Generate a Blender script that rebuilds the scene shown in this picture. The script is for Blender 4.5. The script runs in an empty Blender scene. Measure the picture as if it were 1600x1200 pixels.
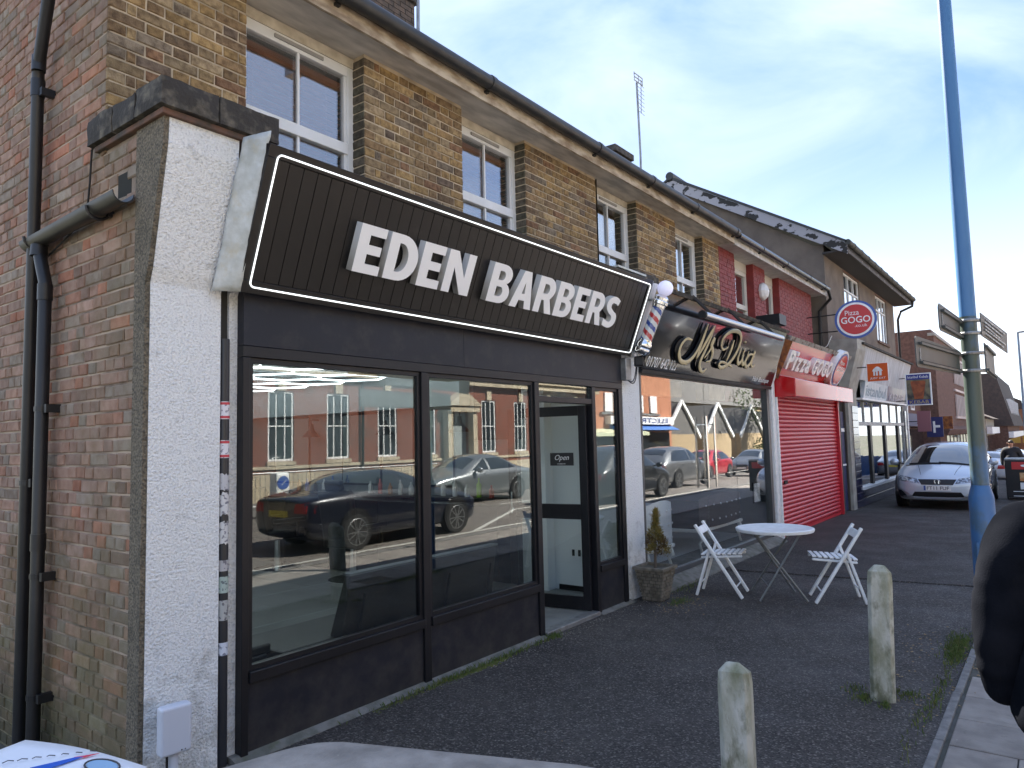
import bpy, bmesh, math, random
from mathutils import Vector, Matrix, Quaternion
from mathutils.bvhtree import BVHTree
import mathutils.noise as mn
random.seed(7)
R = random.random
def U(a, b): return a + (b - a) * random.random()
rad = math.radians
C = bpy.context.scene.collection
SC = bpy.context.scene

# ------------------------------------------------------------------ camera
CAM = Vector((-2.3338, -3.7601, 1.74)); FPX = 1115.0
def cam_axes(yaw=0.650308, pitch=0.0787762, roll=-0.0241823):
    f = Vector((math.cos(yaw)*math.cos(pitch), math.sin(yaw)*math.cos(pitch), math.sin(pitch)))
    r = f.cross(Vector((0, 0, 1))).normalized(); u = r.cross(f)
    r2 = r*math.cos(roll) + u*math.sin(roll); u2 = -r*math.sin(roll) + u*math.cos(roll)
    return r2, u2, f
AR, AU, AF = cam_axes()
cd = bpy.data.cameras.new('camera'); cam = bpy.data.objects.new('camera', cd); C.objects.link(cam)
cd.sensor_width = 36; cd.lens = FPX/1600*36; cd.clip_start = 0.05; cd.clip_end = 2000
cam.matrix_world = Matrix.Translation(CAM) @ Matrix((AR, AU, -AF)).transposed().to_4x4()
SC.camera = cam
def project(p):
    d = Vector(p) - CAM; z = d.dot(AF)
    if z <= 0.05: return None
    return 800 + FPX*d.dot(AR)/z, 600 - FPX*d.dot(AU)/z, z

# ------------------------------------------------------------------ light
SUN_EL, SUN_AZ = 44.0, 58.0          # azimuth from +X towards +Y
w = bpy.data.worlds.new('World'); SC.world = w; w.use_nodes = True
nt = w.node_tree; nt.nodes.clear()
out = nt.nodes.new('ShaderNodeOutputWorld'); bg = nt.nodes.new('ShaderNodeBackground')
sky = nt.nodes.new('ShaderNodeTexSky'); sky.sky_type = 'NISHITA'; sky.sun_disc = False
sky.sun_elevation = rad(SUN_EL); sky.sun_rotation = rad(90-SUN_AZ)
sky.air_density = 1.0; sky.dust_density = 0.6; sky.ozone_density = 1.6
bg.inputs[1].default_value = 0.14
tc = nt.nodes.new('ShaderNodeTexCoord'); mp = nt.nodes.new('ShaderNodeMapping')
mp.inputs['Scale'].default_value = (1.0, 2.2, 4.0); mp.inputs['Rotation'].default_value = (0.2, 0.15, 0.6); mp.inputs['Location'].default_value = (.7, 3.3, 2.5)
no = nt.nodes.new('ShaderNodeTexNoise'); no.inputs['Scale'].default_value = 1.15; no.inputs['Detail'].default_value = 9; no.inputs['Roughness'].default_value = 0.55
no.inputs['Distortion'].default_value = 0.5
cr = nt.nodes.new('ShaderNodeValToRGB'); cr.color_ramp.elements[0].position = 0.36; cr.color_ramp.elements[1].position = 0.74
cr.color_ramp.elements[1].color = (0.66, 0.66, 0.66, 1)
mx = nt.nodes.new('ShaderNodeMixRGB'); mx.inputs[2].default_value = (2.0, 2.15, 2.4, 1)      # thin bright cloud
veil = nt.nodes.new('ShaderNodeMixRGB'); veil.inputs[0].default_value = 0.93   # even high haze over the whole sky
L = nt.links.new
sx_ = nt.nodes.new('ShaderNodeSeparateXYZ'); vr = nt.nodes.new('ShaderNodeValToRGB'); e = vr.color_ramp.elements     # the air whitens towards the horizon all round
for p_, c_ in ((0.0, (2.7, 2.85, 3.0)), (0.15, (1.35, 1.60, 2.05))): q_ = e[0] if p_ == 0 else e.new(p_); q_.position = p_; q_.color = (*c_, 1)
e[-1].position = 1.0; e[-1].color = (.36, .64, 1.35, 1); q_ = e.new(.36); q_.color = (.44, .73, 1.42, 1)
L(tc.outputs['Generated'], sx_.inputs[0]); L(sx_.outputs[2], vr.inputs[0]); L(vr.outputs[0], veil.inputs[2])
L(tc.outputs['Generated'], mp.inputs['Vector']); L(mp.outputs[0], no.inputs['Vector']); L(no.outputs['Fac'], cr.inputs[0])
L(cr.outputs[0], mx.inputs[0]); L(sky.outputs[0], veil.inputs[1]); L(veil.outputs[0], mx.inputs[1]); L(mx.outputs[0], bg.inputs[0]); L(bg.outputs[0], out.inputs[0])
sl = bpy.data.lights.new('sun', 'SUN'); sl.energy = 5.0; sl.angle = rad(0.5); sl.color = (1.0, 0.94, 0.85)
so = bpy.data.objects.new('sun', sl); C.objects.link(so)
sv = Vector((math.cos(rad(SUN_AZ))*math.cos(rad(SUN_EL)), math.sin(rad(SUN_AZ))*math.cos(rad(SUN_EL)), math.sin(rad(SUN_EL))))
so.rotation_mode = 'QUATERNION'; so.rotation_quaternion = (-sv).to_track_quat('-Z', 'Y'); so.location = (0, 0, 30)
SC.view_settings.view_transform = 'Standard'; SC.view_settings.look = 'None'; SC.view_settings.exposure = 2.45
SC.view_settings.gamma = 1.0; SC.view_settings.use_curve_mapping = False
SC.cycles.transparent_max_bounces = 24; SC.cycles.max_bounces = 9; SC.cycles.glossy_bounces = 5
SC.cycles.caustics_reflective = False; SC.cycles.caustics_refractive = False

# ------------------------------------------------------------------ materials
MATS = {}
def mat(name, col, rough=0.7, metal=0.0, col2=None, scale=6.0, amt=1.0, bump=0.0, bscale=60.0, spec=0.5, coat=0.0, emit=None,
        attr=None, detail=5.0, ramp=(0.35, 0.65), stain=None, stretch=(1, 1, 1), vary=0.0):
    """principled material; col2 = second colour mixed by noise; stain = (colour, scale, lo, hi); attr = colour attribute multiplied in"""
    if name in MATS: return MATS[name]
    m = bpy.data.materials.new(name); m.use_nodes = True; n = m.node_tree; N = n.nodes; K = n.links.new
    b = N['Principled BSDF']; b.inputs['Roughness'].default_value = rough; b.inputs['Metallic'].default_value = metal
    b.inputs['Specular IOR Level'].default_value = spec; b.inputs['Coat Weight'].default_value = coat
    b.inputs['Base Color'].default_value = (*col, 1)
    g = N.new('ShaderNodeNewGeometry'); mpn = N.new('ShaderNodeMapping'); mpn.inputs['Scale'].default_value = stretch
    K(g.outputs['Position'], mpn.inputs['Vector']); vec = mpn.outputs[0]
    cur = None
    if attr:
        a = N.new('ShaderNodeAttribute'); a.attribute_name = attr; cur = a.outputs['Color']
    if col2:
        t = N.new('ShaderNodeTexNoise'); t.inputs['Scale'].default_value = scale; t.inputs['Detail'].default_value = detail; K(vec, t.inputs['Vector'])
        r = N.new('ShaderNodeMapRange'); r.inputs[1].default_value = ramp[0]; r.inputs[2].default_value = ramp[1]; r.inputs[4].default_value = amt; K(t.outputs['Fac'], r.inputs[0])
        x = N.new('ShaderNodeMixRGB'); x.blend_type = 'MULTIPLY' if attr else 'MIX'; K(r.outputs[0], x.inputs[0])
        if cur is not None: K(cur, x.inputs[1])
        else: x.inputs[1].default_value = (*col, 1)
        x.inputs[2].default_value = (*col2, 1); cur = x.outputs[0]
    for st in (stain or []):
        sc_, ss, lo, hi = st[:4]
        t = N.new('ShaderNodeTexNoise'); t.inputs['Scale'].default_value = ss; t.inputs['Detail'].default_value = 7; t.inputs['Roughness'].default_value = 0.65; K(vec, t.inputs['Vector'])
        fac = t.outputs['Fac']
        if len(st) > 4:     # (axis, a, b): add a gradient along an axis of the place (damp rising from the ground and the like)
            ax, a0, a1, wgt = st[4]
            sp = N.new('ShaderNodeSeparateXYZ'); K(g.outputs['Position'], sp.inputs[0])
            gr = N.new('ShaderNodeMapRange'); gr.inputs[1].default_value = a0; gr.inputs[2].default_value = a1; gr.inputs[3].default_value = wgt; gr.inputs[4].default_value = 0
            K(sp.outputs[ax], gr.inputs[0]); ad = N.new('ShaderNodeMath'); ad.operation = 'ADD'; K(fac, ad.inputs[0]); K(gr.outputs[0], ad.inputs[1]); fac = ad.outputs[0]
        r = N.new('ShaderNodeMapRange'); r.inputs[1].default_value = lo; r.inputs[2].default_value = hi; r.inputs[4].default_value = st[5] if len(st) > 5 else 0.9; K(fac, r.inputs[0])
        x = N.new('ShaderNodeMixRGB'); K(r.outputs[0], x.inputs[0])
        if cur is not None: K(cur, x.inputs[1])
        else: x.inputs[1].default_value = (*col, 1)
        x.inputs[2].default_value = (*sc_, 1); cur = x.outputs[0]
    if vary:
        oi = N.new('ShaderNodeObjectInfo'); hs = N.new('ShaderNodeHueSaturation')
        r = N.new('ShaderNodeMapRange'); r.inputs[3].default_value = 1-vary; r.inputs[4].default_value = 1+vary; K(oi.outputs['Random'], r.inputs[0]); K(r.outputs[0], hs.inputs['Value'])
        if cur is not None: K(cur, hs.inputs['Color'])
        else: hs.inputs['Color'].default_value = (*col, 1)
        cur = hs.outputs[0]
    if cur is not None: K(cur, b.inputs['Base Color'])
    if bump:
        t = N.new('ShaderNodeTexNoise'); t.inputs['Scale'].default_value = bscale; t.inputs['Detail'].default_value = 4; K(vec, t.inputs['Vector'])
        bp = N.new('ShaderNodeBump'); bp.inputs['Strength'].default_value = min(1.0, bump); bp.inputs['Distance'].default_value = 0.004*max(1, bump); K(t.outputs['Fac'], bp.inputs['Height']); K(bp.outputs[0], b.inputs['Normal'])
    if emit:
        b.inputs['Emission Color'].default_value = (*emit[0], 1); b.inputs['Emission Strength'].default_value = emit[1]
    MATS[name] = m; return m

def glass_mat(name, tint=(0.9, 0.93, 0.92), boost=1.0, rough=0.0, wob=0.0):
    m = bpy.data.materials.new(name); m.use_nodes = True; n = m.node_tree; N = n.nodes; K = n.links.new; N.clear()
    o = N.new('ShaderNodeOutputMaterial'); t = N.new('ShaderNodeBsdfTransparent'); t.inputs[0].default_value = (*tint, 1)
    gl = N.new('ShaderNodeBsdfGlossy'); gl.inputs['Roughness'].default_value = rough; gl.inputs['Color'].default_value = (0.98, 0.99, 1.0, 1)
    fr = N.new('ShaderNodeFresnel'); gb_ = N.new('ShaderNodeNewGeometry'); io = N.new('ShaderNodeMapRange'); io.inputs[3].default_value = 1.52; io.inputs[4].default_value = 1/1.52
    K(gb_.outputs['Backfacing'], io.inputs[0]); K(io.outputs[0], fr.inputs['IOR'])     # a thin pane mirrors alike from both sides
    mu = N.new('ShaderNodeMath'); mu.operation = 'MULTIPLY'; mu.inputs[1].default_value = boost; mu.use_clamp = True
    mxs = N.new('ShaderNodeMixShader'); K(fr.outputs[0], mu.inputs[0]); K(mu.outputs[0], mxs.inputs[0]); K(t.outputs[0], mxs.inputs[1]); K(gl.outputs[0], mxs.inputs[2]); K(mxs.outputs[0], o.inputs[0])
    if wob:
        g = N.new('ShaderNodeNewGeometry'); tn = N.new('ShaderNodeTexNoise'); tn.inputs['Scale'].default_value = 1.3; tn.inputs['Detail'].default_value = 1
        bp = N.new('ShaderNodeBump'); bp.inputs['Strength'].default_value = wob; bp.inputs['Distance'].default_value = 0.01
        K(g.outputs['Position'], tn.inputs['Vector']); K(tn.outputs['Fac'], bp.inputs['Height']); K(bp.outputs[0], gl.inputs['Normal'])
    MATS[name] = m; return m

def asphalt_mat(name, base, worn, speck, wet=True):
    m = bpy.data.materials.new(name); m.use_nodes = True; n = m.node_tree; N = n.nodes; K = n.links.new
    b = N['Principled BSDF']; g = N.new('ShaderNodeNewGeometry')
    def noise(s, d=5, r=0.6):
        t = N.new('ShaderNodeTexNoise'); t.inputs['Scale'].default_value = s; t.inputs['Detail'].default_value = d; t.inputs['Roughness'].default_value = r; K(g.outputs['Position'], t.inputs['Vector']); return t.outputs['Fac']
    def rng(f, a, c, lo=0., hi=1.):
        r = N.new('ShaderNodeMapRange'); r.inputs[1].default_value = a; r.inputs[2].default_value = c; r.inputs[3].default_value = lo; r.inputs[4].default_value = hi; K(f, r.inputs[0]); return r.outputs[0]
    def mixc(f, a, c):
        x = N.new('ShaderNodeMixRGB'); K(f, x.inputs[0])
        for i, v in ((1, a), (2, c)):
            if isinstance(v, tuple): x.inputs[i].default_value = (*v, 1)
            else: K(v, x.inputs[i])
        return x.outputs[0]
    c1 = mixc(rng(noise(0.9), .35, .65), base, worn)
    c1 = mixc(rng(noise(3.3, 6, .7), .52, .75, 0, .6), c1, tuple(v*0.55 for v in base))
    vo = N.new('ShaderNodeTexVoronoi'); vo.inputs['Scale'].default_value = 95; K(g.outputs['Position'], vo.inputs['Vector'])
    sp = N.new('ShaderNodeSeparateColor'); K(vo.outputs['Color'], sp.inputs[0])
    c2 = mixc(rng(sp.outputs[0], .70, 1.0, 0, .8), c1, speck)
    c2 = mixc(rng(sp.outputs[1], .62, .9, 0, .75), c2, tuple(v*0.35 for v in base))
    K(c2, b.inputs['Base Color'])
    K(rng(noise(1.7), .4, .7, .88, .62), b.inputs['Roughness']); b.inputs['Specular IOR Level'].default_value = .35
    bp = N.new('ShaderNodeBump'); bp.inputs['Strength'].default_value = .7; bp.inputs['Distance'].default_value = .004
    K(vo.outputs['Distance'], bp.inputs['Height']); bp2 = N.new('ShaderNodeBump'); bp2.inputs['Strength'].default_value = .5; bp2.inputs['Distance'].default_value = .02
    K(noise(9, 4), bp2.inputs['Height']); K(bp.outputs[0], bp2.inputs['Normal']); K(bp2.outputs[0], b.inputs['Normal'])
    MATS[name] = m; return m

ASPH = asphalt_mat('forecourt_asphalt', (.040, .034, .031), (.060, .052, .047), (.20, .18, .155))
ROAD = asphalt_mat('road_asphalt', (.17, .15, .135), (.20, .18, .16), (.30, .27, .24))
GLASS = glass_mat('shop_glass', (.80, .84, .83), 1.55, wob=.05)
GLASSD = glass_mat('door_glass', (.93, .96, .96), .9)
GLASS2 = glass_mat('upper_glass', (.90, .92, .93), 3.6, wob=.05)
GLASSB = glass_mat('salon_glass', (.92, .94, .94), 1.35, wob=.05)
WHITE = mat('upvc_white', (.74, .75, .75), .35, col2=(.60, .60, .57), scale=5, amt=.5)
BLACKM = mat('black_paint', (.006, .0065, .009), .42, spec=.35, col2=(.011, .011, .014), scale=3, bump=.1, bscale=25)
NAVY = mat('dark_navy_board', (.007, .0085, .015), .5, spec=.35, col2=(.010, .012, .020), scale=2, bump=.15, bscale=18, stain=[((.055, .050, .045), 6, .50, .85, (2, 0, .40, .24), .65), ((.04, .04, .042), 2.5, .60, .8, (2, 9, 10, 0), .35)])
MORTAR = mat('stock_mortar', (.58, .48, .34), .95, col2=(.30, .25, .18), scale=4, bump=1, bscale=150)
MORTARS = mat('side_mortar', (.46, .36, .27), .95, col2=(.16, .12, .09), scale=3, bump=1, bscale=150, stain=[((.065, .075, .022), 2.2, .62, .95, (2, 0, 1.5, .42), .8)])
BRICKM = mat('stock_brick', (.2, .14, .07), .92, attr='bc', col2=(.38, .33, .30), scale=26, amt=.85, ramp=(.38, .68), bump=1.6, bscale=120, stain=[((.34, .30, .22), 9, .66, .82, (2, 9, 10, 0), .5), ((.025, .022, .019), 3, .66, 1.0, (2, 4.95, 4.55, 0), .0)], vary=.22)
BRICKS = mat('side_brick', (.25, .13, .1), .9, attr='bc', col2=(.66, .54, .46), scale=16, amt=.75, ramp=(.35, .7), bump=1.2, bscale=110, stretch=(1, 1, 1), stain=[((.135, .118, .040), 2.0, .55, .95, (2, 0, 1.7, .42), .75), ((.02, .022, .012), 3, .66, 1.0, (2, 0, .55, .5), .7), ((.16, .145, .075), 2.5, .58, .85, (1, .45, 1.1, .25), .45)], vary=.2)
BRICKR = mat('red_painted_brick', (.24, .030, .028), .6, col2=(.17, .022, .022), scale=8, bump=.5, bscale=80)
BRICKO = mat('office_brick', (.17, .095, .07), .9, col2=(.11, .06, .045), scale=8, bump=.6, bscale=40)
BANKB = mat('bank_brick', (.42, .12, .065), .9, attr='bc', col2=(.6, .5, .45), scale=20, bump=.6, bscale=60)
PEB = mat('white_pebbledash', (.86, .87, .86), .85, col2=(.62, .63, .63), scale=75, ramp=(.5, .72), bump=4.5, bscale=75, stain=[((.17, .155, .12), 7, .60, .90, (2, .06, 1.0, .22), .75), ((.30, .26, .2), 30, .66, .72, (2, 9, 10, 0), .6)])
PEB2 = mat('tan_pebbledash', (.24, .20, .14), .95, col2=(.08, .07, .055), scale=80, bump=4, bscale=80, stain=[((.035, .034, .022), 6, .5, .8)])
RENDERD = mat('brown_render', (.20, .163, .13), .95, col2=(.14, .115, .095), scale=2.5, bump=1.2, bscale=60, stain=[((.20, .185, .16), 3, .60, .75, (2, 9, 10, 0), .5)])
COPING = mat('dark_coping', (.040, .036, .032), .95, col2=(.13, .115, .09), scale=14, ramp=(.48, .7), bump=1.5, bscale=50, stain=[((.20, .17, .10), 14, .64, .75, (2, 9, 10, 0), .7)])
TIMBER = mat('soffit_timber', (.60, .55, .48), .8, col2=(.36, .33, .29), scale=10, stretch=(.25, 1, 1), bump=.4, bscale=40)
FASC = mat('peeling_fascia', (.58, .50, .38), .8, col2=(.28, .21, .14), scale=14, stretch=(.4, 1, 1), bump=.8, bscale=50)
GUT = mat('gutter_black', (.016, .016, .017), .45, col2=(.035, .034, .03), scale=6)
PIPE = mat('pipe_black', (.008, .009, .011), .42, col2=(.012, .013, .016), scale=5)
LEAD = mat('lead_flashing', (.60, .63, .62), .5, col2=(.44, .46, .43), scale=12, bump=2.6, bscale=14, stain=[((.50, .46, .34), 9, .55, .75)])
ROOFM = mat('slate_roof', (.06, .06, .062), .8, col2=(.03, .03, .03), scale=5, bump=.5, bscale=30)
STEEL = mat('chrome', (.8, .8, .8), .12, 1.0)
GALV = mat('galvanised_steel', (.34, .35, .35), .5, .7, col2=(.22, .22, .22), scale=10)
WPAINT = mat('white_paint', (.86, .87, .87), .45, col2=(.74, .75, .74), scale=12)
MGREY = mat('interior_grey', (.42, .45, .46), .8)
MWHITE = mat('interior_white', (.76, .78, .78), .85)
RUBBER = mat('rubber', (.015, .015, .015), .8)

# ------------------------------------------------------------------ mesh helpers
class MB:
    def __init__(s): s.v = []; s.f = []; s.c = []
    def box(s, x0, x1, y0, y1, z0, z1):
        b = len(s.v); s.v += [(x, y, z) for z in (z0, z1) for y in (y0, y1) for x in (x0, x1)]
        for q in ((0, 2, 3, 1), (4, 5, 7, 6), (0, 1, 5, 4), (2, 6, 7, 3), (0, 4, 6, 2), (1, 3, 7, 5)): s.f.append([b+i for i in q])
        return s
    def obox(s, c, size, rot=None):
        c = Vector(c); rot = rot or Matrix.Identity(3); b = len(s.v)
        for z in (-.5, .5):
            for y in (-.5, .5):
                for x in (-.5, .5): s.v.append(tuple(c + rot @ Vector((x*size[0], y*size[1], z*size[2]))))
        for q in ((0, 2, 3, 1), (4, 5, 7, 6), (0, 1, 5, 4), (2, 6, 7, 3), (0, 4, 6, 2), (1, 3, 7, 5)): s.f.append([b+i for i in q])
        return s
    def bar(s, p, q, a, b_, up=(0, 0, 1)):
        p, q = Vector(p), Vector(q); d = (q-p); l = d.length; d.normalize(); up = Vector(up)
        if abs(d.dot(up)) > .98: up = Vector((1, 0, 0))
        sx = d.cross(up).normalized(); sz = sx.cross(d)
        return s.obox((p+q)/2, (a, l, b_), Matrix((sx, d, sz)).transposed())
    def tube(s, pts, r, n=12, caps=True, flat=None, closed=False):
        pts = [Vector(p) for p in pts]; m = len(pts); base = len(s.v); prev = None
        for i, p in enumerate(pts):
            if closed: t = (pts[(i+1) % m] - pts[i-1])
            else: t = (pts[min(i+1, m-1)] - pts[max(i-1, 0)])
            t.normalize()
            if prev is None:
                a = Vector((0, 0, 1)) if abs(t.z) < .9 else Vector((1, 0, 0)); sx = t.cross(a).normalized()
            else: sx = (prev - t*prev.dot(t)).normalized()
            prev = sx; sy = t.cross(sx); rr = r[i] if isinstance(r, (list, tuple)) else r
            for k in range(n):
                a = 2*math.pi*k/n; o = sx*math.cos(a)*rr + sy*math.sin(a)*rr
                if flat: o = o - flat[0]*o.dot(flat[0])*(1-flat[1])
                s.v.append(tuple(p + o))
        for i in range(m if closed else m-1):
            for k in range(n):
                a = base+i*n+k; b = base+i*n+(k+1) % n; j = (i+1) % m
                s.f.append([a, b, base+j*n+(k+1) % n, base+j*n+k])
        if caps and not closed:
            s.f.append([base+k for k in range(n)][::-1]); s.f.append([base+(m-1)*n+k for k in range(n)])
        return s
    def prism(s, pts, ext):
        ext = Vector(ext); b = len(s.v); n = len(pts); s.v += [tuple(p) for p in pts] + [tuple(Vector(p)+ext) for p in pts]
        s.f.append(list(range(b, b+n))[::-1]); s.f.append(list(range(b+n, b+2*n)))
        for i in range(n): j = (i+1) % n; s.f.append([b+i, b+j, b+n+j, b+n+i])
        return s
    def lathe(s, prof, c=(0, 0, 0), axis=(0, 0, 1), n=20):
        c = Vector(c); q = Vector((0, 0, 1)).rotation_difference(Vector(axis).normalized()); b = len(s.v); m = len(prof)
        for r, z in prof:
            for k in range(n):
                a = 2*math.pi*k/n; s.v.append(tuple(c + q @ Vector((r*math.cos(a), r*math.sin(a), z))))
        for i in range(m-1):
            for k in range(n): s.f.append([b+i*n+k, b+i*n+(k+1) % n, b+(i+1)*n+(k+1) % n, b+(i+1)*n+k])
        s.f.append([b+k for k in range(n)][::-1]); s.f.append([b+(m-1)*n+k for k in range(n)])
        return s
    def quad(s, *p): b = len(s.v); s.v += [tuple(q) for q in p]; s.f.append([b+i for i in range(len(p))]); return s
    def mesh(s, name):
        me = bpy.data.meshes.new(name); me.from_pydata(s.v, [], s.f); me.update(); return me
    def build(s, name, m, parent=None, smooth=False, bevel=0, sub=0, seg=2):
        me = s.mesh(name); bm = bmesh.new(); bm.from_mesh(me); bmesh.ops.recalc_face_normals(bm, faces=bm.faces); bm.to_mesh(me); bm.free()
        return link(name, me, m, parent, smooth, bevel, sub, seg)
WL = {}
def wloc(p): return WL.get(p.as_pointer(), Vector((0, 0, 0))) if p else Vector((0, 0, 0))
def link(name, me, m, parent=None, smooth=False, bevel=0, sub=0, seg=2):
    o = bpy.data.objects.new(name, me); C.objects.link(o)
    if m is not None:
        me.materials.clear()
        for k in (m if isinstance(m, list) else [m]): me.materials.append(k)
    if parent is not None:
        o.parent = parent
        if WL.get(parent.as_pointer()) is not None: o.location = -WL[parent.as_pointer()]
    WL[o.as_pointer()] = Vector((0, 0, 0))
    if smooth:
        for p in me.polygons: p.use_smooth = True
        if smooth == 'a':
            try: me.set_sharp_from_angle(angle=rad(40))
            except Exception: pass
    if bevel:
        b = o.modifiers.new('bevel', 'BEVEL'); b.width = bevel; b.segments = seg; b.limit_method = 'ANGLE'; b.angle_limit = rad(35)
    if sub:
        q = o.modifiers.new('sub', 'SUBSURF'); q.levels = sub; q.render_levels = sub
    return o
def tag(o, label=None, cat=None, group=None, kind=None):
    if label: o['label'] = label
    if cat: o['category'] = cat
    if group: o['group'] = group
    if kind: o['kind'] = kind
    return o
def thing(name, label, cat, loc=(0, 0, 0), group=None):
    o = bpy.data.objects.new(name, None); C.objects.link(o); o.location = loc; o.empty_display_size = .2
    WL[o.as_pointer()] = Vector(loc); return tag(o, label, cat, group)
def dup(root, loc, rz, label=None, group=None, scale=None):
    def rec(o, par):
        c = o.copy(); C.objects.link(c)
        if par is not None: c.parent = par
        for ch in o.children: rec(ch, c)
        return c
    c = rec(root, None); c.location = loc; c.rotation_euler = (0, 0, rz)
    if scale: c.scale = scale
    if label: c['label'] = label
    if group: c['group'] = group
    return c
def struct(o): o['kind'] = 'structure'; return o
def stuff(o): o['kind'] = 'stuff'; return o

def text_mesh(body, w, h, depth=.002, offset=0.0, shear=0.0, keep=False, spacing=1.0):
    cu = bpy.data.curves.new('txt', 'FONT'); cu.body = body; cu.size = 1; cu.offset = offset; cu.shear = shear; cu.extrude = .5; cu.resolution_u = 3; cu.space_character = spacing
    ob = bpy.data.objects.new('txt', cu); C.objects.link(ob); dg = bpy.context.evaluated_depsgraph_get(); dg.update()
    me = bpy.data.meshes.new_from_object(ob.evaluated_get(dg)); bpy.data.objects.remove(ob); bpy.data.curves.remove(cu)
    xs = [v.co.x for v in me.vertices]; ys = [v.co.y for v in me.vertices]; x0, x1, y0, y1 = min(xs), max(xs), min(ys), max(ys)
    for v in me.vertices:
        v.co.x = (v.co.x-x0)/(x1-x0)*w; v.co.y = (v.co.y-y0)/(y1-y0)*h; v.co.z = (v.co.z+.5)*depth
    return me
def place_mesh(me, O, u, v, n):
    M = Matrix((Vector(u).normalized(), Vector(v).normalized(), Vector(n).normalized())).transposed().to_4x4(); M.translation = Vector(O)
    me.transform(M); return me
def text(name, body, O, u, v, w, h, m, parent, depth=.002, offset=0.0, shear=0.0, spacing=1.0, label=None):
    u = Vector(u).normalized(); v = Vector(v).normalized(); n = u.cross(v)
    o = link(name, place_mesh(text_mesh(body, w, h, depth, offset, shear, spacing=spacing), O, u, v, n), m, parent)
    if label: o['label'] = label
    return o
X, Y, Z = Vector((1, 0, 0)), Vector((0, 1, 0)), Vector((0, 0, 1))

# ================================================================== GROUND
def gz(x):      # the street falls gently away beyond the shops
    return 0.0 if x < 22 else -(min(x, 95)-22)*.034
def sheet(name, xs, y0, y1, dz, m, thick=0.0):
    mb = MB()
    for x in xs:
        mb.v += [(x, y0, gz(x)+dz), (x, y1, gz(x)+dz)]
    for i in range(len(xs)-1): mb.f.append([2*i, 2*i+2, 2*i+3, 2*i+1])
    if thick:
        b = len(mb.v)
        for x in xs: mb.v += [(x, y0, gz(x)+dz-thick), (x, y1, gz(x)+dz-thick)]
        for i in range(len(xs)-1):
            mb.f.append([2*i, 2*i+2, b+2*i+2, b+2*i]); mb.f.append([2*i+1, 2*i+3, b+2*i+3, b+2*i+1])
    return mb.build(name, m)
XS = [-60, -20, 0, 10, 22, 30, 50, 70, 95, 160, 400, 900]
EARTH = mat('earth', (.10, .09, .075), .95, col2=(.06, .07, .035), scale=.3)
struct(sheet('ground', XS, -700, 700, -.16, EARTH))
struct(sheet('road', XS, -13.2, -5.05, -.10, ROAD, .05))
# forecourt: fine grid with gentle unevenness
mb = MB(); nx, ny = 150, 34
gx = [-14 + i*.3 for i in range(122)] + [22.6 + i*2.2 for i in range(34)]
gy = [-3.088 + j*(3.93/ny) for j in range(ny+1)]
for x in gx:
    for y in gy:
        h = (mn.noise(Vector((x*.45, y*.6, 3)))*.012 + mn.noise(Vector((x*1.7, y*1.9, 7)))*.004)
        h *= min(1, max(0, (y+3.088)/.3)) * min(1, max(0, (0.3-y)/.4)) if y < .3 else 0
        mb.v.append((x, y, gz(x) + h - .004))
n1 = len(gy)
for i in range(len(gx)-1):
    for j in range(n1-1): mb.f.append([i*n1+j, (i+1)*n1+j, (i+1)*n1+j+1, i*n1+j+1])
struct(mb.build('forecourt', ASPH, smooth=True))
ASPH2 = asphalt_mat('newer_asphalt', (.030, .025, .022), (.046, .039, .034), (.16, .145, .125))
mbq = MB(); n_ = 60
for i in range(n_+1):
    y = -3.05+2.85*i/n_; xe = 7.15+.05*mn.noise(Vector((y*3, 1, 1)))+.02*mn.noise(Vector((y*14, 1, 1))) - .12*(y+3.05); mbq.v += [(xe, y, .013), (15.2, y, .013), (xe-.012, y, -.004)]
for i in range(n_): mbq.f += [[3*i, 3*i+1, 3*i+4, 3*i+3], [3*i+2, 3*i, 3*i+3, 3*i+5]]
struct(mbq.build('asphalt_patch', ASPH2))
PAVM = mat('paving_bed', (.10, .095, .085), .95, col2=(.06, .06, .045), scale=8)
pav = struct(sheet('pavement', XS, -5.05, -3.1, -.012, PAVM, .12))
SLAB = mat('concrete_slab', (.29, .26, .23), .85, col2=(.21, .185, .165), scale=7, bump=.6, bscale=90, vary=.16, stain=[((.13, .12, .10), 11, .58, .8), ((.40, .38, .36), 60, .66, .72)])
KERB = mat('kerb_concrete', (.22, .21, .20), .9, col2=(.13, .125, .12), scale=14, bump=1, bscale=80)
# slabs: 4 courses, staggered across the strip; individual objects near, joined beyond
far_slab = MB(); protos = {}
cw = .455
def slab_mesh(l, wd):
    k = (round(l, 2), round(wd, 2))
    if k not in protos:
        mbs = MB(); e = .006; t = .012
        mbs.v = [(-l/2, -wd/2, 0), (l/2, -wd/2, 0), (l/2, wd/2, 0), (-l/2, wd/2, 0), (-l/2, -wd/2, t-.003), (l/2, -wd/2, t-.003), (l/2, wd/2, t-.003), (-l/2, wd/2, t-.003),
                 (-l/2+e, -wd/2+e, t), (l/2-e, -wd/2+e, t), (l/2-e, wd/2-e, t), (-l/2+e, wd/2-e, t)]
        mbs.f = [[8, 9, 10, 11]] + [[a, (a+1) % 4, 4+(a+1) % 4, 4+a] for a in range(4)] + [[4+a, 4+(a+1) % 4, 8+(a+1) % 4, 8+a] for a in range(4)]
        me = mbs.mesh('paving_slab'); me.materials.append(SLAB); protos[k] = me
    return protos[k]
x = -4.0; ci = 0
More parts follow.
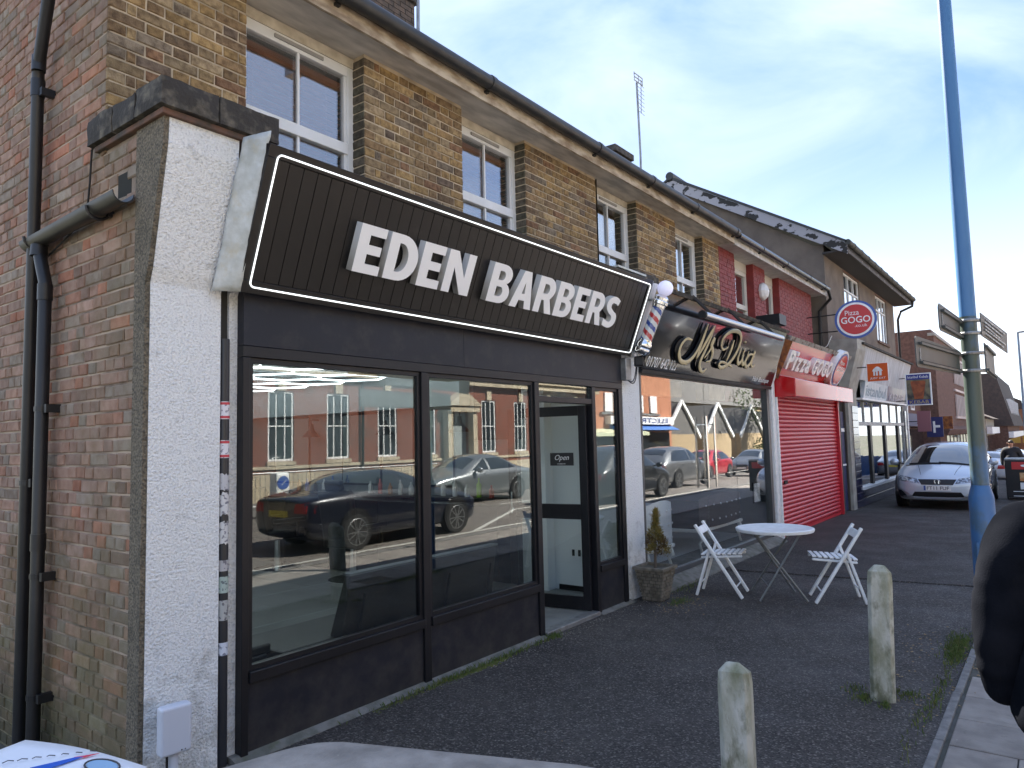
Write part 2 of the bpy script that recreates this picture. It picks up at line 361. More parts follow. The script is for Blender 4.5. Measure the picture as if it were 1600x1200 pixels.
while x < 60:
    y = -3.16 - (0 if ci % 2 == 0 else -.0); first = True
    lens = [.6, .6, .6] if ci % 2 == 0 else [.32, .6, .6, .3]
    for k, ln in enumerate(lens):
        l = ln-.008; wd = cw-.008; cy = y - ln/2; cx = x + cw/2
        skip = (3.86 < cx < 4.16 and k == 0)
        if not skip:
            if x < 9:
                o = bpy.data.objects.new('paving_slab', slab_mesh(wd, l)); C.objects.link(o); o.parent = pav
                o.location = (cx, cy, -.010+U(-.002, .002)); o.rotation_euler = (U(-.004, .004), U(-.004, .004), U(-.003, .003)); WL[o.as_pointer()] = Vector()
            else: far_slab.box(cx-wd/2, cx+wd/2, cy-l/2, cy+l/2, gz(cx)-.012, gz(cx)+.001)
        y -= ln
    x += cw; ci += 1
stuff(far_slab.build('far_slabs', SLAB, pav))
# edging kerb between asphalt and slabs, and the road kerb
for i in range(18):
    x0 = -4 + i*.915
    if 3.7 < x0 < 4.2: x0 += .35
    o = MB().obox((x0+.45, -3.115, -.030), (.905, .05, .075)).build('edging_kerb', KERB, pav, bevel=.006); o.rotation_euler = (0, 0, U(-.002, .002))
mbk = MB()
for i in range(40):
    x0 = -6 + i*.915
    MB_ = MB().obox((x0+.45, -5.11, -.06), (.905, .125, .13)).build('road_kerb', KERB, pav, bevel=.01)
WLINE = mat('road_marking', (.62, .61, .56), .75, col2=(.25, .24, .22), scale=14, ramp=(.5, .7))
rm = MB()
for a, b, wd in (((-20, -5.35), (60, -5.35), .0), ((2.0, -5.85), (21.5, -5.85), .10), ((9.0, -5.9), (13.0, -7.9), .10), ((13.0, -7.9), (24, -7.9), .10)):
    if wd: rm.bar((a[0], a[1], -.0955), (b[0], b[1], -.0955), wd, .003)
for i in range(12): rm.bar((-10+i*6, -9.2, -.0955), (-7+i*6, -9.2, -.0955), .1, .003)
struct(rm.build('road_markings', WLINE))
struct(sheet('far_pavement', XS, -16.2, -13.2, .0, KERB, .12))

# pebbles, leaves and moss along the wall foot: nobody could count them
PEBM = mat('pebble', (.32, .29, .26), .9, col2=(.14, .12, .10), scale=40); LEAFM = mat('dead_leaf', (.22, .13, .06), .85, col2=(.30, .22, .12), scale=50)
MOSS = mat('moss', (.065, .085, .018), .95, col2=(.12, .12, .03), scale=40)
mbp, mbl = MB(), MB()
def blob(mbx, c, r):
    b = len(mbx.v); pts = [(0, 0, .6), (1, 0, 0), (.3, .95, .05), (-.8, .6, 0), (-.8, -.6, .1), (.3, -.95, 0)]
    a = U(0, 6.28); s = [U(.7, 1.2) for _ in pts]
    for (px_, py_, pz_), q in zip(pts, s): mbx.v.append((c[0]+r*q*(px_*math.cos(a)-py_*math.sin(a)), c[1]+r*q*(px_*math.sin(a)+py_*math.cos(a)), c[2]+r*pz_*q))
    for k in range(5): mbx.f.append([b, b+1+k, b+1+(k+1) % 5])
for _ in range(1500):
    x = U(-1, 11)**1; y = -3.0*R(); blob(mbp, (x, y, -.003), U(.0025, .006))
for _ in range(900): x = U(1.2, 10); y = -abs(random.gauss(0, .10))-.1; blob(mbp, (x, y, -.003), U(.003, .009))
for cx, cy, n_, s_ in ((4.75, -.5, 110, .28), (3.3, -2.95, 60, .3), (4.5, -2.8, 60, .25), (2.95, -2.7, 30, .22), (.2, -2.0, 70, .5), (4.0, -3.25, 100, .16)):
    for _ in range(n_): blob(mbl, (cx+random.gauss(0, s_), min(-.08, cy+random.gauss(0, s_*.6)), -.002), U(.004, .013))
stuff(tag(mbp.build('pebbles', PEBM), 'pale grit and small stones scattered over the dark asphalt forecourt', 'gravel'))
stuff(tag(mbl.build('leaf_litter', LEAFM), 'brown leaf litter gathered on the asphalt by planter and kerb edge', 'leaves'))
GRASS = mat('weed_green', (.07, .13, .02), .8, col2=(.15, .16, .05), scale=30)
def weeds(spots, name, label):
    g = MB()
    for cx, cy, sx, sy, n_, h in spots:
        for _ in range(n_):
            x, y = cx+random.gauss(0, sx), cy+random.gauss(0, sy); a = U(0, 6.28); l = h*U(.4, 1.3); w_ = U(.0015, .004); t = U(.1, .9)*l
            dx, dy = math.cos(a), math.sin(a)
            g.quad((x-dy*w_, y+dx*w_, -.006), (x+dy*w_, y-dx*w_, -.006), (x+dx*t*.4+dy*w_*.8, y+dy*t*.4-dx*w_*.8, l*.6), (x+dx*t, y+dy*t, l), (x+dx*t*.4-dy*w_*.8, y+dy*t*.4+dx*w_*.8, l*.6))
    return stuff(tag(g.build(name, GRASS), label, 'weeds'))
weeds([(4.5, -3.0, .20, .045, 650, .028), (4.2, -3.02, .16, .03, 300, .02)], 'weeds', 'green weeds at the kerb beside the blue lamp post')
weeds([(2.86, -2.63, .05, .03, 90, .032), (3.1, -2.85, .06, .04, 110, .02), (3.05, -2.55, .05, .03, 60, .02), (2.80, -2.78, .03, .02, 60, .028)], 'weeds', 'small weeds round the foot of the farther white bollard')
weeds([(1.7, -.09, .35, .02, 420, .03), (2.5, -.1, .3, .02, 200, .025), (3.0, -.10, .05, .03, 110, .03)], 'weeds', 'low green weeds along the foot of the dark shopfront')
weeds([(4.8, -.46, .10, .05, 120, .03), (5.5, -.25, .25, .06, 150, .03), (2.6, -2.98, .4, .02, 80, .03), (3.2, -3.02, .3, .02, 130, .03)], 'weeds', 'sparse weeds by the planter and in the kerb joint')
mm = MB()
for _ in range(1400):
    x = U(.9, 2.3); y = -.085-abs(random.gauss(0, .03)); blob(mm, (x, y, -.004), U(.006, .014))
stuff(tag(mm.build('moss', MOSS), 'yellow green moss along the concrete footing of the shopfront', 'moss'))

# ================================================================== BRICKWORK
BPROTO = {}
PAL = {'stock': [(.240, .160, .068), (.210, .138, .060), (.180, .118, .058), (.265, .190, .095), (.145, .098, .054), (.110, .080, .055), (.170, .095, .050), (.22, .165, .095), (.195, .14, .075), (.145, .115, .080)],
       'side': [(.250, .155, .112), (.238, .150, .110), (.222, .148, .112), (.268, .175, .132), (.245, .130, .088), (.275, .125, .078), (.205, .165, .130), (.220, .180, .142), (.195, .130, .098), (.250, .165, .125)],
       'bank': [(.30, .07, .035), (.26, .06, .03), (.34, .09, .045), (.22, .05, .03)],
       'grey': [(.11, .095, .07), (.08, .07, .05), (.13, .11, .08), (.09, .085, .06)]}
PW = {'stock': [6, 6, 5, 4, 4, 2, 2, 4, 5, 3], 'side': [6, 6, 6, 5, 3, 2, 5, 4, 4, 5], 'bank': [1]*4, 'grey': [1]*4}
def bproto(kind, head, ci, rough=.0018, depth=.008):
    key = (kind, head, ci)
    if key in BPROTO: return BPROTO[key]
    rnd = random.Random(hash((kind, head, ci)) & 0xffff); l, h = (.102 if head else .215), .0635; e = .0055
    def q(px_, py_, pz_): return (px_+rnd.uniform(-rough, rough)*1.6, py_+rnd.uniform(-rough, rough), pz_+rnd.uniform(-rough, rough)*.8)
    v = []
    for sx, sy in ((-1, -1), (0, -1), (1, -1), (1, 1), (0, 1), (-1, 1)): v.append((sx*l/2, sy*h/2, -.004))
    for sx, sy in ((-1, -1), (0, -1), (1, -1), (1, 1), (0, 1), (-1, 1)): v.append(q(sx*l/2, sy*h/2, depth-.005))
    for sx, sy in ((-1, -1), (0, -1), (1, -1), (1, 1), (0, 1), (-1, 1)): v.append(q(sx*(l/2-e), sy*(h/2-e), depth))
    f = [[12, 13, 16, 17], [13, 14, 15, 16]]
    for k in range(6): j = (k+1) % 6; f += [[k, j, 6+j, 6+k], [6+k, 6+j, 12+j, 12+k]]
    me = bpy.data.meshes.new('brick'); me.from_pydata(v, [], f); me.update()
    a = me.color_attributes.new('bc', 'FLOAT_COLOR', 'POINT'); col = PAL[kind][ci]
    for d in a.data:
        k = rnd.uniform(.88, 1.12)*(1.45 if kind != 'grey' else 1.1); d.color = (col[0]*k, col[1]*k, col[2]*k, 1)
    BPROTO[key] = me; return me
def brick_layout(O, Udir, Ndir, u0, u1, z0, z1, kind, holes=(), shift=0.0, plain=False, heads=.0):
    """list of (matrix, proto) covering a wall rectangle in Flemish bond; O = world origin, u along Udir, z up, N outwards"""
    Ux, Nx = Vector(Udir), Vector(Ndir); out = []; k0 = math.floor(z0/.075); k1 = math.ceil(z1/.075)
    for k in range(k0, k1):
        zc = k*.075+.0375
        if zc < z0+.02 or zc > z1-.02: continue
        u = u0; head = (k % 2 == 0); first = True; i = 0; wobble = mn.noise(Vector((k*.7, 1.3, 2)))*.004
        while u < u1-.02:
            l = .102 if head else .215
            if random.random() < heads: l = .102
            h_ = l < .15
            if first and k % 2 == 1 and u0 > -9: pass
            e = min(u+l, u1)
            if u1-e < .05: e = u1
            uc = (u+e)/2; ok = e-u > .03
            for (a, b, c, d) in holes:
                if a < uc < b and c < zc < d: ok = False
            if ok:
                P = Vector(O)+Ux*(uc+wobble)+Vector((0, 0, zc+U(-.0015, .0015))); ci = random.choices(range(len(PAL[kind])), PW[kind])[0]
                M = Matrix((Ux*((e-u)/l), Vector((0, 0, 1)), Nx)).transposed().to_4x4() @ Matrix.Rotation(U(-.012, .012), 4, 'Z')
                M.translation = P + Nx*U(-.0025, .002)
                # orientation: local x = U, local y = Z, local z = N
                out.append((M, bproto(kind, h_, ci), (e-u)*.065))
            u = e+.011
            if first and head and l < .15 and u1-u0 > .3:      # queen closer after the corner header
                M2 = Matrix((Ux*.5, Vector((0, 0, 1)), Nx)).transposed().to_4x4(); M2.translation = Vector(O)+Ux*(u+.0225)+Vector((0, 0, zc)); cin = any(a < u+.02 < b and c < zc < d for a, b, c, d in holes)
                if not cin: out.append((M2, bproto(kind, True, random.randrange(len(PAL[kind]))), .003))
                u += .056
            head = not head; first = False
    return out
def lay_bricks(items, parent, m, limit=300, name='brick', rest='brickwork', minpx=9.0):
    sc_ = []
    for it in items:
        p = it[0].translation; q = project(p); s = 0
        if q and -40 < q[0] < 1640 and -40 < q[1] < 1240:
            a = project(p + it[0].to_3x3() @ Vector((.1, 0, 0)))
            if a: s = math.hypot(a[0]-q[0], a[1]-q[1]) * (1115/q[2]) * it[2]
        sc_.append((s, it))
    sc_.sort(key=lambda t: -t[0]); base = -WL[parent.as_pointer()]
    off = Matrix.Translation(base) if base.length else Matrix.Identity(4)
    for s, it in sc_[:limit]:
        o = bpy.data.objects.new(name, it[1]); C.objects.link(o); o.parent = parent; o.matrix_basis = off @ it[0]
        if not it[1].materials: it[1].materials.append(m)
        WL[o.as_pointer()] = Vector()
    if len(sc_) > limit:
        V, F, Cc = [], [], []
        for s, it in sc_[limit:]:
            b = len(V); me = it[1]; M = it[0]
            V += [tuple(M @ v.co) for v in me.vertices]; F += [[b+i for i in p.vertices] for p in me.polygons]
            kv = U(.82, 1.18); Cc += [(d.color[0]*kv, d.color[1]*kv, d.color[2]*kv, 1) for d in me.color_attributes['bc'].data]
        me = bpy.data.meshes.new(rest); me.from_pydata(V, [], F); a = me.color_attributes.new('bc', 'FLOAT_COLOR', 'POINT')
        for d, c_ in zip(a.data, Cc): d.color = c_
        stuff(link(rest, me, m, parent))

# ================================================================== TERRACE (three shop houses under one eaves line)
YU = .52; ZE = 4.90      # upper wall plane, soffit height
HA = thing('shop_house', 'yellow brick shop house at the near end of the terrace with dark shopfront below', 'house', (-.55, .5, 0))
HB = thing('shop_house', 'yellow brick shop house over the glossy black hair salon sign', 'house', (5.1, .5, 0))
HC = thing('shop_house', 'red painted brick shop house above the red roller shutter', 'house', (9.0, .5, 0))
WIN = [(.35, 1.41), (2.60, 3.61), (5.06, 6.12), (7.33, 8.36)]          # openings in the stock brick
WINR = [(9.75, 10.72), (11.37, 12.25)]                                 # in the red house
def mortar_wall(x0, x1, y, holes, z0, z1, m, parent, name='wall', t=.22):
    mbw = MB(); xs = [x0]
    for a, b in holes: mbw.box(xs[-1], a, y, y+t, z0, z1); xs.append(b)
    mbw.box(xs[-1], x1, y, y+t, z0, z1); return mbw.build(name, m, parent)
mortar_wall(-.535, 5.1, YU, WIN[:2]+[(5.06, 5.1)], 2.3, ZE, MORTAR, HA)
mortar_wall(6.12, 9.02, YU, [(7.33, 8.36)], 2.3, ZE, MORTAR, HB)
mortar_wall(9.03, 14.6, YU, WINR, 2.3, ZE-.02, BRICKR, HC)
MB().box(-.54, -.30, .745, 9, -.2, 5.3).box(-.54, -.30, .126, .525, -.2, 3.5).box(-.54, -.30, .526, .745, -.2, ZE).build('side_wall', MORTARS, HA)
MB().box(-.30, 5.1, 8.8, 9, -.2, 5.0).build('rear_wall', MORTARS, HA)
front = []
for a, b in ((-.55, .35), (1.41, 2.60), (3.61, 5.06)): front += brick_layout((0, YU, 0), X, -Y, a, b, 3.44, ZE, 'stock')
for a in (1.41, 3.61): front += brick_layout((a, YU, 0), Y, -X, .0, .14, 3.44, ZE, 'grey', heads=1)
side = brick_layout((-.54, 0, 0), -Y, -X, -9.0, -.53, 3.35, 5.2, 'side', heads=.42) + brick_layout((-.54, 0, 0), -Y, -X, -6.0, -.125, -.15, 3.5, 'side', heads=.42, holes=[(-.36, -.20, 3.12, 3.28)])
side = [s for s in side if s[0].translation.y < 4.2]
# near front wall and near side wall share the 300 individually built bricks of the house
lay_bricks(front, HA, BRICKM, 190, rest='front_brickwork'); lay_bricks(side, HA, BRICKS, 110, rest='side_brickwork')
fb = []
for a, b in ((6.12, 7.33), (8.36, 9.02)): fb += brick_layout((0, YU, 0), X, -Y, a, b, 3.3, ZE, 'stock')
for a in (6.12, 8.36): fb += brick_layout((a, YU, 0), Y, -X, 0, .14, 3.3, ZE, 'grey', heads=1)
lay_bricks(fb, HB, BRICKM, 170, rest='front_brickwork')
fc = []
for a, b in ((9.03, 9.75), (10.72, 11.37), (12.25, 14.6)): fc += brick_layout((0, YU, 0), X, -Y, a, b, 3.3, ZE-.02, 'bank')
lay_bricks(fc, HC, BRICKR, 60, rest='front_brickwork')
# hole in the side wall brickwork near the gutter
MB().box(-.5415, -.5, .2, .36, 3.12, 3.28).build('putlog_hole', mat('hole_dark', (.02, .02, .015), .95), HA)

# eaves: soffit, fascia board, gutter, roof
def eaves(x0, x1, par, fm, sm, zt=ZE):
    MB().box(x0, x1, .26, YU+.2, zt, zt+.025).build('soffit', sm, par)
    mbf = MB()      # uneven peeling fascia
    n_ = max(2, int((x1-x0)/.05))
    for i in range(n_+1):
        x = x0+(x1-x0)*i/n_; w_ = .006*mn.noise(Vector((x*6, 0, 0))) + (.008*max(0, mn.noise(Vector((x*22, 3, 0)))))
        mbf.v += [(x, .262, zt-.035+w_), (x, .236+w_*.4, zt-.035+w_), (x, .240, zt+.15), (x, .262, zt+.15)]
    for i in range(n_):
        for k in range(4): mbf.f.append([4*i+k, 4*i+(k+1) % 4, 4*i+4+(k+1) % 4, 4*i+4+k])
    mbf.f += [[0, 1, 2, 3], [4*n_+3, 4*n_+2, 4*n_+1, 4*n_]]
    mbf.build('fascia_board', fm, par)
SOFFW = mat('soffit_white', (.55, .54, .52), .7, col2=(.40, .39, .37), scale=6)
eaves(-.66, 5.1, HA, FASC, TIMBER); eaves(5.1, 9.03, HB, FASC, TIMBER); eaves(9.03, 14.9, HC, mat('fascia_white', (.62, .60, .56), .6, col2=(.4, .38, .34), scale=10), SOFFW, ZE-.02)
for par, x0, x1 in ((HA, -.72, 5.1), (HB, 5.1, 9.03), (HC, 9.03, 14.95)):
    MB().prism([(x0, .20, 5.03), (x0, 4.6, 7.3), (x0, 9.2, 4.95), (x0, 9.2, 4.88), (x0, 4.6, 7.22), (x0, .20, 4.97)], (x1-x0, 0, 0)).build('roof', ROOFM, par)
MB().box(-.74, -.715, .25, .27, 4.9, 5.0).prism([(-.74, .20, 4.84), (-.74, 4.6, 7.14), (-.74, 4.6, 7.30), (-.74, .20, 5.02)], (.03, 0, 0)).build('verge_board', GUT, HA)
def half_gutter(name, p, q, r, m, label, par=None):
    g = MB(); p, q = Vector(p), Vector(q); d = (q-p).normalized(); sx = d.cross(Z).normalized()
    prof = [(math.cos(a), math.sin(a)) for a in [math.pi+math.pi*k/10 for k in range(11)]]; prof2 = [(c_*.9, s_*.9) for c_, s_ in prof[::-1]]
    b = 0; pr_ = prof+prof2
    for e in (p, q):
        for c_, s_ in pr_: g.v.append(tuple(e+sx*c_*r+Z*s_*r))
    n_ = len(pr_)
    for k in range(n_): g.f.append([k, (k+1) % n_, n_+(k+1) % n_, n_+k])
    for k in range(10): g.f.append([k, k+1, n_-2-k, n_-1-k]); g.f.append([n_+k+1, n_+k, 2*n_-1-k, 2*n_-2-k])
    t = par or thing(name, label, 'gutter', tuple(p)); g.build('channel', m, t, smooth='a'); return t, p, q, sx, r
def gutter_joints(t, xs, y, z, r, m):
    for x in xs:
        jb = MB().tube([(x-.03, y, z), (x+.03, y, z)], r*1.12, 14).build('joint', m, t, smooth='a')
        MB().box(x-.02, x+.02, y+r*.6, .25, z-r*1.25, z-r*.9).build('bracket', m, t)
# the near gutter reads as a fat rounded black profile
gt = thing('gutter', 'black plastic gutter along the eaves of the two yellow brick houses', 'gutter', (4, .17, 5.02))
MB().tube([(-.75, .168, 5.015), (9.0, .168, 5.015)], .062, 18).build('channel', GUT, gt, smooth='a')
gutter_joints(gt, [.9, 2.62, 4.55, 5.9, 7.3, 8.9], .168, 5.015, .062, GUT)
gt = thing('gutter', 'shinier black gutter along the eaves of the red painted house', 'gutter', (12, .17, 4.98))
MB().tube([(9.03, .170, 4.985), (14.75, .170, 4.985)], .055, 16).build('channel', mat('gutter_gloss', (.02, .02, .022), .25), gt, smooth='a')
gutter_joints(gt, [10.2, 11.6, 13.2, 14.4], .17, 4.985, .055, MATS['gutter_gloss'])
# chimneys
def chimney(x0, x1, y0, y1, zb, zt, par, pots=2):
    ch = MB().box(x0, x1, y0, y1, zb, zt-.28).build('chimney', mat('chimney_mortar', (.05, .045, .04), .95), par)
    c = MB()
    for k in range(int((zt-.28-zb)/.075)):
        z = zb+k*.075; o = .0 if k % 2 else .1
        for side_ in range(2):
            a0, a1 = (x0, x1) if side_ == 0 else (y0, y1); u = a0-o
            while u < a1:
                s_, e_ = max(u, a0), min(u+.215, a1)
                if e_-s_ > .04:
                    if side_ == 0: c.box(s_, e_-.01, y0-.008, y0+.02, z+.005, z+.07)
                    else: c.box(x0-.008, x0+.02, s_, e_-.01, z+.005, z+.07)
                u += .225
    c.build('brickwork', mat('chimney_brick', (.07, .058, .048), .95, col2=(.14, .10, .075), scale=9, bump=1, bscale=60), ch)['kind'] = 'stuff'
    cb = MB().box(x0-.05, x1+.05, y0-.05, y1+.05, zt-.28, zt-.14).box(x0-.1, x1+.1, y0-.1, y1+.1, zt-.135, zt).build('corbel', mat('chimney_cap', (.045, .04, .036), .95, col2=(.09, .08, .07), scale=12, bump=1.5, bscale=40), ch, bevel=.01)
    for k in range(pots):
        xx = x0+(x1-x0)*(k+.5)/pots; MB().lathe([(.13, 0), (.12, .05), (.10, .1), (.095, .4), (.12, .42), (.12, .47)], (xx, (y0+y1)/2, zt)).build('chimney_pot', mat('terracotta', (.42, .19, .10), .85, col2=(.25, .13, .08), scale=8), ch, smooth='a')
chimney(3.55, 4.86, 3.35, 3.85, 5.6, 8.45, HA, pots=3)
chimney(10.5, 11.12, 3.2, 3.7, 5.8, 7.80, HC, pots=0)
# upper windows
def sash_window(par, x0, x1, z0, z1, y, fw=.062, meet=.5, bars=1, head=.16, m=WHITE, g=GLASS2, s=-1, vent=True, panes=None):
    """s=-1 faces -Y"""
    f = MB(); zt = z1-head
    if head > 0: MB().box(x0, x1, y-.005, y+.05, zt+.001, z1).build('head_board', mat('cream_head', (.60, .55, .45), .7, col2=(.42, .37, .29), scale=9) if m is WHITE else m, par)
    f.box(x0, x0+fw, y, y+.07, z0, zt).box(x1-fw, x1, y, y+.07, z0, zt).box(x0+fw, x1-fw, y, y+.07, zt-fw*1.35, zt).box(x0+fw, x1-fw, y, y+.07, z0, z0+fw)
    fr = f.build('window', m, par, bevel=.005)
    zm = z0+(zt-z0)*meet
    MB().box(x0+fw+.001, x1-fw-.001, y-.008, y+.05, zm-.045, zm+.045).build('transom', m, fr, bevel=.006)
    MB().box(x0+fw, x0+fw+.03, y+.01, y+.05, z0+fw, zt-fw*1.35).build('sash_stile', m, fr, bevel=.004); MB().box(x1-fw-.03, x1-fw, y+.01, y+.05, z0+fw, zt-fw*1.35).build('sash_stile', m, fr, bevel=.004)
    if vent: MB().box((x0+x1)/2-.22, (x0+x1)/2+.22, y-.014, y-.001, zt-.055, zt-.028).build('trickle_vent', mat('vent_grey', (.30, .29, .27), .5), fr)
    for (a, b) in ((z0+fw, zm-.045), (zm+.045, zt-fw*1.35)):
        for k in range(bars):
            xx = x0+fw+(x1-x0-2*fw)*(k+1)/(bars+1)
            MB().box(xx-.010, xx+.010, y+.008, y+.030, a, b).build('glazing_bar', m, fr)
        MB().box(x0+fw, x1-fw, y+.034, y+.040, a, b).build('pane', g, fr)
    return fr
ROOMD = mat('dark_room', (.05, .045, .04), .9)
YW = YU+.13
BLIND = mat('brown_slat', (.42, .17, .085), .5, col2=(.30, .12, .06), scale=18, stretch=(.3, 1, 1))
for i, (a, b) in enumerate(WIN):
    par = HA if i < 2 else HB
    sash_window(par, a+.002, b, 3.42, ZE-.005, YW, meet=.50, head=.085)
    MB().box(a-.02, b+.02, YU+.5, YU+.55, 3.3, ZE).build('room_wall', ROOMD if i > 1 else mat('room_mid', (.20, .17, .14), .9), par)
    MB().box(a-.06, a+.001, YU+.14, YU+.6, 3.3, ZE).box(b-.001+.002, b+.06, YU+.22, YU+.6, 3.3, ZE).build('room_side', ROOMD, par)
    if i < 2:
        bl = thing('venetian_blind', ('brown venetian blind in the largest upper window at the near corner' if i == 0 else 'brown venetian blind in the second upper window above the barber sign'), 'blind', ((a+b)/2, YW+.12, ZE-.2))
        MB().box(a+.06, b-.06, YW+.09, YW+.14, ZE-.27, ZE-.20).build('head_rail', BLIND, bl)
        z = ZE-.31; k = 0
        while z > 3.45:
            MB().obox(((a+b)/2, YW+.115, z), (b-a-.13, .055, .003), Matrix.Rotation(rad(-8), 3, 'X')).build('slat', BLIND, bl); z -= .050
        MB().tube([(a+.2, YW+.10, ZE-.25), (a+.2, YW+.10, 3.46)], .002, 5).tube([(b-.2, YW+.10, ZE-.25), (b-.2, YW+.10, 3.46)], .002, 5).build('cord', BLIND, bl)
for i, (a, b) in enumerate(WINR):
    sash_window(HC, a, b, 3.5, ZE-.02, YW, fw=.06, meet=.45, bars=0, m=mat('cream_frame', (.60, .585, .52), .5), vent=False)
    MB().box(a, b, YU+.4, YU+.45, 3.3, ZE).build('net_curtain', mat('net_curtain', (.22, .22, .21), .9), HC)
# alarm box on the red pier, a plain cover that gives no light
sl_ = thing('alarm_box', 'white octagonal alarm box on the red pier between its two windows', 'light', (11.15, .50, 4.5))
MB().lathe([(.17, 0), (.17, .05), (.12, .10), (.03, .14)], (11.13, .515, 4.42), (0, -1, 0), 8).build('cover', WHITE, sl_, bevel=.006)
MB().box(11.05, 11.2, .50, .514, 4.3, 4.5).build('back_plate', WHITE, sl_)

# ================================================================== BARBER SHOPFRONT (part of the near house)
# white pebbledashed pilaster, its corbelled head, dark coping
def pilaster(par, x0, x1, ztop, m, name='pilaster', d0=0.0, proj=.17, back=.12):
    g = MB(); prof = [(d0, -.1), (d0, 2.62), (d0-.03, 2.70), (d0-proj, 3.33), (d0-proj-.01, ztop)]
    ys = [p[0] for p in prof]; n_ = len(prof)
    for x in (x0, x1):
        for y, z in prof: g.v.append((x, y, z))
        for y, z in prof: g.v.append((x, back, z))
    for i in range(n_-1):
        g.f += [[i, i+1, 2*n_+i+1, 2*n_+i], [n_+i, 2*n_+n_+i, 2*n_+n_+i+1, n_+i+1], [i, n_+i, n_+i+1, i+1], [2*n_+i, 2*n_+i+1, 3*n_+i+1, 3*n_+i]]
    g.f += [[n_-1, 2*n_-1, 4*n_-1, 3*n_-1], [0, 2*n_, 3*n_, n_]]
    return g.build(name, m, par)
pilaster(HA, -.525, -.125, 3.50, PEB)
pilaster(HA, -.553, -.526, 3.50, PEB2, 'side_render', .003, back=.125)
pilaster(HA, -.055, -.002, 3.42, PEB, 'pilaster', .03, back=.14)
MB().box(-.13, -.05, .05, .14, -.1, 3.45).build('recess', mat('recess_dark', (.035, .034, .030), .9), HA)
def rough_block(x0, x1, y0, y1, z0, z1, name, m, par, amp=.012, step=.035, f=9):
    bm = bmesh.new(); bmesh.ops.create_cube(bm, size=1)
    for v in bm.verts: v.co = Vector((x0 if v.co.x < 0 else x1, y0 if v.co.y < 0 else y1, z0 if v.co.z < 0 else z1))
    for ax_ in range(3):
        lo, hi = ((x0, x1), (y0, y1), (z0, z1))[ax_]; k = max(1, int((hi-lo)/step))
        for i in range(1, k):
            p = [0, 0, 0]; p[ax_] = lo+(hi-lo)*i/k; n_ = [0, 0, 0]; n_[ax_] = 1
            bmesh.ops.bisect_plane(bm, geom=bm.verts[:]+bm.edges[:]+bm.faces[:], plane_co=p, plane_no=n_)
    bmesh.ops.recalc_face_normals(bm, faces=bm.faces); bm.normal_update()
    cen = Vector(((x0+x1)/2, (y0+y1)/2, (z0+z1)/2)); hs = Vector(((x1-x0)/2, (y1-y0)/2, (z1-z0)/2))
    for v in bm.verts:
        d = v.co-cen; edge = sum(1 for i in range(3) if abs(abs(d[i])-hs[i]) < 1e-4); n_ = v.normal.copy()
        v.co += n_*(amp*mn.noise(v.co*f)+amp*.6*mn.noise(v.co*f*2.7)) - n_*(.006 if edge > 1 else 0)
    me = bpy.data.meshes.new(name); bm.to_mesh(me); bm.free(); return link(name, me, m, par, smooth='a')
cp = MB()
for a, b, c_, d in ((-.60, .10, -.235, .52), ):
    cp.prism([(a, .64, 3.505), (a, c_, 3.505), (b, c_, 3.505), (b, .515, 3.505), (a+.06, .515, 3.505), (a+.06, .64, 3.505)], (0, 0, .155))
for (a, b, c_, d) in ((-.603, -.28, -.235, .05), (-.603, -.535, .056, .32), (-.603, -.535, .326, .64), (-.274, .10, -.235, .05)): cpo = rough_block(a, b, c_, d, 3.505, 3.66+U(-.006, .004), 'coping', COPING, HA)
rough_block(-.534, .10, .056, .515, 3.505, 3.63, 'coping', COPING, HA, step=.08)
MB().prism([(-.575, .6, 3.47), (-.575, -.205, 3.47), (.06, -.205, 3.47), (.06, .5, 3.47), (-.53, .5, 3.47), (-.53, .6, 3.47)], (0, 0, .034)).build('tile_course', mat('tile_course', (.16, .085, .06), .9, col2=(.06, .05, .04), scale=10, bump=1), cpo, bevel=.006)
# crumpled lead between pilaster and sign
g = MB(); nu, nv = 9, 26
for j in range(nv):
    t = j/(nv-1); z = 2.62+.86*t; y0 = -.105-.30*t*.98
    for i in range(nu):
        s = i/(nu-1); x = (-.20+.075*t)*(1-s)+(-.075)*s + .012*mn.noise(Vector((0, t*5, 9)))*(1-s); y = (-.02-.19*t)*(1-s)+(y0)*s - .008*mn.noise(Vector((s*3, t*9, 2))) - .01*mn.noise(Vector((s*9, t*20, 5)))
        g.v.append((x, y-.012, z))
for j in range(nv-1):
    for i in range(nu-1): a = j*nu+i; g.f.append([a, a+1, a+nu+1, a+nu])
o = g.build('flashing', LEAD, HA, smooth=True); md = o.modifiers.new('s', 'SOLIDIFY'); md.thickness = .004
MB().prism([(-.235, -.01, 2.40), (-.01, -.01, 2.62), (-.01, .03, 2.62), (-.235, .03, 2.62)], (.0, .01, 0))
# shopfront frame
FR = MB(); zs, zh = .455, 2.262
for x0, x1, zb in ((0, .045, 0), (1.462, 1.532, 0), (2.905, 2.975, -.02), (3.905, 3.965, -.02), (4.46, 4.535, 0)):
    FR.box(x0, x1, -.03, .055, zb, zh)
FR.box(-.002, 4.537, -.032, .057, zh+.001, 2.33)
FR.box(.046, 1.461, -.045, .05, zs-.05, zs+.012).box(1.533, 2.904, -.045, .05, zs-.05, zs+.012).box(3.966, 4.459, -.045, .05, zs-.05, zs+.012)
FR.box(2.976, 3.904, -.025, .05, 2.085, 2.14)
fr = FR.build('shopfront_frame', BLACKM, HA, bevel=.004)
bd = MB()
for a, b in ((.046, 1.461), (1.533, 2.904), (3.966, 4.459)): MB().box(a, a+.03, -.012, .03, zs+.013, zh).box(b-.03, b, -.012, .03, zs+.013, zh).box(a+.03, b-.03, -.012, .03, zh-.03, zh).box(a+.03, b-.03, -.012, .03, zs+.013, zs+.04).build('glazing_bead', BLACKM, fr)
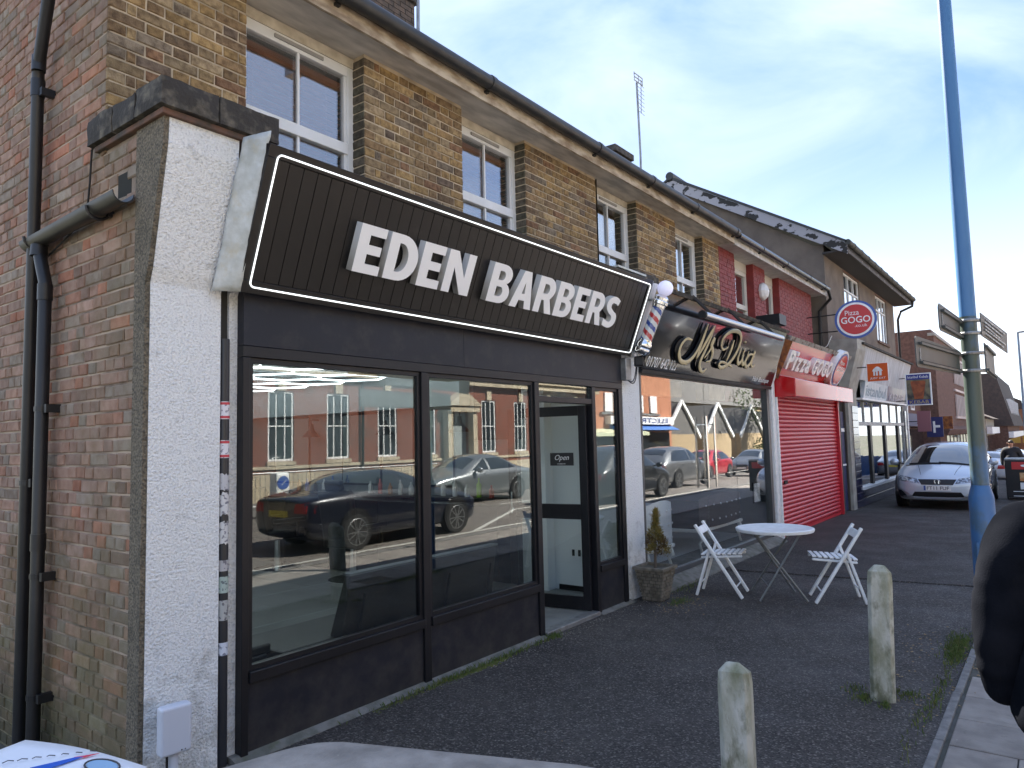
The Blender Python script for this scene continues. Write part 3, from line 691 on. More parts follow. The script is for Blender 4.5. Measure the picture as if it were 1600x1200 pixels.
for a, b in ((.046, 1.461), (1.533, 2.904), (3.966, 4.459)):
    MB().box(a, b, -.012, .0, .0, zs-.051).build('stall_riser', NAVY, HA)
    MB().box(a+.03, b-.03, .004, .010, zs+.04, zh-.03).build('shop_window', GLASS, HA)
MB().box(2.976, 3.904, .004, .010, 2.141, zh-.001).build('fanlight', GLASS, HA)
CONC = mat('footing_concrete', (.20, .19, .17), .95, col2=(.11, .11, .09), scale=9, bump=1.2, bscale=60, stain=[((.07, .085, .02), 7, .58, .8)])
MB().prism([(-.05, .1, -.1), (-.05, -.085, -.1), (-.05, -.075, .0), (-.05, -.01, .025), (-.05, .1, .025)], (3.0, 0, 0)).build('footing', CONC, HA)
MB().prism([(3.92, .1, -.1), (3.92, -.085, -.1), (3.92, -.075, .0), (3.92, -.01, .02), (3.92, .1, .02)], (.68, 0, 0)).build('footing', CONC, HA)
MB().box(2.976, 3.904, -.05, .06, -.05, .035).build('threshold', GALV, HA, bevel=.006)
MB().box(-.002, 1.938, -.035, .04, 2.331, 2.66).build('header_panel', NAVY, HA); MB().box(1.941, 4.537, -.035, .04, 2.331, 2.66).build('header_panel', NAVY, HA)
MB().box(-.05, 4.6, -.02, .50, 3.40, 3.44).build('lead_roof', LEAD, HA)
MB().box(0, 4.6, .08, .14, 2.45, 3.40).build('bulkhead_wall', ROOMD, HA)
# open door, swung inwards
dl = MB(); W_ = .90; ZT = 2.075
dl.box(0, .085, 0, .045, .04, ZT).box(W_-.085, W_, 0, .045, .04, ZT).box(.086, W_-.086, 0, .045, ZT-.10, ZT).box(.086, W_-.086, 0, .045, .93, 1.08).box(.086, W_-.086, 0, .045, .04, .17)
def swing(o, hinge=(3.893, .03, 0), ang=99):
    o.matrix_basis = Matrix.Translation(Vector(hinge)-Vector((-.55, .5, 0))) @ Matrix.Rotation(rad(ang), 4, 'Z')
door = dl.build('door', BLACKM, HA, bevel=.004); swing(door)
MB().box(.086, W_-.086, .018, .024, .171, .929).box(.086, W_-.086, .018, .024, 1.081, ZT-.101).build('door_glass', GLASSD, door)
MB().lathe([(.022, 0), (.022, .01), (.014, .014)], (W_-.045, .046, 1.02), (0, 1, 0), 12).box(W_-.055, W_-.035, .05, .07, .98, 1.20).build('handle', STEEL, door)
MB().box(.3, .6, -.006, -.001, .985, 1.02).build('letterbox', BLACKM, door)
os_ = thing('open_sign', 'small black sign with white writing hanging inside the open door glass', 'sign', (3.8, .3, 1.5))
SGN = MB().obox((3.815, .30, 1.535), (.006, .26, .13), Matrix.Rotation(rad(9), 3, 'Z')).build('board', mat('sign_black', (.015, .015, .017), .5), os_)
text('lettering', 'Open', (3.812-.018, .37, 1.51), Vector((.13, -.99, 0)), Z, .16, .07, WPAINT, os_, .001, shear=.35)
text('lettering', 'COME IN', (3.812-.014, .345, 1.482), Vector((.13, -.99, 0)), Z, .09, .012, WPAINT, os_, .001)

# interior of the barber shop
FLM = mat('floor_tile', (.20, .205, .20), .45, col2=(.15, .155, .15), scale=2)
MB().box(.0, 4.6, .06, 8.75, -.02, .03).build('floor', FLM, HA)
for i in range(1, 8): MB().box(.0, 4.6, i*1.2, i*1.2+.008, .0305, .0315).build('floor_joint', MGREY, HA)
MB().box(4.60, 4.66, .06, 1.40, .03, 2.7).build('inner_wall', MWHITE, HA); MB().box(4.60, 4.66, 1.401, 8.75, .03, 2.7).build('inner_wall', mat('inner_dark_grey', (.17, .185, .19), .75), HA); MB().box(-.06, 0, .16, 8.75, .03, 2.7).build('inner_wall', MWHITE, HA); MB().box(0, 4.6, 8.70, 8.79, .03, 2.7).build('inner_wall', MGREY, HA)
MB().box(-.06, 4.66, .15, 8.79, 2.70, 2.75).build('ceiling', mat('ceiling_grey', (.42, .44, .45), .8), HA)
MB().box(4.40, 4.599, 2.2, 8.0, 2.20, 2.69).build('soffit_box', MGREY, HA)
MB().box(4.45, 4.599, .95, 1.30, .03, 2.69).build('column', MWHITE, HA)
for k in range(7): MB().box(4.05, 4.585, 1.35+k*1.0, 2.34+k*1.0, .04, 1.0).build('cabinet', BLACKM, HA, bevel=.006)
MB().box(3.97, 4.02, .95, 1.6, 1.75, 2.69).build('screen_panel', mat('black_panel', (.015, .015, .017), .5), HA)
MB().box(4.594, 4.60, .4, .9, .03, .09).build('skirting', BLACKM, HA)
MB().box(4.590, 4.599, .60, .63, .42, .49).box(4.590, 4.599, .68, .71, .42, .49).build('socket', RUBBER, HA)
# hexagon ceiling light
LEDM = mat('led_white', (.9, .95, 1), .5, emit=((.86, .95, 1.0), 1.5))
hx = thing('ceiling_light', 'bright white hexagon grid LED light on the barber shop ceiling', 'light', (2.4, 4, 2.6))
segs = set(); s_ = .46
for q in range(-1, 8):
    for r_ in range(-1, 12):
        cx = .3+q*s_*1.5; cy = .7+(r_+(q % 2)*.5)*s_*math.sqrt(3)
        pts = [(round(cx+s_*math.cos(rad(60*k)), 2), round(cy+s_*math.sin(rad(60*k)), 2)) for k in range(6)]
        for k in range(6):
            a, b = sorted((pts[k], pts[(k+1) % 6]))
            if .1 < a[0] < 4.38 and .1 < b[0] < 4.38 and .3 < a[1] < 7.4 and .3 < b[1] < 7.4: segs.add((a, b))
def key(s): return tuple(round(v*8)/8 for p in s for v in p)
seen = set()
tb_mesh = MB().tube([(-.225, 0, 0), (.225, 0, 0)], .011, 6).mesh('tube_light'); tb_mesh.materials.append(LEDM)
for s in sorted(segs):
    k = key(s)
    if k in seen: continue
    seen.add(k); a, b = Vector((*s[0], 2.60)), Vector((*s[1], 2.60)); o = bpy.data.objects.new('tube_light', tb_mesh); C.objects.link(o); o.parent = hx
    o.location = (a+b)/2-Vector((2.4, 4, 2.6)); o.rotation_euler = (0, 0, math.atan2((b-a).y, (b-a).x)); WL[o.as_pointer()] = Vector()
# mirrors, shelves, lamps along the right hand wall
MIR = mat('mirror_glass', (.62, .68, .66), .08, .9)
mls = ['wall mirror nearest the back of the barber shop', 'middle wall mirror in the barber shop', 'wall mirror nearest the barber shop window']
shl = ['black shelf under the rearmost wall mirror', 'black shelf under the middle wall mirror', 'black shelf under the mirror nearest the window']
for i, (a, b) in enumerate(((5.5, 6.35), (3.88, 4.68), (2.5, 3.2))):
    t = thing('wall_mirror', mls[i], 'mirror', (4.59, a, 1.8), 'mirrors in the barber shop')
    MB().box(4.585, 4.597, a, b, 1.18, 2.16).build('glass', MIR, t); MB().box(4.588, 4.599, a-.03, b+.03, 1.15, 2.19).build('frame', BLACKM, t)
    t = thing('shelf', shl[i], 'shelf', (4.5, a, 1.42), 'shelves in the barber shop')
    MB().box(4.30, 4.58, a-.9, a+.25, 1.02, 1.05).build('board', BLACKM, t, bevel=.004); MB().box(4.35, 4.58, a-.7, a-.67, .9, 1.02).box(4.35, 4.58, a+.1, a+.13, .9, 1.02).build('bracket', BLACKM, t)
    cols = [(.03, .10, .35), (.35, .04, .03), (.25, .45, .05), (.5, .5, .5), (.02, .02, .02), (.3, .12, .03)]
    for k in range(5):
        yy = a-.75+k*.2; h_ = U(.14, .24); c_ = random.choice(cols)
        MB().lathe([(.032, 0), (.032, h_*.65), (.012, h_*.8), (.012, h_)], (4.45, yy, 1.051), Z, 10).build('bottle', mat('bottle_%d' % cols.index(c_), c_, .35), None, smooth='a')
        tag(bpy.context.scene.collection.objects[-1], None)
    l_ = thing('wall_lamp', ['black cone wall lamp at the rear of the barber shop', 'black cone wall lamp above the middle shelf of the barber shop', 'black cone wall lamp nearest the shop window'][i], 'lamp', (4.5, a-.25, 1.9), 'cone lamps in the barber shop')
    MB().lathe([(.14, 0), (.13, .01), (.04, .12), (.03, .2)], (4.45, a-.25, 1.86), Z, 16).build('shade', BLACKM, l_, smooth='a'); MB().tube([(4.45, a-.25, 2.05), (4.45, a-.25, 2.12), (4.59, a-.25, 2.12)], .01, 6).build('arm', BLACKM, l_)
kk = 0
names = ['rear shelf', 'middle shelf', 'front shelf']; pos5 = ['farthest from the window', 'second from the far end', 'in the middle of the row', 'second from the near end', 'nearest the window']
bots = [o for o in C.objects if o.name.split('.')[0] == 'bottle']
for i, o in enumerate(bots): tag(o, 'hair product bottle on the %s, %s' % (names[i//5], pos5[4-i % 5]), 'bottle', 'bottles on the barber shelves')
# barber chairs
def barber_chair(x, y, rz, label):
    t = thing('barber_chair', label, 'chair', (0, 0, 0), 'barber chairs'); BL = mat('black_leather', (.012, .012, .014), .38)
    MB().lathe([(.32, 0), (.32, .03), (.06, .06), (.045, .45)], (0, 0, .03), Z, 20).build('pedestal', STEEL, t, smooth='a')
    MB().box(-.28, .28, -.27, .27, .46, .60).build('seat', BL, t, bevel=.04); MB().obox((-.30, 0, .88), (.12, .5, .62), Matrix.Rotation(rad(-10), 3, 'Y')).build('backrest', BL, t, bevel=.04)
    MB().obox((-.37, 0, 1.24), (.09, .26, .14), Matrix.Rotation(rad(-10), 3, 'Y')).build('headrest', BL, t, bevel=.03)
    for s in (-1, 1): MB().box(-.25, .22, s*.32-.035, s*.32+.035, .70, .75).box(.1, .14, s*.32-.02, s*.32+.02, .5, .7).build('armrest', BL, t, bevel=.012)
    t.location = (x, y, 0); t.rotation_euler = (0, 0, rz); return t
bc = barber_chair(3.7, 3.4, .2, 'black leather barber chair nearest the shop window')
dup(bc, (3.7, 5.0, 0), -.1, 'black leather barber chair in the middle of the barber shop'); dup(bc, (3.7, 6.6, 0), .1, 'black leather barber chair farthest inside the barber shop')
# waiting bench, its back against the window
BLK = mat('bench_leather', (.020, .018, .017), .42, bump=.15, bscale=15); BTR = mat('bench_trim', (.16, .17, .17), .5)
bn = thing('waiting_bench', 'long black padded bench with its back to the barber shop window', 'bench', (1.8, .5, 0))
MB().box(.50, 3.0, .30, .80, .06, .34).build('base', BLK, bn, bevel=.01); MB().box(.48, 3.0, .28, .85, .345, .42).build('seat', BLK, bn, bevel=.015)
MB().prism([(.90, .20, .42), (.90, .34, .42), (.97, .26, .83), (.97, .20, .83)], (1.62, 0, 0)).build('backrest', BLK, bn, bevel=.01)
MB().box(.96, 2.60, .19, .27, .832, .846).build('trim', BTR, bn)
for xx in (1.02, 1.9, 2.42): MB().bar((xx, .185, .42), (xx+.05, .165, .70), .02, .01).build('strap', RUBBER, bn)
bn2 = thing('storage_box', 'black padded box seat at the left end of the barber shop window', 'box', (.2, .4, 0))
MB().box(.08, .32, .2, .8, .04, .47).build('body', BLK, bn2, bevel=.01); MB().box(.07, .34, .19, .82, .472, .53).build('lid', BLK, bn2, bevel=.012)

# ------------------------------------------------------------------ big black sign, leaning out at the top
SA0, SAV = Vector((0, -.10, 2.64)), Vector((0, -.30, .76)).normalized(); SAN = X.cross(SAV).normalized()
def SP(u, v, n=0): return SA0 + X*u + SAV*v + SAN*n
SIGNB = mat('sign_black_board', (.0055, .005, .0055), .36, spec=.35, col2=(.009, .0078, .008), scale=3, bump=.1, bscale=8, stain=[((.045, .040, .038), 7, .60, .80, (2, 9, 10, 0), .5)])
sg = thing('fascia_sign', 'long black boarded shop sign leaning out, with big white raised letters', 'sign', (2.3, -.25, 3.0))
def sp_prism(pts, n0, n1, name, m, par, bevel=0): return MB().prism([SP(u, v, n0) for u, v in pts], SAN*(n1-n0)).build(name, m, par, bevel=bevel)
sp_prism([(-.082, -.01), (4.60, -.01), (4.60, .825), (-.082, .825)], -.05, -.002, 'backing', SIGNB, sg)
for i in range(45):     # tongue-and-groove boards, one part each
    u0 = .066+i*.0990; u1 = u0+.0945
    if i == 0: sp_prism([(-.0, .062), (.0615, .062), (.0615, .757), (.0, .757)], -.002, .010, 'board', SIGNB, sg)
    sp_prism([(u0, .062), (min(u1, 4.535), .062), (min(u1, 4.535), .757), (u0, .757)], -.002, .010+U(-.0008, .0008), 'board', SIGNB, sg, bevel=.0018)
fm = MB()
for pts in ([(-.085, -.015), (4.603, -.015), (4.603, .060), (-.085, .060)], [(-.085, .759), (4.603, .759), (4.603, .83), (-.085, .83)], [(-.085, .061), (-.002, .061), (-.002, .758), (-.085, .758)], [(4.540, .061), (4.603, .061), (4.603, .758), (4.540, .758)]):
    fm.prism([SP(u, v, -.001) for u, v in pts], SAN*.018)
fm.build('frame', SIGNB, sg, bevel=.003)
pts = []
for cu_, cv_, a0 in ((4.535, .755, 0), (.002, .755, 90), (.002, .055, 180), (4.535, .055, 270)):
    for k in range(6): a = rad(a0+k*18); pts.append(SP(cu_+.03*math.cos(a), cv_+.03*math.sin(a), .024))
MB().tube(pts, .0048, 8, closed=True).build('led_border', mat('led_border', (.85, .87, .88), .4, emit=((.95, 1, 1), .35)), sg, smooth=True)
LETF = mat('letter_face', (.88, .89, .90), .35); LETS = mat('letter_side', (.58, .58, .56), .45)
def glyph(ch):
    """heavy condensed sans outlines on a 0..w x 0..1 box: list of (outer, [holes])"""
    t = .235; hz = .20
    def arc(cx, cy, rx, ry, a0, a1, n=9): return [(cx+rx*math.cos(rad(a0+(a1-a0)*k/n)), cy+ry*math.sin(rad(a0+(a1-a0)*k/n))) for k in range(n+1)]
    if ch == 'E': return .60, [([(0, 0), (.58, 0), (.58, hz), (t, hz), (t, .405), (.53, .405), (.53, .60), (t, .60), (t, .80), (.58, .80), (.58, 1), (0, 1)], [])]
    if ch == 'D': return .74, [([(0, 0), (.30, 0)]+arc(.30, .5, .44, .5, -90, 90, 14)+[(0, 1)], [[(t, hz-.01), (t, .81), (.29, .81)]+arc(.29, .5, .205, .31, 90, -90, 12)])]
    if ch == 'N': return .78, [([(0, 0), (.22, 0), (.22, .60), (.53, 0), (.78, 0), (.78, 1), (.56, 1), (.56, .40), (.25, 1), (0, 1)], [])]
    if ch == 'B': return .70, [([(0, 0), (.38, 0)]+arc(.38, .285, .315, .285, -90, 62, 9)+arc(.37, .74, .30, .26, -48, 90, 8)+[(0, 1)],
                               [[(t, .175), (t, .425), (.36, .425)]+arc(.36, .30, .10, .125, 90, -90, 8), [(t, .59), (t, .825), (.35, .825)]+arc(.35, .7075, .09, .1175, 90, -90, 8)])]
    if ch == 'A': return .80, [([(0, 0), (.245, 0), (.30, .21), (.50, .21), (.555, 0), (.80, 0), (.53, 1), (.27, 1)], [[(.345, .39), (.40, .70), (.455, .39)]])]
    if ch == 'R': return .72, [([(0, 0), (t, 0), (t, .36), (.325, .36), (.475, 0), (.735, 0), (.55, .41)]+arc(.37, .69, .315, .31, -45, 90, 9)+[(0, 1)], [[(t, .54), (t, .81), (.35, .81)]+arc(.35, .675, .105, .135, 90, -90, 8)])]
    if ch == 'S': return .66, [([(.02, .045)]+arc(.30, .29, .35, .30, -100, 42, 9)+[(.42, .545), (.32, .60)]+arc(.335, .70, .085, .10, 215, 80, 5)+[(.45, .79), (.565, .745), (.63, .915)]+
                                arc(.36, .72, .35, .29, 52, 215, 9)+[(.20, .455), (.33, .40)]+arc(.305, .29, .10, .105, 38, -95, 5)+[(.20, .195), (.02, .265)], [])]
def letter(ch, u, v, w, h, depth, par, n0=.012):
    gw, shapes = glyph(ch); cu = bpy.data.curves.new('letter', 'CURVE'); cu.dimensions = '2D'; cu.fill_mode = 'BOTH'; cu.extrude = .5
    for outer, holes in shapes:
        for loop in [outer]+holes:
            sp = cu.splines.new('POLY'); sp.points.add(len(loop)-1); sp.use_cyclic_u = True
            for p, (a, b) in zip(sp.points, loop): p.co = (a/gw*w, b*h, 0, 1)
    ob = bpy.data.objects.new('l', cu); C.objects.link(ob); dg = bpy.context.evaluated_depsgraph_get(); dg.update()
    me = bpy.data.meshes.new_from_object(ob.evaluated_get(dg)); bpy.data.objects.remove(ob); bpy.data.curves.remove(cu)
    for v_ in me.vertices: v_.co.z = (v_.co.z+.5)*depth
    me.update(); me.materials.clear(); me.materials.append(LETF); me.materials.append(LETS)
    for p in me.polygons: p.material_index = 0 if abs(p.normal.z) > .5 else 1
    place_mesh(me, SP(u, v, n0), X, SAV, SAN); o = link('letter', me, None, par); o['label'] = 'white raised letter %s' % ch; return o
u = .615
def word(s, u, u_end, v, h):
    ws = [glyph(c)[0] for c in s]; gap = .085; tot = sum(ws)+gap*(len(s)-1); k = (u_end-u)/tot
    for c, w_ in zip(s, ws): letter(c, u, v, w_*k, h, .058, sg); u += (w_+gap)*k
word('EDEN', .615, 1.735, .243, .311); word('BARBERS', 1.955, 3.985, .243, .311)
# white end trim of the sign and the strip beyond
MB().prism([SP(4.606, -.02, -.05), SP(4.63, -.02, -.05), SP(4.63, .83, -.05), SP(4.606, .83, -.05)], SAN*.06).build('end_trim', GALV, sg)

# pillar between the shops
pilaster(HA, 4.60, 5.00, 3.36, PEB, proj=.16)
rough_block(4.50, 5.08, -.27, .5, 3.405, 3.55, 'coping', COPING, HA, amp=.02, step=.05)
MB().box(3.95, 4.56, -.36, .5, 3.455, 3.475).build('flashing', LEAD, HA)
MB().prism([(4.64, -.10, 2.68), (4.70, -.14, 2.68), (4.70, -.40, 3.40), (4.64, -.36, 3.40)], (.06, 0, 0)).build('white_board', WPAINT, HA)

# barber pole
bp_ = thing('barber_pole', 'barber pole with red, white and blue stripes, chrome ends and white globe', 'barber pole', (4.72, -.3, 2.7))
B0, B1 = Vector((4.655, -.235, 2.70)), Vector((4.70, -.455, 3.215)); ax = (B1-B0).normalized(); LL = (B1-B0).length
def stripes():
    n = 36; rws = 60; g = MB(); r = .062; q = Z.rotation_difference(ax)
    for j in range(rws+1):
        for k in range(n): a = 2*math.pi*k/n; g.v.append(tuple(B0+ax*(.09+(LL-.17)*j/rws)+q @ Vector((r*math.cos(a), r*math.sin(a), 0))))
    me_f = []; mi = []
    for j in range(rws):
        for k in range(n):
            g.f.append([j*n+k, j*n+(k+1) % n, (j+1)*n+(k+1) % n, (j+1)*n+k]); ph = (j/rws*2.05 + k/n + .2) % 1.0; s = int(ph*4) if ph*4 % 1 >= 0 else 0
            mi.append({0: 1, 1: 0, 2: 2, 3: 0}[int(ph*4)])
    o = g.build('cylinder', [mat('pole_white', (.75, .77, .78), .25), mat('pole_red', (.55, .02, .03), .25), mat('pole_blue', (.02, .07, .35), .25)], bp_, smooth=True)
    for p, i in zip(o.data.polygons, mi): p.material_index = i
stripes()
MB().lathe([(.069, .085), (.069, LL-.075)], B0, ax, 28).build('glass_tube', glass_mat('clear_tube', (.97, .98, .98), 1.2), bp_, smooth='a')
MB().lathe([(.045, -.075), (.075, -.06), (.088, -.03), (.088, .0), (.078, .01), (.085, .03), (.085, .06), (.074, .075), (.070, .10)], B0, ax, 28).build('lower_cap', STEEL, bp_, smooth='a')
MB().lathe([(.072, -.09), (.076, -.06), (.088, -.05), (.088, -.02), (.078, -.01), (.082, .02), (.06, .04), (.04, .055)], B1, ax, 28).build('upper_cap', STEEL, bp_, smooth='a')
GLB = MB().lathe([(.001, -.085)]+[(.085*math.sin(rad(a)), -.085*math.cos(rad(a))) for a in range(15, 180, 15)]+[(.001, .085)], B1+ax*.125, ax, 24).build('globe', mat('globe_opal', (.72, .72, .82), .25, emit=((.6, .6, .9), .10)), bp_, smooth=True)
for P_ in (B0+ax*.0, B1): MB().bar(P_, P_+Vector((-.02, .20, .02)), .03, .02).build('bracket', GALV, bp_)
# junction box, cable loops and camera under the sign
jb = thing('junction_box', 'grey metal box with looping black cables under the end of the barber sign', 'box', (4.55, -.09, 2.5))
MB().box(4.52, 4.64, -.10, -.012, 2.36, 2.60).build('case', GALV, jb, bevel=.008)
for r_, d_ in ((.10, 0), (.12, .02)):
    pts = [(4.60+d_+.24*(k/12), -.06-.02*math.sin(k/12*3.14), 2.37-r_*math.sin(k/12*3.14)+k/12*.20) for k in range(13)]
    MB().tube(pts, .006, 6).build('cable', RUBBER, jb, smooth=True)
sc_ = thing('floodlight', 'small black floodlight on the white pillar beside the phone number', 'light', (4.9, -.15, 2.6))
MB().obox((4.72, -.15, 2.57), (.11, .10, .11), Matrix.Rotation(.5, 3, 'Z')).build('head', BLACKM, sc_, bevel=.015); MB().box(4.70, 4.74, -.11, .0, 2.62, 2.66).build('bracket', WPAINT, sc_)
mbx = thing('sensor_box', 'little white box above the black floodlight on the pillar', 'box', (4.87, -.02, 2.7))
MB().box(4.84, 4.90, -.10, -.04, 2.655, 2.72).build('case', WPAINT, mbx, bevel=.005)

# ------------------------------------------------------------------ drain pipes
def pipe(name, pts, r, m, label, joints=(), clips=()):
    t = thing(name, label, 'pipe', pts[0]); MB().tube(pts, r, 16).build('tube', m, t, smooth='a')
    for z in joints: p = pipe_at(pts, z); MB().lathe([(r*1.13, -.05), (r*1.13, .05)], p, Z, 16).build('collar', m, t, smooth='a')
    for z in clips:
        p = pipe_at(pts, z); MB().lathe([(r*1.12, -.015), (r*1.12, .015)], p, Z, 16).box(p.x, -.54, p.y-r-.05, p.y-r-.01, z-.012, z+.012).box(p.x-.01, -.545, p.y-r-.055, p.y-r-.02, z-.025, z+.025).build('clip', m, t)
    return t
def pipe_at(pts, z):
    for a, b in zip(pts, pts[1:]):
        a, b = Vector(a), Vector(b)
        if min(a.z, b.z) <= z <= max(a.z, b.z): return a+(b-a)*((z-a.z)/(b.z-a.z))
    return Vector(pts[0])
XP = -.615
pipe('downpipe', [(XP, 1.36, -.1), (XP, 1.36, 4.16), (XP-.01, 1.335, 4.22), (XP-.10, .76, 5.0)], .036, PIPE, 'tall black downpipe on the side wall, bending towards the eaves at the top', (4.1, 4.24), (1.55, 4.05))
dp = pipe('downpipe', [(XP, 1.15, -.1), (XP, 1.15, 2.78), (XP-.005, 1.20, 2.90), (XP-.01, 1.235, 3.0)], .037, PIPE, 'shorter black downpipe under the half round gutter on the side wall', (2.72, 1.2), (.3, 1.0, 2.0))
sg2 = thing('gutter', 'short open half round black gutter sloping across the side wall', 'gutter', (-.62, .7, 3.07))
half_gutter('', (-.62, .115, 3.11), (-.62, 1.42, 3.075), .058, GUT, '', sg2)
for yy in (.42, 1.32): MB().tube([(-.62+.064*math.cos(a), yy, 3.09+.064*math.sin(a)) for a in [math.pi+math.pi*k/8 for k in range(9)]], .010, 6).box(-.57, -.54, yy-.02, yy+.02, 3.05, 3.14).build('bracket', PIPE, sg2)
MB().lathe([(.05, -.07), (.045, .0)], (XP-.01, 1.235, 3.03), Z, 16).build('outlet', PIPE, sg2, smooth='a')
cb = thing('cable', 'thin black cable hanging in a curve below the coping on the side wall', 'cable', (-.55, .6, 3.4))
MB().tube([(-.565, .60, 3.56), (-.565, .655, 3.5), (-.57, .66, 3.3), (-.57, .68, 3.18), (-.57, .78, 3.09), (-.57, 1.0, 3.03), (-.57, 1.3, 2.96)], .006, 6).build('wire', RUBBER, cb, smooth=True)
# stickered slim pipe between pilaster and shopfront
pp = thing('sticker_pipe', 'slim black pipe covered in torn stickers beside the shopfront window', 'pipe', (-.09, -.01, 0))
MB().tube([(-.088, .022, -.05), (-.088, .022, 2.36)], .029, 14).build('tube', mat('slim_pipe', (.022, .024, .030), .4), pp, smooth='a')
STK = [(1.90, .10, (.72, .70, .74)), (1.68, .10, (.72, .70, .74)), (1.50, .09, (.5, .5, .52)), (1.36, .12, (.62, .62, .62)), (1.20, .12, (.60, .60, .60)), (1.05, .06, (.45, .44, .45)), (.93, .09, (.38, .47, .43)), (.78, .11, (.42, .43, .42)), (.59, .07, (.62, .66, .74))]
for i, (z, h, c_) in enumerate(STK):
    g = MB(); 
    for k in range(9):
        a = rad(200+k*17); j = U(-.008, .008) if i in (2, 3, 4) else 0
        for zz in (z+j, z+h+j*1.5): g.v.append((-.088+.0305*math.cos(a), .022+.0305*math.sin(a), zz))
    for k in range(8): g.f.append([2*k, 2*k+2, 2*k+3, 2*k+1])
    g.build('sticker', mat('sticker_%d' % i, c_, .5, col2=(c_[0]*.35, c_[1]*.35, c_[2]*.4), scale=45, ramp=(.56, .60)), pp)
    if i < 2:
        for zz in (z+.004, z+h-.018):
            g = MB()
            for k in range(9):
                a = rad(200+k*17)
                for z2 in (zz, zz+.014): g.v.append((-.088+.0312*math.cos(a), .022+.0312*math.sin(a), z2))
            for k in range(8): g.f.append([2*k, 2*k+2, 2*k+3, 2*k+1])
            g.build('sticker', mat('sticker_red', (.55, .05, .07), .5), pp)

# ================================================================== SALON SHOPFRONT AND SIGN
FRB = MB().box(5.01, 5.05, -.0, .07, .16, 2.50).box(9.44, 9.56, -.02, .08, .06, 2.50).box(5.051, 9.439, .0, .07, 2.46, 2.50).box(5.051, 9.439, .0, .07, .10, .15).build('shopfront_frame', mat('grey_frame', (.06, .065, .07), .4), HB)
for a, b in ((5.055, 6.93), (6.945, 8.05), (8.065, 9.435)): MB().box(a, b, .028, .036, .155, 2.455).build('shop_window', GLASSB, HB)
for xx in (6.80, 7.08):
    hd = MB().tube([(xx, -.045, 1.05), (xx, -.045, 2.0)], .016, 12).box(xx-.008, xx+.008, -.045, .028, 1.15, 1.165).box(xx-.008, xx+.008, -.045, .028, 1.88, 1.895).build('handle', STEEL, HB, smooth='a')
MB().box(4.98, 9.6, .10, .5, -.1, .10).build('step', CONC, HB)
MB().prism([(4.98, .10, -.05), (4.98, -.20, -.05), (4.98, -.18, .02), (4.98, -.02, .095), (4.98, .10, .095)], (4.62, 0, 0)).build('footing', CONC, HB)
STW = mat('salon_floor', (.50, .51, .50), .4)
MB().box(5.0, 9.6, .08, 6, .05, .098).build('floor', STW, HB); MB().box(4.95, 4.99, .2, 6, .1, 2.7).box(9.62, 9.66, .1, 6, .1, 2.7).box(5, 9.6, 6, 6.1, .1, 2.7).build('inner_walls', mat('salon_wall', (.22, .235, .24), .8), HB)['kind'] = 'stuff'
MB().box(4.95, 9.66, .1, 6.1, 2.7, 2.75).build('ceiling', MWHITE, HB); MB().box(4.9, 9.7, .08, .14, 2.46, 3.3).build('bulkhead_wall', ROOMD, HB)
pilaster(HB, 9.60, 9.93, 3.34, PEB, proj=.16)
MB().tube([(9.66, -.03, .05), (9.66, -.03, 2.5)], .022, 8).build('conduit', WPAINT, HB)
SB0, SBV = Vector((0, -.05, 2.52)), Vector((0, -.30, .86)).normalized(); SBN = X.cross(SBV).normalized()
def QP(u, v, n=0): return SB0 + X*u + SBV*v + SBN*n
ms = thing('fascia_sign', 'glossy black salon sign with gold script lettering and a phone number', 'sign', (7.2, -.2, 2.95))
GLB_ = mat('gloss_black_acrylic', (.007, .008, .011), .10, spec=.4, coat=.25, bump=.008, bscale=1.2)
MB().prism([QP(5.0, 0, -.03), QP(9.60, 0, -.03), QP(9.60, .905, -.03), QP(5.0, .905, -.03)], SBN*.03).build('panel', GLB_, ms, bevel=.003)
MB().prism([QP(4.98, .906, -.04), QP(9.62, .906, -.04), QP(9.62, .955, -.04), QP(4.98, .955, -.04)], SBN*.07).build('top_trim', COPING, ms)
MB().prism([QP(4.99, -.05, -.03), QP(9.61, -.05, -.03), QP(9.61, -.003, -.03), QP(4.99, -.003, -.03)], SBN*.04).build('bottom_trim', BLACKM, ms)
GOLD = mat('gold_letter', (.52, .45, .27), .45, .1); GB = mat('letter_return', (.012, .012, .012), .4)
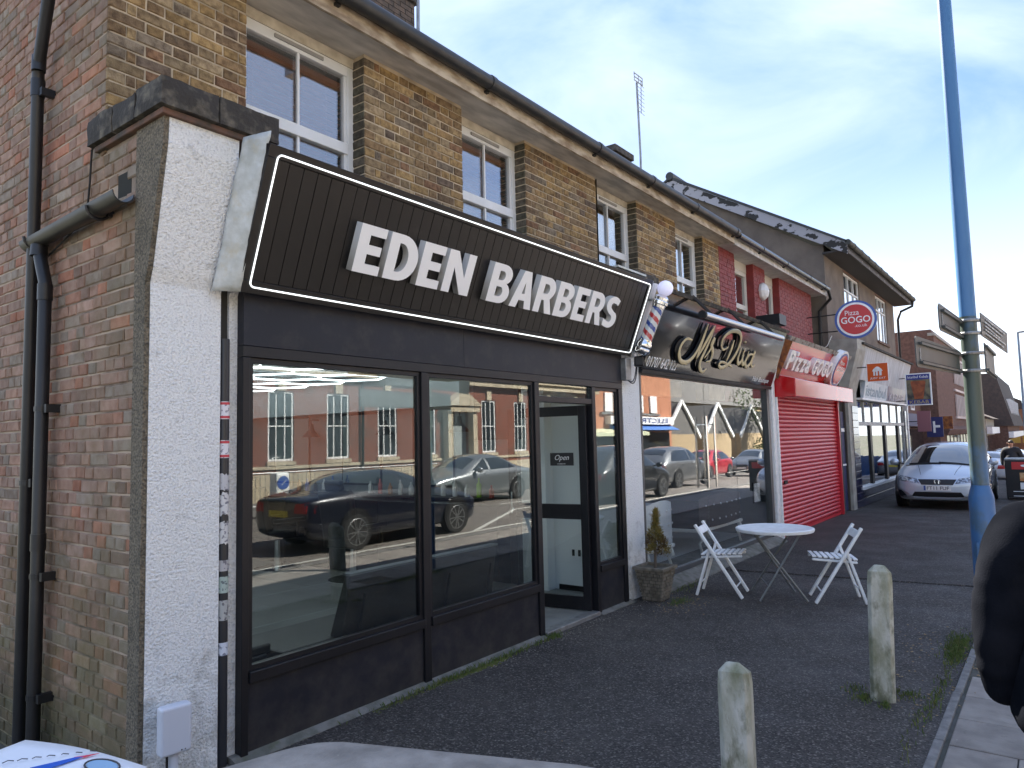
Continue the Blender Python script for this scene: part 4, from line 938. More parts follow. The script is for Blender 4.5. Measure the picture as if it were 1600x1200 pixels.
STR = {'M': [(5.983, 0.443), (5.822, 0.442), (5.719, 0.357), (5.717, 0.252), (5.805, 0.169), (5.956, 0.153), (6.102, 0.207), (6.21, 0.325), (6.279, 0.504), (6.325, 0.689)],
'M2': [(6.325, 0.689), (6.295, 0.537), (6.269, 0.377), (6.257, 0.227)], 'M3': [(6.257, 0.227), (6.36, 0.386), (6.459, 0.554), (6.543, 0.691)],
'M4': [(6.543, 0.691), (6.509, 0.511), (6.438, 0.329), (6.392, 0.198), (6.431, 0.113), (6.556, 0.072), (6.644, 0.119)],
's': [(6.491, 0.253), (6.605, 0.376), (6.642, 0.525), (6.6, 0.44), (6.704, 0.352), (6.703, 0.237), (6.579, 0.212)],
'D': [(7.182, 0.461), (7.04, 0.414), (6.933, 0.471), (6.953, 0.589), (7.188, 0.69), (7.441, 0.692), (7.561, 0.6), (7.533, 0.423), (7.383, 0.255), (7.176, 0.172), (7.042, 0.188), (7.06, 0.24), (7.233, 0.244), (7.515, 0.204)],
'D2': [(7.321, 0.576), (7.303, 0.421), (7.248, 0.254)], 'i': [(7.682, 0.489), (7.651, 0.346), (7.701, 0.27), (7.795, 0.303), (7.822, 0.413)],
'v': [(7.811, 0.501), (7.816, 0.359), (7.908, 0.267), (7.989, 0.372), (7.988, 0.481)],
'a': [(8.223, 0.446), (8.05, 0.423), (7.973, 0.317), (8.069, 0.242), (8.19, 0.315), (8.244, 0.485), (8.225, 0.336), (8.305, 0.258), (8.386, 0.301)]}
def smooth_pts(p, n=6):
    p = [Vector((a, b, 0)) for a, b in p]; q = [2*p[0]-p[1]] + p + [2*p[-1]-p[-2]]; out = []
    for i in range(1, len(q)-2):
        for k in range(n):
            t = k/n; a, b, c, d = q[i-1], q[i], q[i+1], q[i+2]
            out.append(.5*((2*b)+(c-a)*t+(2*a-5*b+4*c-d)*t*t+(3*b-a-3*c+d)*t**3))
    out.append(p[-1]); return out
grp = {'M': ['M', 'M2', 'M3', 'M4'], 's': ['s'], 'D': ['D', 'D2'], 'i': ['i'], 'v': ['v'], 'a': ['a']}
for L_, ks in grp.items():
    g, gb = MB(), MB()
    for j, k in enumerate(ks):
        sp_ = smooth_pts(STR[k]); n_ = len(sp_)
        w_ = [.012+.020*min(1, 3*min(i, n_-1-i)/n_) for i in range(n_)]
        sx_ = [QP(p.x, p.y, .055+j*.0007) for p in sp_]; g.tube(sx_, w_, 10, flat=(SBN, .22))
        gb.tube([q_-SBN*.03 for q_ in sx_], [a*1.0 for a in w_], 10, flat=(SBN, .6))
    lo = g.build('letter', GOLD, ms, smooth=True); lo['label'] = 'gold script letter %s' % L_
    gb.build('return', GB, lo, smooth=True)
MB().tube([QP(7.74, .575, .05), QP(7.76, .60, .055)], [.02, .012], 8).build('letter_dot', GOLD, ms, smooth=True)
text('phone_number', '01707 642 123', QP(5.06, .0, .001)+SBV*.03, X, SBV, .80, .125, WPAINT, ms, .003, shear=.15, offset=.002)
text('small_text', 'Hair Boutique', QP(8.62, .025, .001), X, SBV, .76, .095, WPAINT, ms, .002, shear=.3)
ft = thing('sign_light', 'long silver tube light on black arms above the script lettering', 'light', (7.1, -.6, 3.2))
MB().tube([(5.62, -.55, 3.155), (8.62, -.55, 3.175)], .042, 16).build('tube', mat('brushed_steel', (.50, .52, .54), .3, .9), ft, smooth='a')
MB().tube([(5.58, -.55, 3.155), (5.63, -.55, 3.155)], .048, 16).build('end_cap', RUBBER, ft)
for xx in (5.75, 6.9, 8.15): MB().bar((xx, -.37, 3.42), (xx+.12, -.55, 3.19), .03, .03).build('arm', BLACKM, ft)
MB().box(9.0, 9.35, -.42, -.05, 3.46, 3.62).build('roof_box', BLACKM, HB)
# furniture inside the salon
SILK = mat('silver_satin', (.70, .76, .80), .35, .2, bump=.2, bscale=20); CRYS = mat('crystal_button', (.9, .9, .92), .1, .3); BVEL = mat('black_velvet', (.018, .015, .018), .5); IVORY = mat('ivory_leg', (.85, .86, .82), .4)
def tufted(name, label, cat, x0, x1, y0, y1, z0, z1, m, rows, cols, legs):
    t = thing(name, label, cat, ((x0+x1)/2, (y0+y1)/2, .1)); bd_ = MB(); n_ = 14
    for j in range(8):
        for i in range(n_+1):
            s = i/n_; x = x0+(x1-x0)*s; bow = math.sin(s*math.pi)*.06; zz = z0+(z1-z0)*j/7
            puff = .014*abs(math.sin(s*cols*math.pi))*abs(math.sin(j/7*rows*math.pi)); bd_.v.append((x, y0-bow-puff, zz+(.05*math.sin(s*math.pi) if j == 7 else 0)))
    for j in range(7):
        for i in range(n_): a = j*(n_+1)+i; bd_.f.append([a, a+1, a+n_+2, a+n_+1])
    bd_.box(x0, x1, y0+.001, y1, z0, z1-.02).build('body', m, t, smooth='a')
    for r_ in range(rows):
        for c_ in range(cols):
            s = (c_+.5+(.25 if r_ % 2 else -.0))/cols
            if s < .97: MB().lathe([(.015, 0), (.017, .006), (.006, .016)], (x0+(x1-x0)*s, y0-math.sin(s*math.pi)*.06-.012, z0+(z1-z0)*(r_+.5)/rows), (0, -1, 0), 8).build('button', CRYS, t)
    MB().box(x0-.01, x1+.01, y0-.03, y1, z0-.05, z0-.002).build('apron', IVORY, t, bevel=.01)
    for xx in (x0+.05, x1-.05):
        for yy in (y0+.02, y1-.05): MB().tube([(xx, yy, z0-.04), (xx+.02, yy-.03, z0-.15), (xx-.01, yy+.01, .25), (xx+.02, yy-.02, .10)], [.035, .03, .018, .02], 10).build('leg', IVORY, t, smooth=True)
    return t
tufted('armchair', 'silver tufted armchair with curved ivory legs behind the conifer', 'armchair', 5.30, 6.05, .16, .7, .42, .92, SILK, 3, 4, 1)
tufted('sofa', 'black tufted sofa with crystal buttons and ivory legs inside the salon window', 'sofa', 7.15, 8.75, .26, .85, .45, .86, BVEL, 2, 7, 1)
pf = thing('picture', 'small framed picture on the right hand side inside the salon window', 'picture', (9.2, .2, .8)); MB().box(9.05, 9.35, .14, .16, .65, .98).build('frame', BLACKM, pf); MB().box(9.07, 9.33, .13, .139, .67, .96).build('print', WPAINT, pf)

# ================================================================== PIZZA SHOP
REDG = mat('gloss_red_panel', (.52, .012, .016), .14, spec=.5, coat=.25, bump=.02, bscale=2.5); REDS = mat('shutter_red', (.50, .020, .035), .42, .0, spec=.5, coat=.15)
SC0, SCV = Vector((0, -.0, 2.75)), Vector((0, -.25, .55)).normalized(); SCN = X.cross(SCV).normalized()
def CP(u, v, n=0): return SC0 + X*u + SCV*v + SCN*n
ps = thing('fascia_sign', 'glossy red takeaway sign with tall white raised letters', 'sign', (11.5, -.15, 3.0))
MB().prism([CP(9.96, -.02, -.03), CP(14.1, -.02, -.03), CP(14.1, .62, -.03), CP(9.96, .62, -.03)], SCN*.03).build('panel', REDG, ps)
MB().prism([CP(9.94, .622, -.05), CP(14.3, .622, -.05), CP(14.3, .70, -.05), CP(9.94, .70, -.05)], SCN*.10).build('top_trim', mat('rusty_trim', (.30, .28, .25), .8, col2=(.10, .07, .05), scale=9, ramp=(.5, .6)), ps)
MB().prism([CP(9.93, -.05, -.05), CP(9.955, -.05, -.05), CP(9.955, .62, -.05), CP(9.93, .62, -.05)], SCN*.14).build('end_panel', mat('food_print', (.35, .12, .02), .5, col2=(.10, .02, .01), scale=12), ps)
lw = [('P', .30), ('i', .12), ('z', .24), ('z', .24), ('a', .25)]; u = 10.08
for ch, w_ in lw:
    h_ = .34 if ch in 'Pi' else .24
    me = place_mesh(text_mesh(ch, w_, h_, .10, .03), CP(u, .14, .0), X, SCV, SCN); o = link('letter', me, None, ps); me.materials.clear(); me.materials.append(WPAINT); o['label'] = 'white raised letter %s' % ch; u += w_+.055
u = 11.62
for ch in 'GOGO':
    me = place_mesh(text_mesh(ch, .30, .32, .10, .03), CP(u, .14, .0), X, SCV, SCN); o = link('letter', me, None, ps); me.materials.clear(); me.materials.append(WPAINT); o['label'] = 'white raised letter %s' % ch; u += .345
ov = thing('oval_sign', 'oval red and white raised sign at the right end of the red takeaway sign', 'sign', (13.3, -.2, 3.0))
def ell(c, ru, rv, n=40): return [c+X*ru*math.cos(2*math.pi*k/n)+SCV*rv*math.sin(2*math.pi*k/n) for k in range(n)]
MB().prism(ell(CP(13.42, .36, .001), .47, .40), SCN*.13).build('body', WPAINT, ov); MB().prism(ell(CP(13.42, .36, .131), .42, .355), SCN*.006).build('blue_ring', mat('sign_blue', (.03, .08, .32), .35), ov); MB().prism(ell(CP(13.42, .36, .138), .37, .31), SCN*.006).build('red_face', REDG, ov)
text('lettering', 'Pizza', CP(13.2, .47, .145), X, SCV, .36, .08, WPAINT, ov); text('lettering', 'GOGO', CP(13.14, .33, .145), X, SCV, .56, .10, WPAINT, ov, offset=.01)
# roller shutter with housing
rs = thing('roller_shutter', 'closed red roller shutter with horizontal slats over the takeaway front', 'shutter', (12, .1, 0))
MB().prism([(9.97, .07, 2.36), (9.97, -.33, 2.36), (9.97, -.335, 2.66), (9.97, -.05, 2.735), (9.97, .07, 2.735)], (4.2, 0, 0)).build('housing', REDG, rs, bevel=.012)
z = .06; k = 0
while z < 2.34:
    prof = [(.05+.028*math.cos(a)*-1, z+.0365+.0365*math.sin(a)) for a in [rad(-80+20*i) for i in range(9)]]
    g = MB(); 
    for x in (9.98, 14.12):
        for y_, z_ in prof: g.v.append((x, y_, z_))
    for i in range(8): g.f.append([i, i+1, 10+i, 9+i])
    g.build('slat', REDS, rs, smooth=True); z += .0745
MB().box(9.98, 14.12, .03, .07, .0, .06).build('bottom_rail', REDS, rs); MB().box(9.98, 14.12, .07, .09, 0, 2.5).build('backing', REDS, rs)
MB().box(14.13, 14.20, -.03, .09, 0, 2.36).build('guide_rail', REDS, rs); MB().box(9.935, 9.975, -.03, .09, 0, 2.36).build('guide_rail', WPAINT, rs)
MB().box(10.25, 10.42, .005, .02, .88, .94).build('lock', RUBBER, rs)
MB().box(9.93, 14.9, .10, .3, -.1, 3.3).build('shop_wall', ROOMD, HC)
pd = thing('side_door', 'narrow dark blue door between the shutter and the tiled pillar', 'door', (14.6, .05, 0))
MB().box(14.36, 14.96, .06, .095, .02, 2.2).build('leaf', mat('blue_door', (.02, .03, .09), .5), pd); MB().box(14.24, 14.34, -.02, .08, 0, 2.5).box(14.97, 15.03, .02, .08, 0, 2.5).build('door_frame', mat('brown_post', (.06, .05, .04), .8), pd); MB().box(14.36, 14.96, .05, .06, 1.75, 1.83).box(14.36, 14.96, .05, .0595, 1.0, 1.04).build('rail', WPAINT, pd)

# round hanging sign
rsn = thing('round_sign', 'round red, white and blue projecting sign above the takeaway', 'sign', (13.4, -.6, 4.0))
RC = Vector((13.42, -.63, 4.03))
RN = Vector((-1, -.12, -.02)).normalized(); RU = -(Z.cross(-RN)).normalized(); RU = Vector((0, -1, 0)) - RN*Vector((0, -1, 0)).dot(RN); RU.normalize(); RV = RN.cross(RU).normalized()
def disc(r, n0, n1, name, m):
    pts = [RC+RU*r*math.cos(2*math.pi*k/48)+RV*r*math.sin(2*math.pi*k/48)+RN*n0 for k in range(48)]; return MB().prism(pts, RN*(n1-n0)).build(name, m, rsn)
SBL = mat('sign_blue', (.03, .08, .32), .35); SRD = mat('sign_red', (.50, .015, .02), .35)
disc(.39, -.04, .04, 'body', SBL); disc(.345, .040, .044, 'white_ring', WPAINT); disc(.305, .044, .048, 'red_face', SRD)
text('lettering', 'Pizza', RC+RU*-.19+RV*.09+RN*.048, RU, RV, .26, .10, WPAINT, rsn); text('lettering', 'GOGO', RC+RU*-.27+RV*-.075+RN*.048, RU, RV, .54, .135, WPAINT, rsn, offset=.012); text('lettering', '.co.uk', RC+RU*-.02+RV*-.16+RN*.048, RU, RV, .23, .06, WPAINT, rsn)
for dz in (-.2, .15): MB().tube([RC+Vector((0, .35, dz)), RC+Vector((.02, .95, dz))], .012, 8).build('bracket', BLACKM, rsn)
MB().tube([(13.45, -.15, 3.75), (13.45, -.05, 3.55), (13.45, .1, 3.45)], .008, 6).build('wire', WPAINT, rsn)

# ================================================================== RENDERED HOUSE WITH KEBAB SHOP
HD = thing('shop_house', 'tall brown rendered shop house with peeling white verge beyond the red house', 'house', (19, 1, 0))
YD = .30
g = MB(); g.prism([(15.10, YD+.2, -.2), (15.10, YD+.2, 6.12), (15.10, 3.95, 8.35), (15.10, 7.6, 6.12), (15.10, 7.6, -.2)], (.25, 0, 0)).build('gable_wall', RENDERD, HD)
DW = [(16.95, 18.75), (20.95, 22.6)]
mbw = MB(); xs = 15.10
for a, b in DW: mbw.box(xs, a, YD, YD+.2, 2.5, 6.12); mbw.box(a, b, YD, YD+.2, 2.5, 4.42); mbw.box(a, b, YD, YD+.2, 5.80, 6.12); xs = b
mbw.box(xs, 23.9, YD, YD+.2, 2.5, 6.12).build('front_wall', RENDERD, HD)
MB().box(23.65, 23.9, YD+.2, 7.6, -.2, 6.1).build('end_wall', RENDERD, HD)
MB().prism([(14.95, -.22, 6.02), (14.95, 3.95, 8.52), (14.95, 8.1, 6.02), (14.95, 8.1, 5.93), (14.95, 3.95, 8.43), (14.95, -.22, 5.93)], (9.15, 0, 0)).build('roof', ROOMD if False else ROOFM, HD)
MB().prism([(14.90, -.25, 6.08), (14.90, 3.95, 8.60), (14.90, 8.1, 6.08), (14.90, 8.1, 6.02), (14.90, 3.95, 8.53), (14.90, -.25, 6.02)], (.1, 0, 0)).build('verge_tiles', GUT, HD)
PEEL = mat('peeling_verge', (.36, .35, .37), .8, col2=(.03, .028, .026), scale=4.0, detail=12, ramp=(.53, .56), stretch=(1, 1, 1.6))
MB().prism([(14.93, -.25, 5.76), (14.93, -.25, 6.01), (14.93, 3.95, 8.52), (14.93, 8.1, 6.01), (14.93, 8.1, 5.78), (14.93, 3.95, 8.25)], (.03, 0, 0)).build('bargeboard', PEEL, HD)
MB().tube([(14.88, 3.95, 8.60), (24.2, 3.95, 8.60)], .11, 10).build('ridge', GUT, HD)
MB().box(14.97, 24.1, -.18, YD, 5.86, 5.90).build('soffit', mat('dark_soffit', (.045, .042, .04), .85), HD); MB().box(14.97, 24.1, -.215, -.185, 5.85, 6.02).build('fascia_board', mat('dark_fascia', (.10, .095, .09), .8, col2=(.4, .38, .36), scale=8, ramp=(.62, .66)), HD)
gt = thing('gutter', 'grey weathered gutter along the eaves of the brown rendered house', 'gutter', (19, -.27, 6.05))
GG = mat('weathered_gutter', (.10, .10, .085), .8, col2=(.05, .05, .045), scale=6)
MB().tube([(14.9, -.27, 6.03), (24.2, -.27, 6.03)], .065, 12).build('channel', GG, gt, smooth='a')
for k in range(12): MB().tube([(15.4+k*.78, -.27, 6.03), (15.44+k*.78, -.27, 6.03)], .075, 12).build('joint', GG, gt)
MB().tube([(24.0, -.27, 6.0), (24.0, -.25, 5.80), (24.0, .10, 5.66), (24.0, .2, 5.4), (24.0, .2, 2.6)], .04, 10).build('downpipe', BLACKM, gt, smooth='a')
pipe('downpipe', [(14.75, .17, 4.98), (14.95, .17, 4.80), (15.04, .45, 4.55), (15.04, .47, 3.2)], .038, PIPE, 'black downpipe with a swan neck between the red house and the brown gable')
BLUEP = glass_mat('blue_pane', (.55, .6, .62), 2.5)
for a, b in DW:
    z0, z1 = 4.43, 5.80; f = MB()
    f.box(a, a+.05, YD+.03, YD+.08, z0, z1).box(b-.05, b, YD+.03, YD+.08, z0, z1).box(a+.05, b-.05, YD+.03, YD+.08, z1-.05, z1).box(a+.05, b-.05, YD+.03, YD+.08, z0, z0+.05)
    fr = f.build('window', WPAINT, HD)
    for k in (1, 2): xx = a+(b-a)*k/3; MB().box(xx-.022, xx+.022, YD+.025, YD+.079, z0+.05, z1-.05).build('mullion', WPAINT, fr)
    MB().box(a+.05, b-.05, YD+.028, YD+.078, z1-.45, z1-.41).build('transom', WPAINT, fr)
    MB().box(a+.05, b-.05, YD+.05, YD+.056, z0+.05, z1-.05).build('pane', BLUEP, fr)
    MB().box(a-.05, b+.05, YD-.05, YD+.03, z0-.07, z0-.001).build('sill', mat('rust_sill', (.13, .075, .055), .8), fr)
    MB().box(a-.03, b+.03, YD-.006, YD-.001, z1+.001, z1+.08).build('lintel', mat('rust_sill', (.13, .075, .055), .8), fr)
    MB().box(a, b, YD+.5, YD+.52, z0-.2, z1).build('room_wall', ROOMD, HD)
# shop below
CREAM = mat('cream_stone', (.40, .385, .34), .8, col2=(.28, .27, .235), scale=5); NTILE = mat('navy_tile', (.012, .013, .05), .15, spec=.8, coat=.5, vary=.3)
pl = MB().prism([(15.06, .30, 2.35), (15.06, -.04, 2.35), (15.06, -.04, 2.65), (15.06, -.30, 3.62), (15.06, -.30, 3.85), (15.06, .30, 3.85)], (.88, 0, 0)).build('pilaster', CREAM, HD)
MB().box(15.06, 15.30, -.035, .3, 0, 2.349).build('cream_post', CREAM, HD)
for k in range(14):
    MB().box(15.36, 15.94, -.055, .02, .01+k*.167, .01+k*.167+.162).build('tile', NTILE, HD, bevel=.004)
MB().box(15.301, 15.95, -.04, .2, 0, 2.349).build('tile_bed', CREAM, HD)
BOARD = mat('stained_white_board', (.55, .57, .60), .7, col2=(.36, .37, .38), scale=3, stretch=(6, 1, .5))
MB().prism([(15.96, .05, 2.98), (15.96, -.12, 2.98), (15.96, -.30, 3.75), (15.96, .05, 3.75)], (6.54, 0, 0)).build('fascia_board', BOARD, HD)
MB().prism([(15.55, .3, 3.752), (15.55, -.36, 3.752), (15.55, -.36, 3.80), (15.55, .3, 3.86)], (7.05, 0, 0)).build('canopy_edge', COPING, HD)
ks = thing('fascia_sign', 'kebab shop sign with faded pale half and dark printed half', 'sign', (19, -.1, 2.8))
MB().prism([(16.6, .0, 2.55), (16.6, -.06, 2.55), (16.6, -.13, 2.975), (16.6, .0, 2.975)], (2.9, 0, 0)).build('panel', mat('faded_panel', (.42, .50, .55), .4, col2=(.60, .64, .66), scale=5), ks)
MB().prism([(19.51, .0, 2.55), (19.51, -.06, 2.55), (19.51, -.13, 2.975), (19.51, .0, 2.975)], (2.9, 0, 0)).build('panel', mat('dark_print', (.06, .055, .12), .3, col2=(.16, .10, .14), scale=4), ks)
KV = Vector((0, -.07, .425)).normalized()
text('lettering', 'istanbul', Vector((16.8, -.072, 2.62)), X, KV, 2.5, .28, mat('ghost_letter', (.22, .30, .36), .5), ks, .004, offset=.01); text('lettering', 'KEBAB', Vector((19.8, -.072, 2.60)), X, KV, 2.3, .2, mat('pale_letter', (.45, .42, .48), .5), ks, .004)
MB().box(16.0, 22.6, -.16, .05, 2.50, 2.545).build('ledge', WPAINT, HD)
fr = MB()
for xx in (15.97, 16.75, 17.75, 18.95, 20.15, 21.35, 22.3): fr.box(xx, xx+.06, -.02, .04, 1.95 if 16 < xx < 22 else .45, 2.48)
fr.box(15.97, 22.36, -.03, .05, 1.90, 1.98).build('shopfront_frame', mat('old_white_frame', (.45, .46, .44), .6), HD)
for xx, w_ in ((17.3, .22), (19.2, .22), (21.2, .3)): MB().box(xx, xx+w_, -.03, .05, .46, 1.90).build('dark_post', BLACKM, HD)
BRT = glass_mat('kebab_glass', (.7, .72, .72), 1.6)
MB().box(16.03, 22.3, .005, .012, .46, 1.89).build('shop_window', BRT, HD); MB().box(16.03, 22.3, .005, .012, 1.985, 2.48).build('fanlight', BRT, HD)
MB().box(15.97, 22.5, -.09, .05, .39, .45).build('sill', WPAINT, HD)
for i in range(10):
    for k in range(2): MB().box(15.97+i*.63, 15.97+i*.63+.62, -.05, .02, .01+k*.19, .19+k*.19).build('tile', NTILE, HD, bevel=.003)
for k in range(14): MB().box(22.4, 22.75, -.06, .02, .01+k*.167, .01+k*.167+.162).build('tile', NTILE, HD)
MB().box(22.76, 22.9, -.08, .1, 0, 3.7).build('end_post', WPAINT, HD); MB().box(15.6, 23, .6, .7, -.1, 3.2).build('shop_wall', ROOMD, HD)
je = thing('square_sign', 'square orange projecting sign with a white house emblem', 'sign', (15.4, -.6, 3.07))
def vsign(x, yc, zc, w_, h_, t, m, par, tilt=0.0):
    return MB().box(x-t/2, x+t/2, yc-w_/2, yc+w_/2, zc-h_/2, zc+h_/2).build('panel', m, par, bevel=.004)
vsign(15.4, -.62, 3.07, .42, .40, .03, mat('orange_sign', (.62, .10, .008), .5), je); MB().box(15.386, 15.414, -.84, -.40, 2.86, 3.28).build('edge', WPAINT, je); 
hp = [(-.11, -.02), (-.085, -.02), (-.085, -.12), (-.05, -.12), (-.05, -.03), (-.03, -.03), (-.03, -.12), (.005, -.12), (.005, -.02), (.035, -.02), (.035, -.12), (.085, -.12), (.085, -.02), (.11, -.02), (.08, .03), (.03, .075), (.0, .085), (-.03, .075), (-.08, .03)]
MB().prism([(15.380, -.62-a, 3.115+b) for a, b in hp], (-.003, 0, 0)).build('emblem', WPAINT, je)
text('lettering', 'JUST EAT', Vector((15.381, -.46, 2.905)), -Y, Z, .32, .055, WPAINT, je, .003, offset=.01, shear=.15)
MB().tube([(15.4, -.42, 3.2), (15.4, -.2, 3.2)], .012, 6).build('bracket', BLACKM, je)
kb = thing('kebab_sign', 'projecting kebab sign showing a big brown doner cone on blue', 'sign', (22, -.6, 2.9))
KM = mat('kebab_blue', (.02, .03, .22), .35)
vsign(21.0, -.66, 2.92, .60, .86, .05, KM, kb); f = MB().box(20.965, 21.035, -.985, -.955, 2.46, 3.38).box(20.965, 21.035, -.365, -.335, 2.46, 3.38).box(20.965, 21.035, -.955, -.365, 3.351, 3.38).box(20.965, 21.035, -.955, -.365, 2.46, 2.489).build('frame', WPAINT, kb)
MB().box(20.970, 20.974, -.955, -.365, 2.62, 3.20).build('photo', mat('kebab_photo', (.03, .03, .03), .4, col2=(.20, .17, .10), scale=6), kb)
MB().prism([(20.969, -.66+a, 2.62+b) for a, b in ((-.11, .02), (.11, .02), (.19, .50), (.17, .54), (-.17, .54), (-.19, .50))], (-.01, 0, 0)).build('doner_cone', mat('doner', (.36, .10, .035), .6, col2=(.2, .05, .02), scale=9), kb)
text('lettering', 'Istanbul Kebab', Vector((20.973, -.40, 3.24)), -Y, Z, .52, .075, WPAINT, kb, .003); text('lettering', 'KEBAB', Vector((20.973, -.42, 2.51)), -Y, Z, .48, .09, mat('gold_text', (.5, .4, .15), .5), kb, .003)
for dz in (2.6, 3.25): MB().tube([(21, -.35, dz), (21, .0, dz)], .015, 6).build('bracket', BLACKM, kb)

# ================================================================== BUILDINGS FARTHER DOWN THE STREET
def simple_windows(par, xs, w_, z0, z1, y, face=-1, frame=WPAINT, glass=None, bars=1, d=.08):
    for x in xs:
        f = MB(); y0, y1 = (y-.02, y+d) if face < 0 else (y-d, y+.02)
        f.box(x, x+.07, y0, y1, z0, z1).box(x+w_-.07, x+w_, y0, y1, z0, z1).box(x+.07, x+w_-.07, y0, y1, z1-.07, z1).box(x+.07, x+w_-.07, y0, y1, z0, z0+.07)
        for k in range(bars): xx = x+w_*(k+1)/(bars+1); f.box(xx-.02, xx+.02, y0+.012, y1-.01, z0+.07, z1-.07)
        f.box(x+.07, x+w_-.07, y0+.01, y1-.015, (z0+z1)/2-.02, (z0+z1)/2+.02)
        fr = f.build('window', frame, par)
        ym = y+.02 if face < 0 else y-.02
        MB().box(x+.07, x+w_-.07, ym-.005, ym+.005, z0+.07, z1-.07).build('pane', glass or MATS['dark_pane'], fr)
mat('dark_pane', (.02, .025, .03), .06, spec=.9, coat=.6)
OF = thing('office_building', 'flat roofed brown brick office block with tall ribbed window strips', 'building', (30, 2, -.3))
MB().prism([(30, 8, -1.5), (30, -.10, -1.5), (30, -.10, 5.45), (30, -.02, 5.72), (30, 1.2, 5.72), (30, 8, 5.2)], (17.5, 0, 0)).build('wall', BRICKO, OF)
MB().box(29.95, 47.6, -.16, .1, 5.46, 5.58).build('coping', CREAM, OF)
MB().prism([(29.97, -.35, 1.55), (29.97, -.10, 1.55), (29.97, -.10, 1.9), (29.97, -.45, 1.75)], (17.6, 0, 0)).build('canopy', BRICKO, OF)
VENT = mat('window_rib', (.58, .50, .46), .6)
for zz0, zz1 in ((3.85, 4.95), (2.35, 3.35)):
    for k in range(18):
        xx = 36.0+k*.62; fr = MB().box(xx, xx+.16, -.19, -.08, zz0, zz1).build('window_rib', VENT, OF)
    MB().box(36.0, 47.0, -.115, -.09, zz0+.02, zz1-.02).build('ribbon_glass', MATS['dark_pane'], OF)
for zz in (2.25, 3.5, 5.0): MB().box(35.8, 47.2, -.17, -.085, zz, zz+.1).build('band', VENT, OF)
for k in range(6): MB().box(33+k*1.3, 33.1+k*1.3, -.13, -.09, -.5, 1.5).build('shop_post', CREAM, OF)
MB().box(32, 46, -.11, -.085, -.6, 1.5).build('shop_glass', MATS['dark_pane'], OF)
LW = thing('low_shop', 'low brick shop with dark signs between the kebab shop and the office block', 'shop', (27, 1, 0))
MB().box(24.0, 29.95, .5, 8, -1, 3.4).build('wall', BRICKO, LW); simple_windows(LW, [24.5, 26.0, 27.5], .8, 2.5, 3.3, .5, -1)
MB().box(24.3, 29.5, .33, .49, 1.9, 2.35).build('sign_board', mat('navy_sign', (.02, .025, .12), .5), LW); MB().box(24.3, 29.5, .42, .49, -.2, 1.8).build('shopfront', MATS['dark_pane'], LW)
for (x, y, z, w_, h_, m_, lab) in ((26.5, -.35, 1.85, .5, .7, 'navy_sign', 'small blue projecting sign low beyond the kebab sign'), (27.5, -.55, 2.0, .5, .45, 'food_print', 'small brown patterned projecting sign beyond the kebab shop'), (25.6, -.15, 2.05, .4, .7, 'pink_sign', 'pink projecting sign beyond the kebab shop')):
    t = thing('projecting_sign', lab, 'sign', (x, y, z)); MB().box(x-.03, x+.03, y-w_/2, y+w_/2, z-h_/2, z+h_/2).build('panel', MATS.get(m_) or mat('pink_sign', (.28, .12, .14), .5), t); MB().tube([(x, y+w_/2, z), (x, .45, z)], .015, 6).build('bracket', BLACKM, t)
    if m_ == 'navy_sign': MB().box(x-.036, x-.031, y-.02, y+.05, z-.2, z+.2).box(x-.036, x-.031, y-.16, y-.02, z-.02, z+.06).build('emblem', WPAINT, t)
# brick houses with mansard and street trees far down
def far_block(name, label, x0, x1, y0, h, rh, wallm, roofm, wins, base, cat='building', mans=True, y1=9):
    t = thing(name, label, cat, (x0, y0, base)); MB().box(x0, x1, y0, y1, base-1, base+h).build('wall', wallm, t)
    if mans: MB().prism([(x0-.1, y0-.35, base+h), (x0-.1, y0+.5, base+h+rh), (x0-.1, y1, base+h+rh), (x0-.1, y1, base+h)], (x1-x0+.2, 0, 0)).build('roof', roofm, t)
    else: MB().prism([(x0-.2, y0-.3, base+h), (x0-.2, (y0+y1)/2, base+h+rh), (x0-.2, y1, base+h)], (x1-x0+.4, 0, 0)).build('roof', roofm, t)
    if wins: simple_windows(t, wins[0], wins[1], base+wins[2], base+wins[3], y0, -1)
    MB().box(x0+.3, x1-.3, y0-.03, y0+.05, base, base+2.3).build('shopfront', MATS['dark_pane'], t)
    MB().box(x0+.1, x1-.1, y0-.30, y0-.02, base+2.4, base+2.8).build('fascia', WPAINT, t); return t
DKTILE = mat('brown_tile', (.075, .055, .045), .85, col2=(.05, .04, .035), scale=6)
far_block('mansard_building', 'brown building with steep tiled upper storey and a row of white framed windows', 56, 74, -1.1, 3.2, 3.6, BRICKO, DKTILE, None, gz(60))
t = thing('window_band', 'band of white framed windows on the steep tiled upper storey', 'window', (58, -1, 1.8))
for k in range(9): MB().box(59+k*1.45, 60.25+k*1.45, -1.22, -.9, gz(60)+3.9, gz(60)+5.0).build('pane', MATS['dark_pane'], t); MB().box(58.86+k*1.45, 58.99+k*1.45, -1.25, -.9, gz(60)+3.8, gz(60)+5.1).build('post', WPAINT, t)
far_block('brick_house', 'orange brick building with gabled roofs at the far end of the street', 80, 104, -2.4, 6.0, 3.2, mat('orange_brick', (.30, .14, .08), .9, col2=(.2, .10, .06), scale=3), DKTILE, ([82+k*3 for k in range(7)], 1.1, 3.8, 5.4), gz(95), mans=False)
far_block('white_shop', 'pale shop with upright columns past the office block', 48.2, 55, -.4, 3.3, .4, CREAM, DKTILE, None, gz(50))
yb = thing('awning', 'yellow awning over a far shop at the right edge', 'awning', (76, -1.5, .5)); MB().prism([(76, -1.2, gz(76)+3.0), (76, -2.6, gz(76)+2.3), (76, -1.2, gz(76)+2.25)], (3.5, 0, 0)).build('canopy', mat('yellow_awning', (.40, .28, .05), .6), yb)

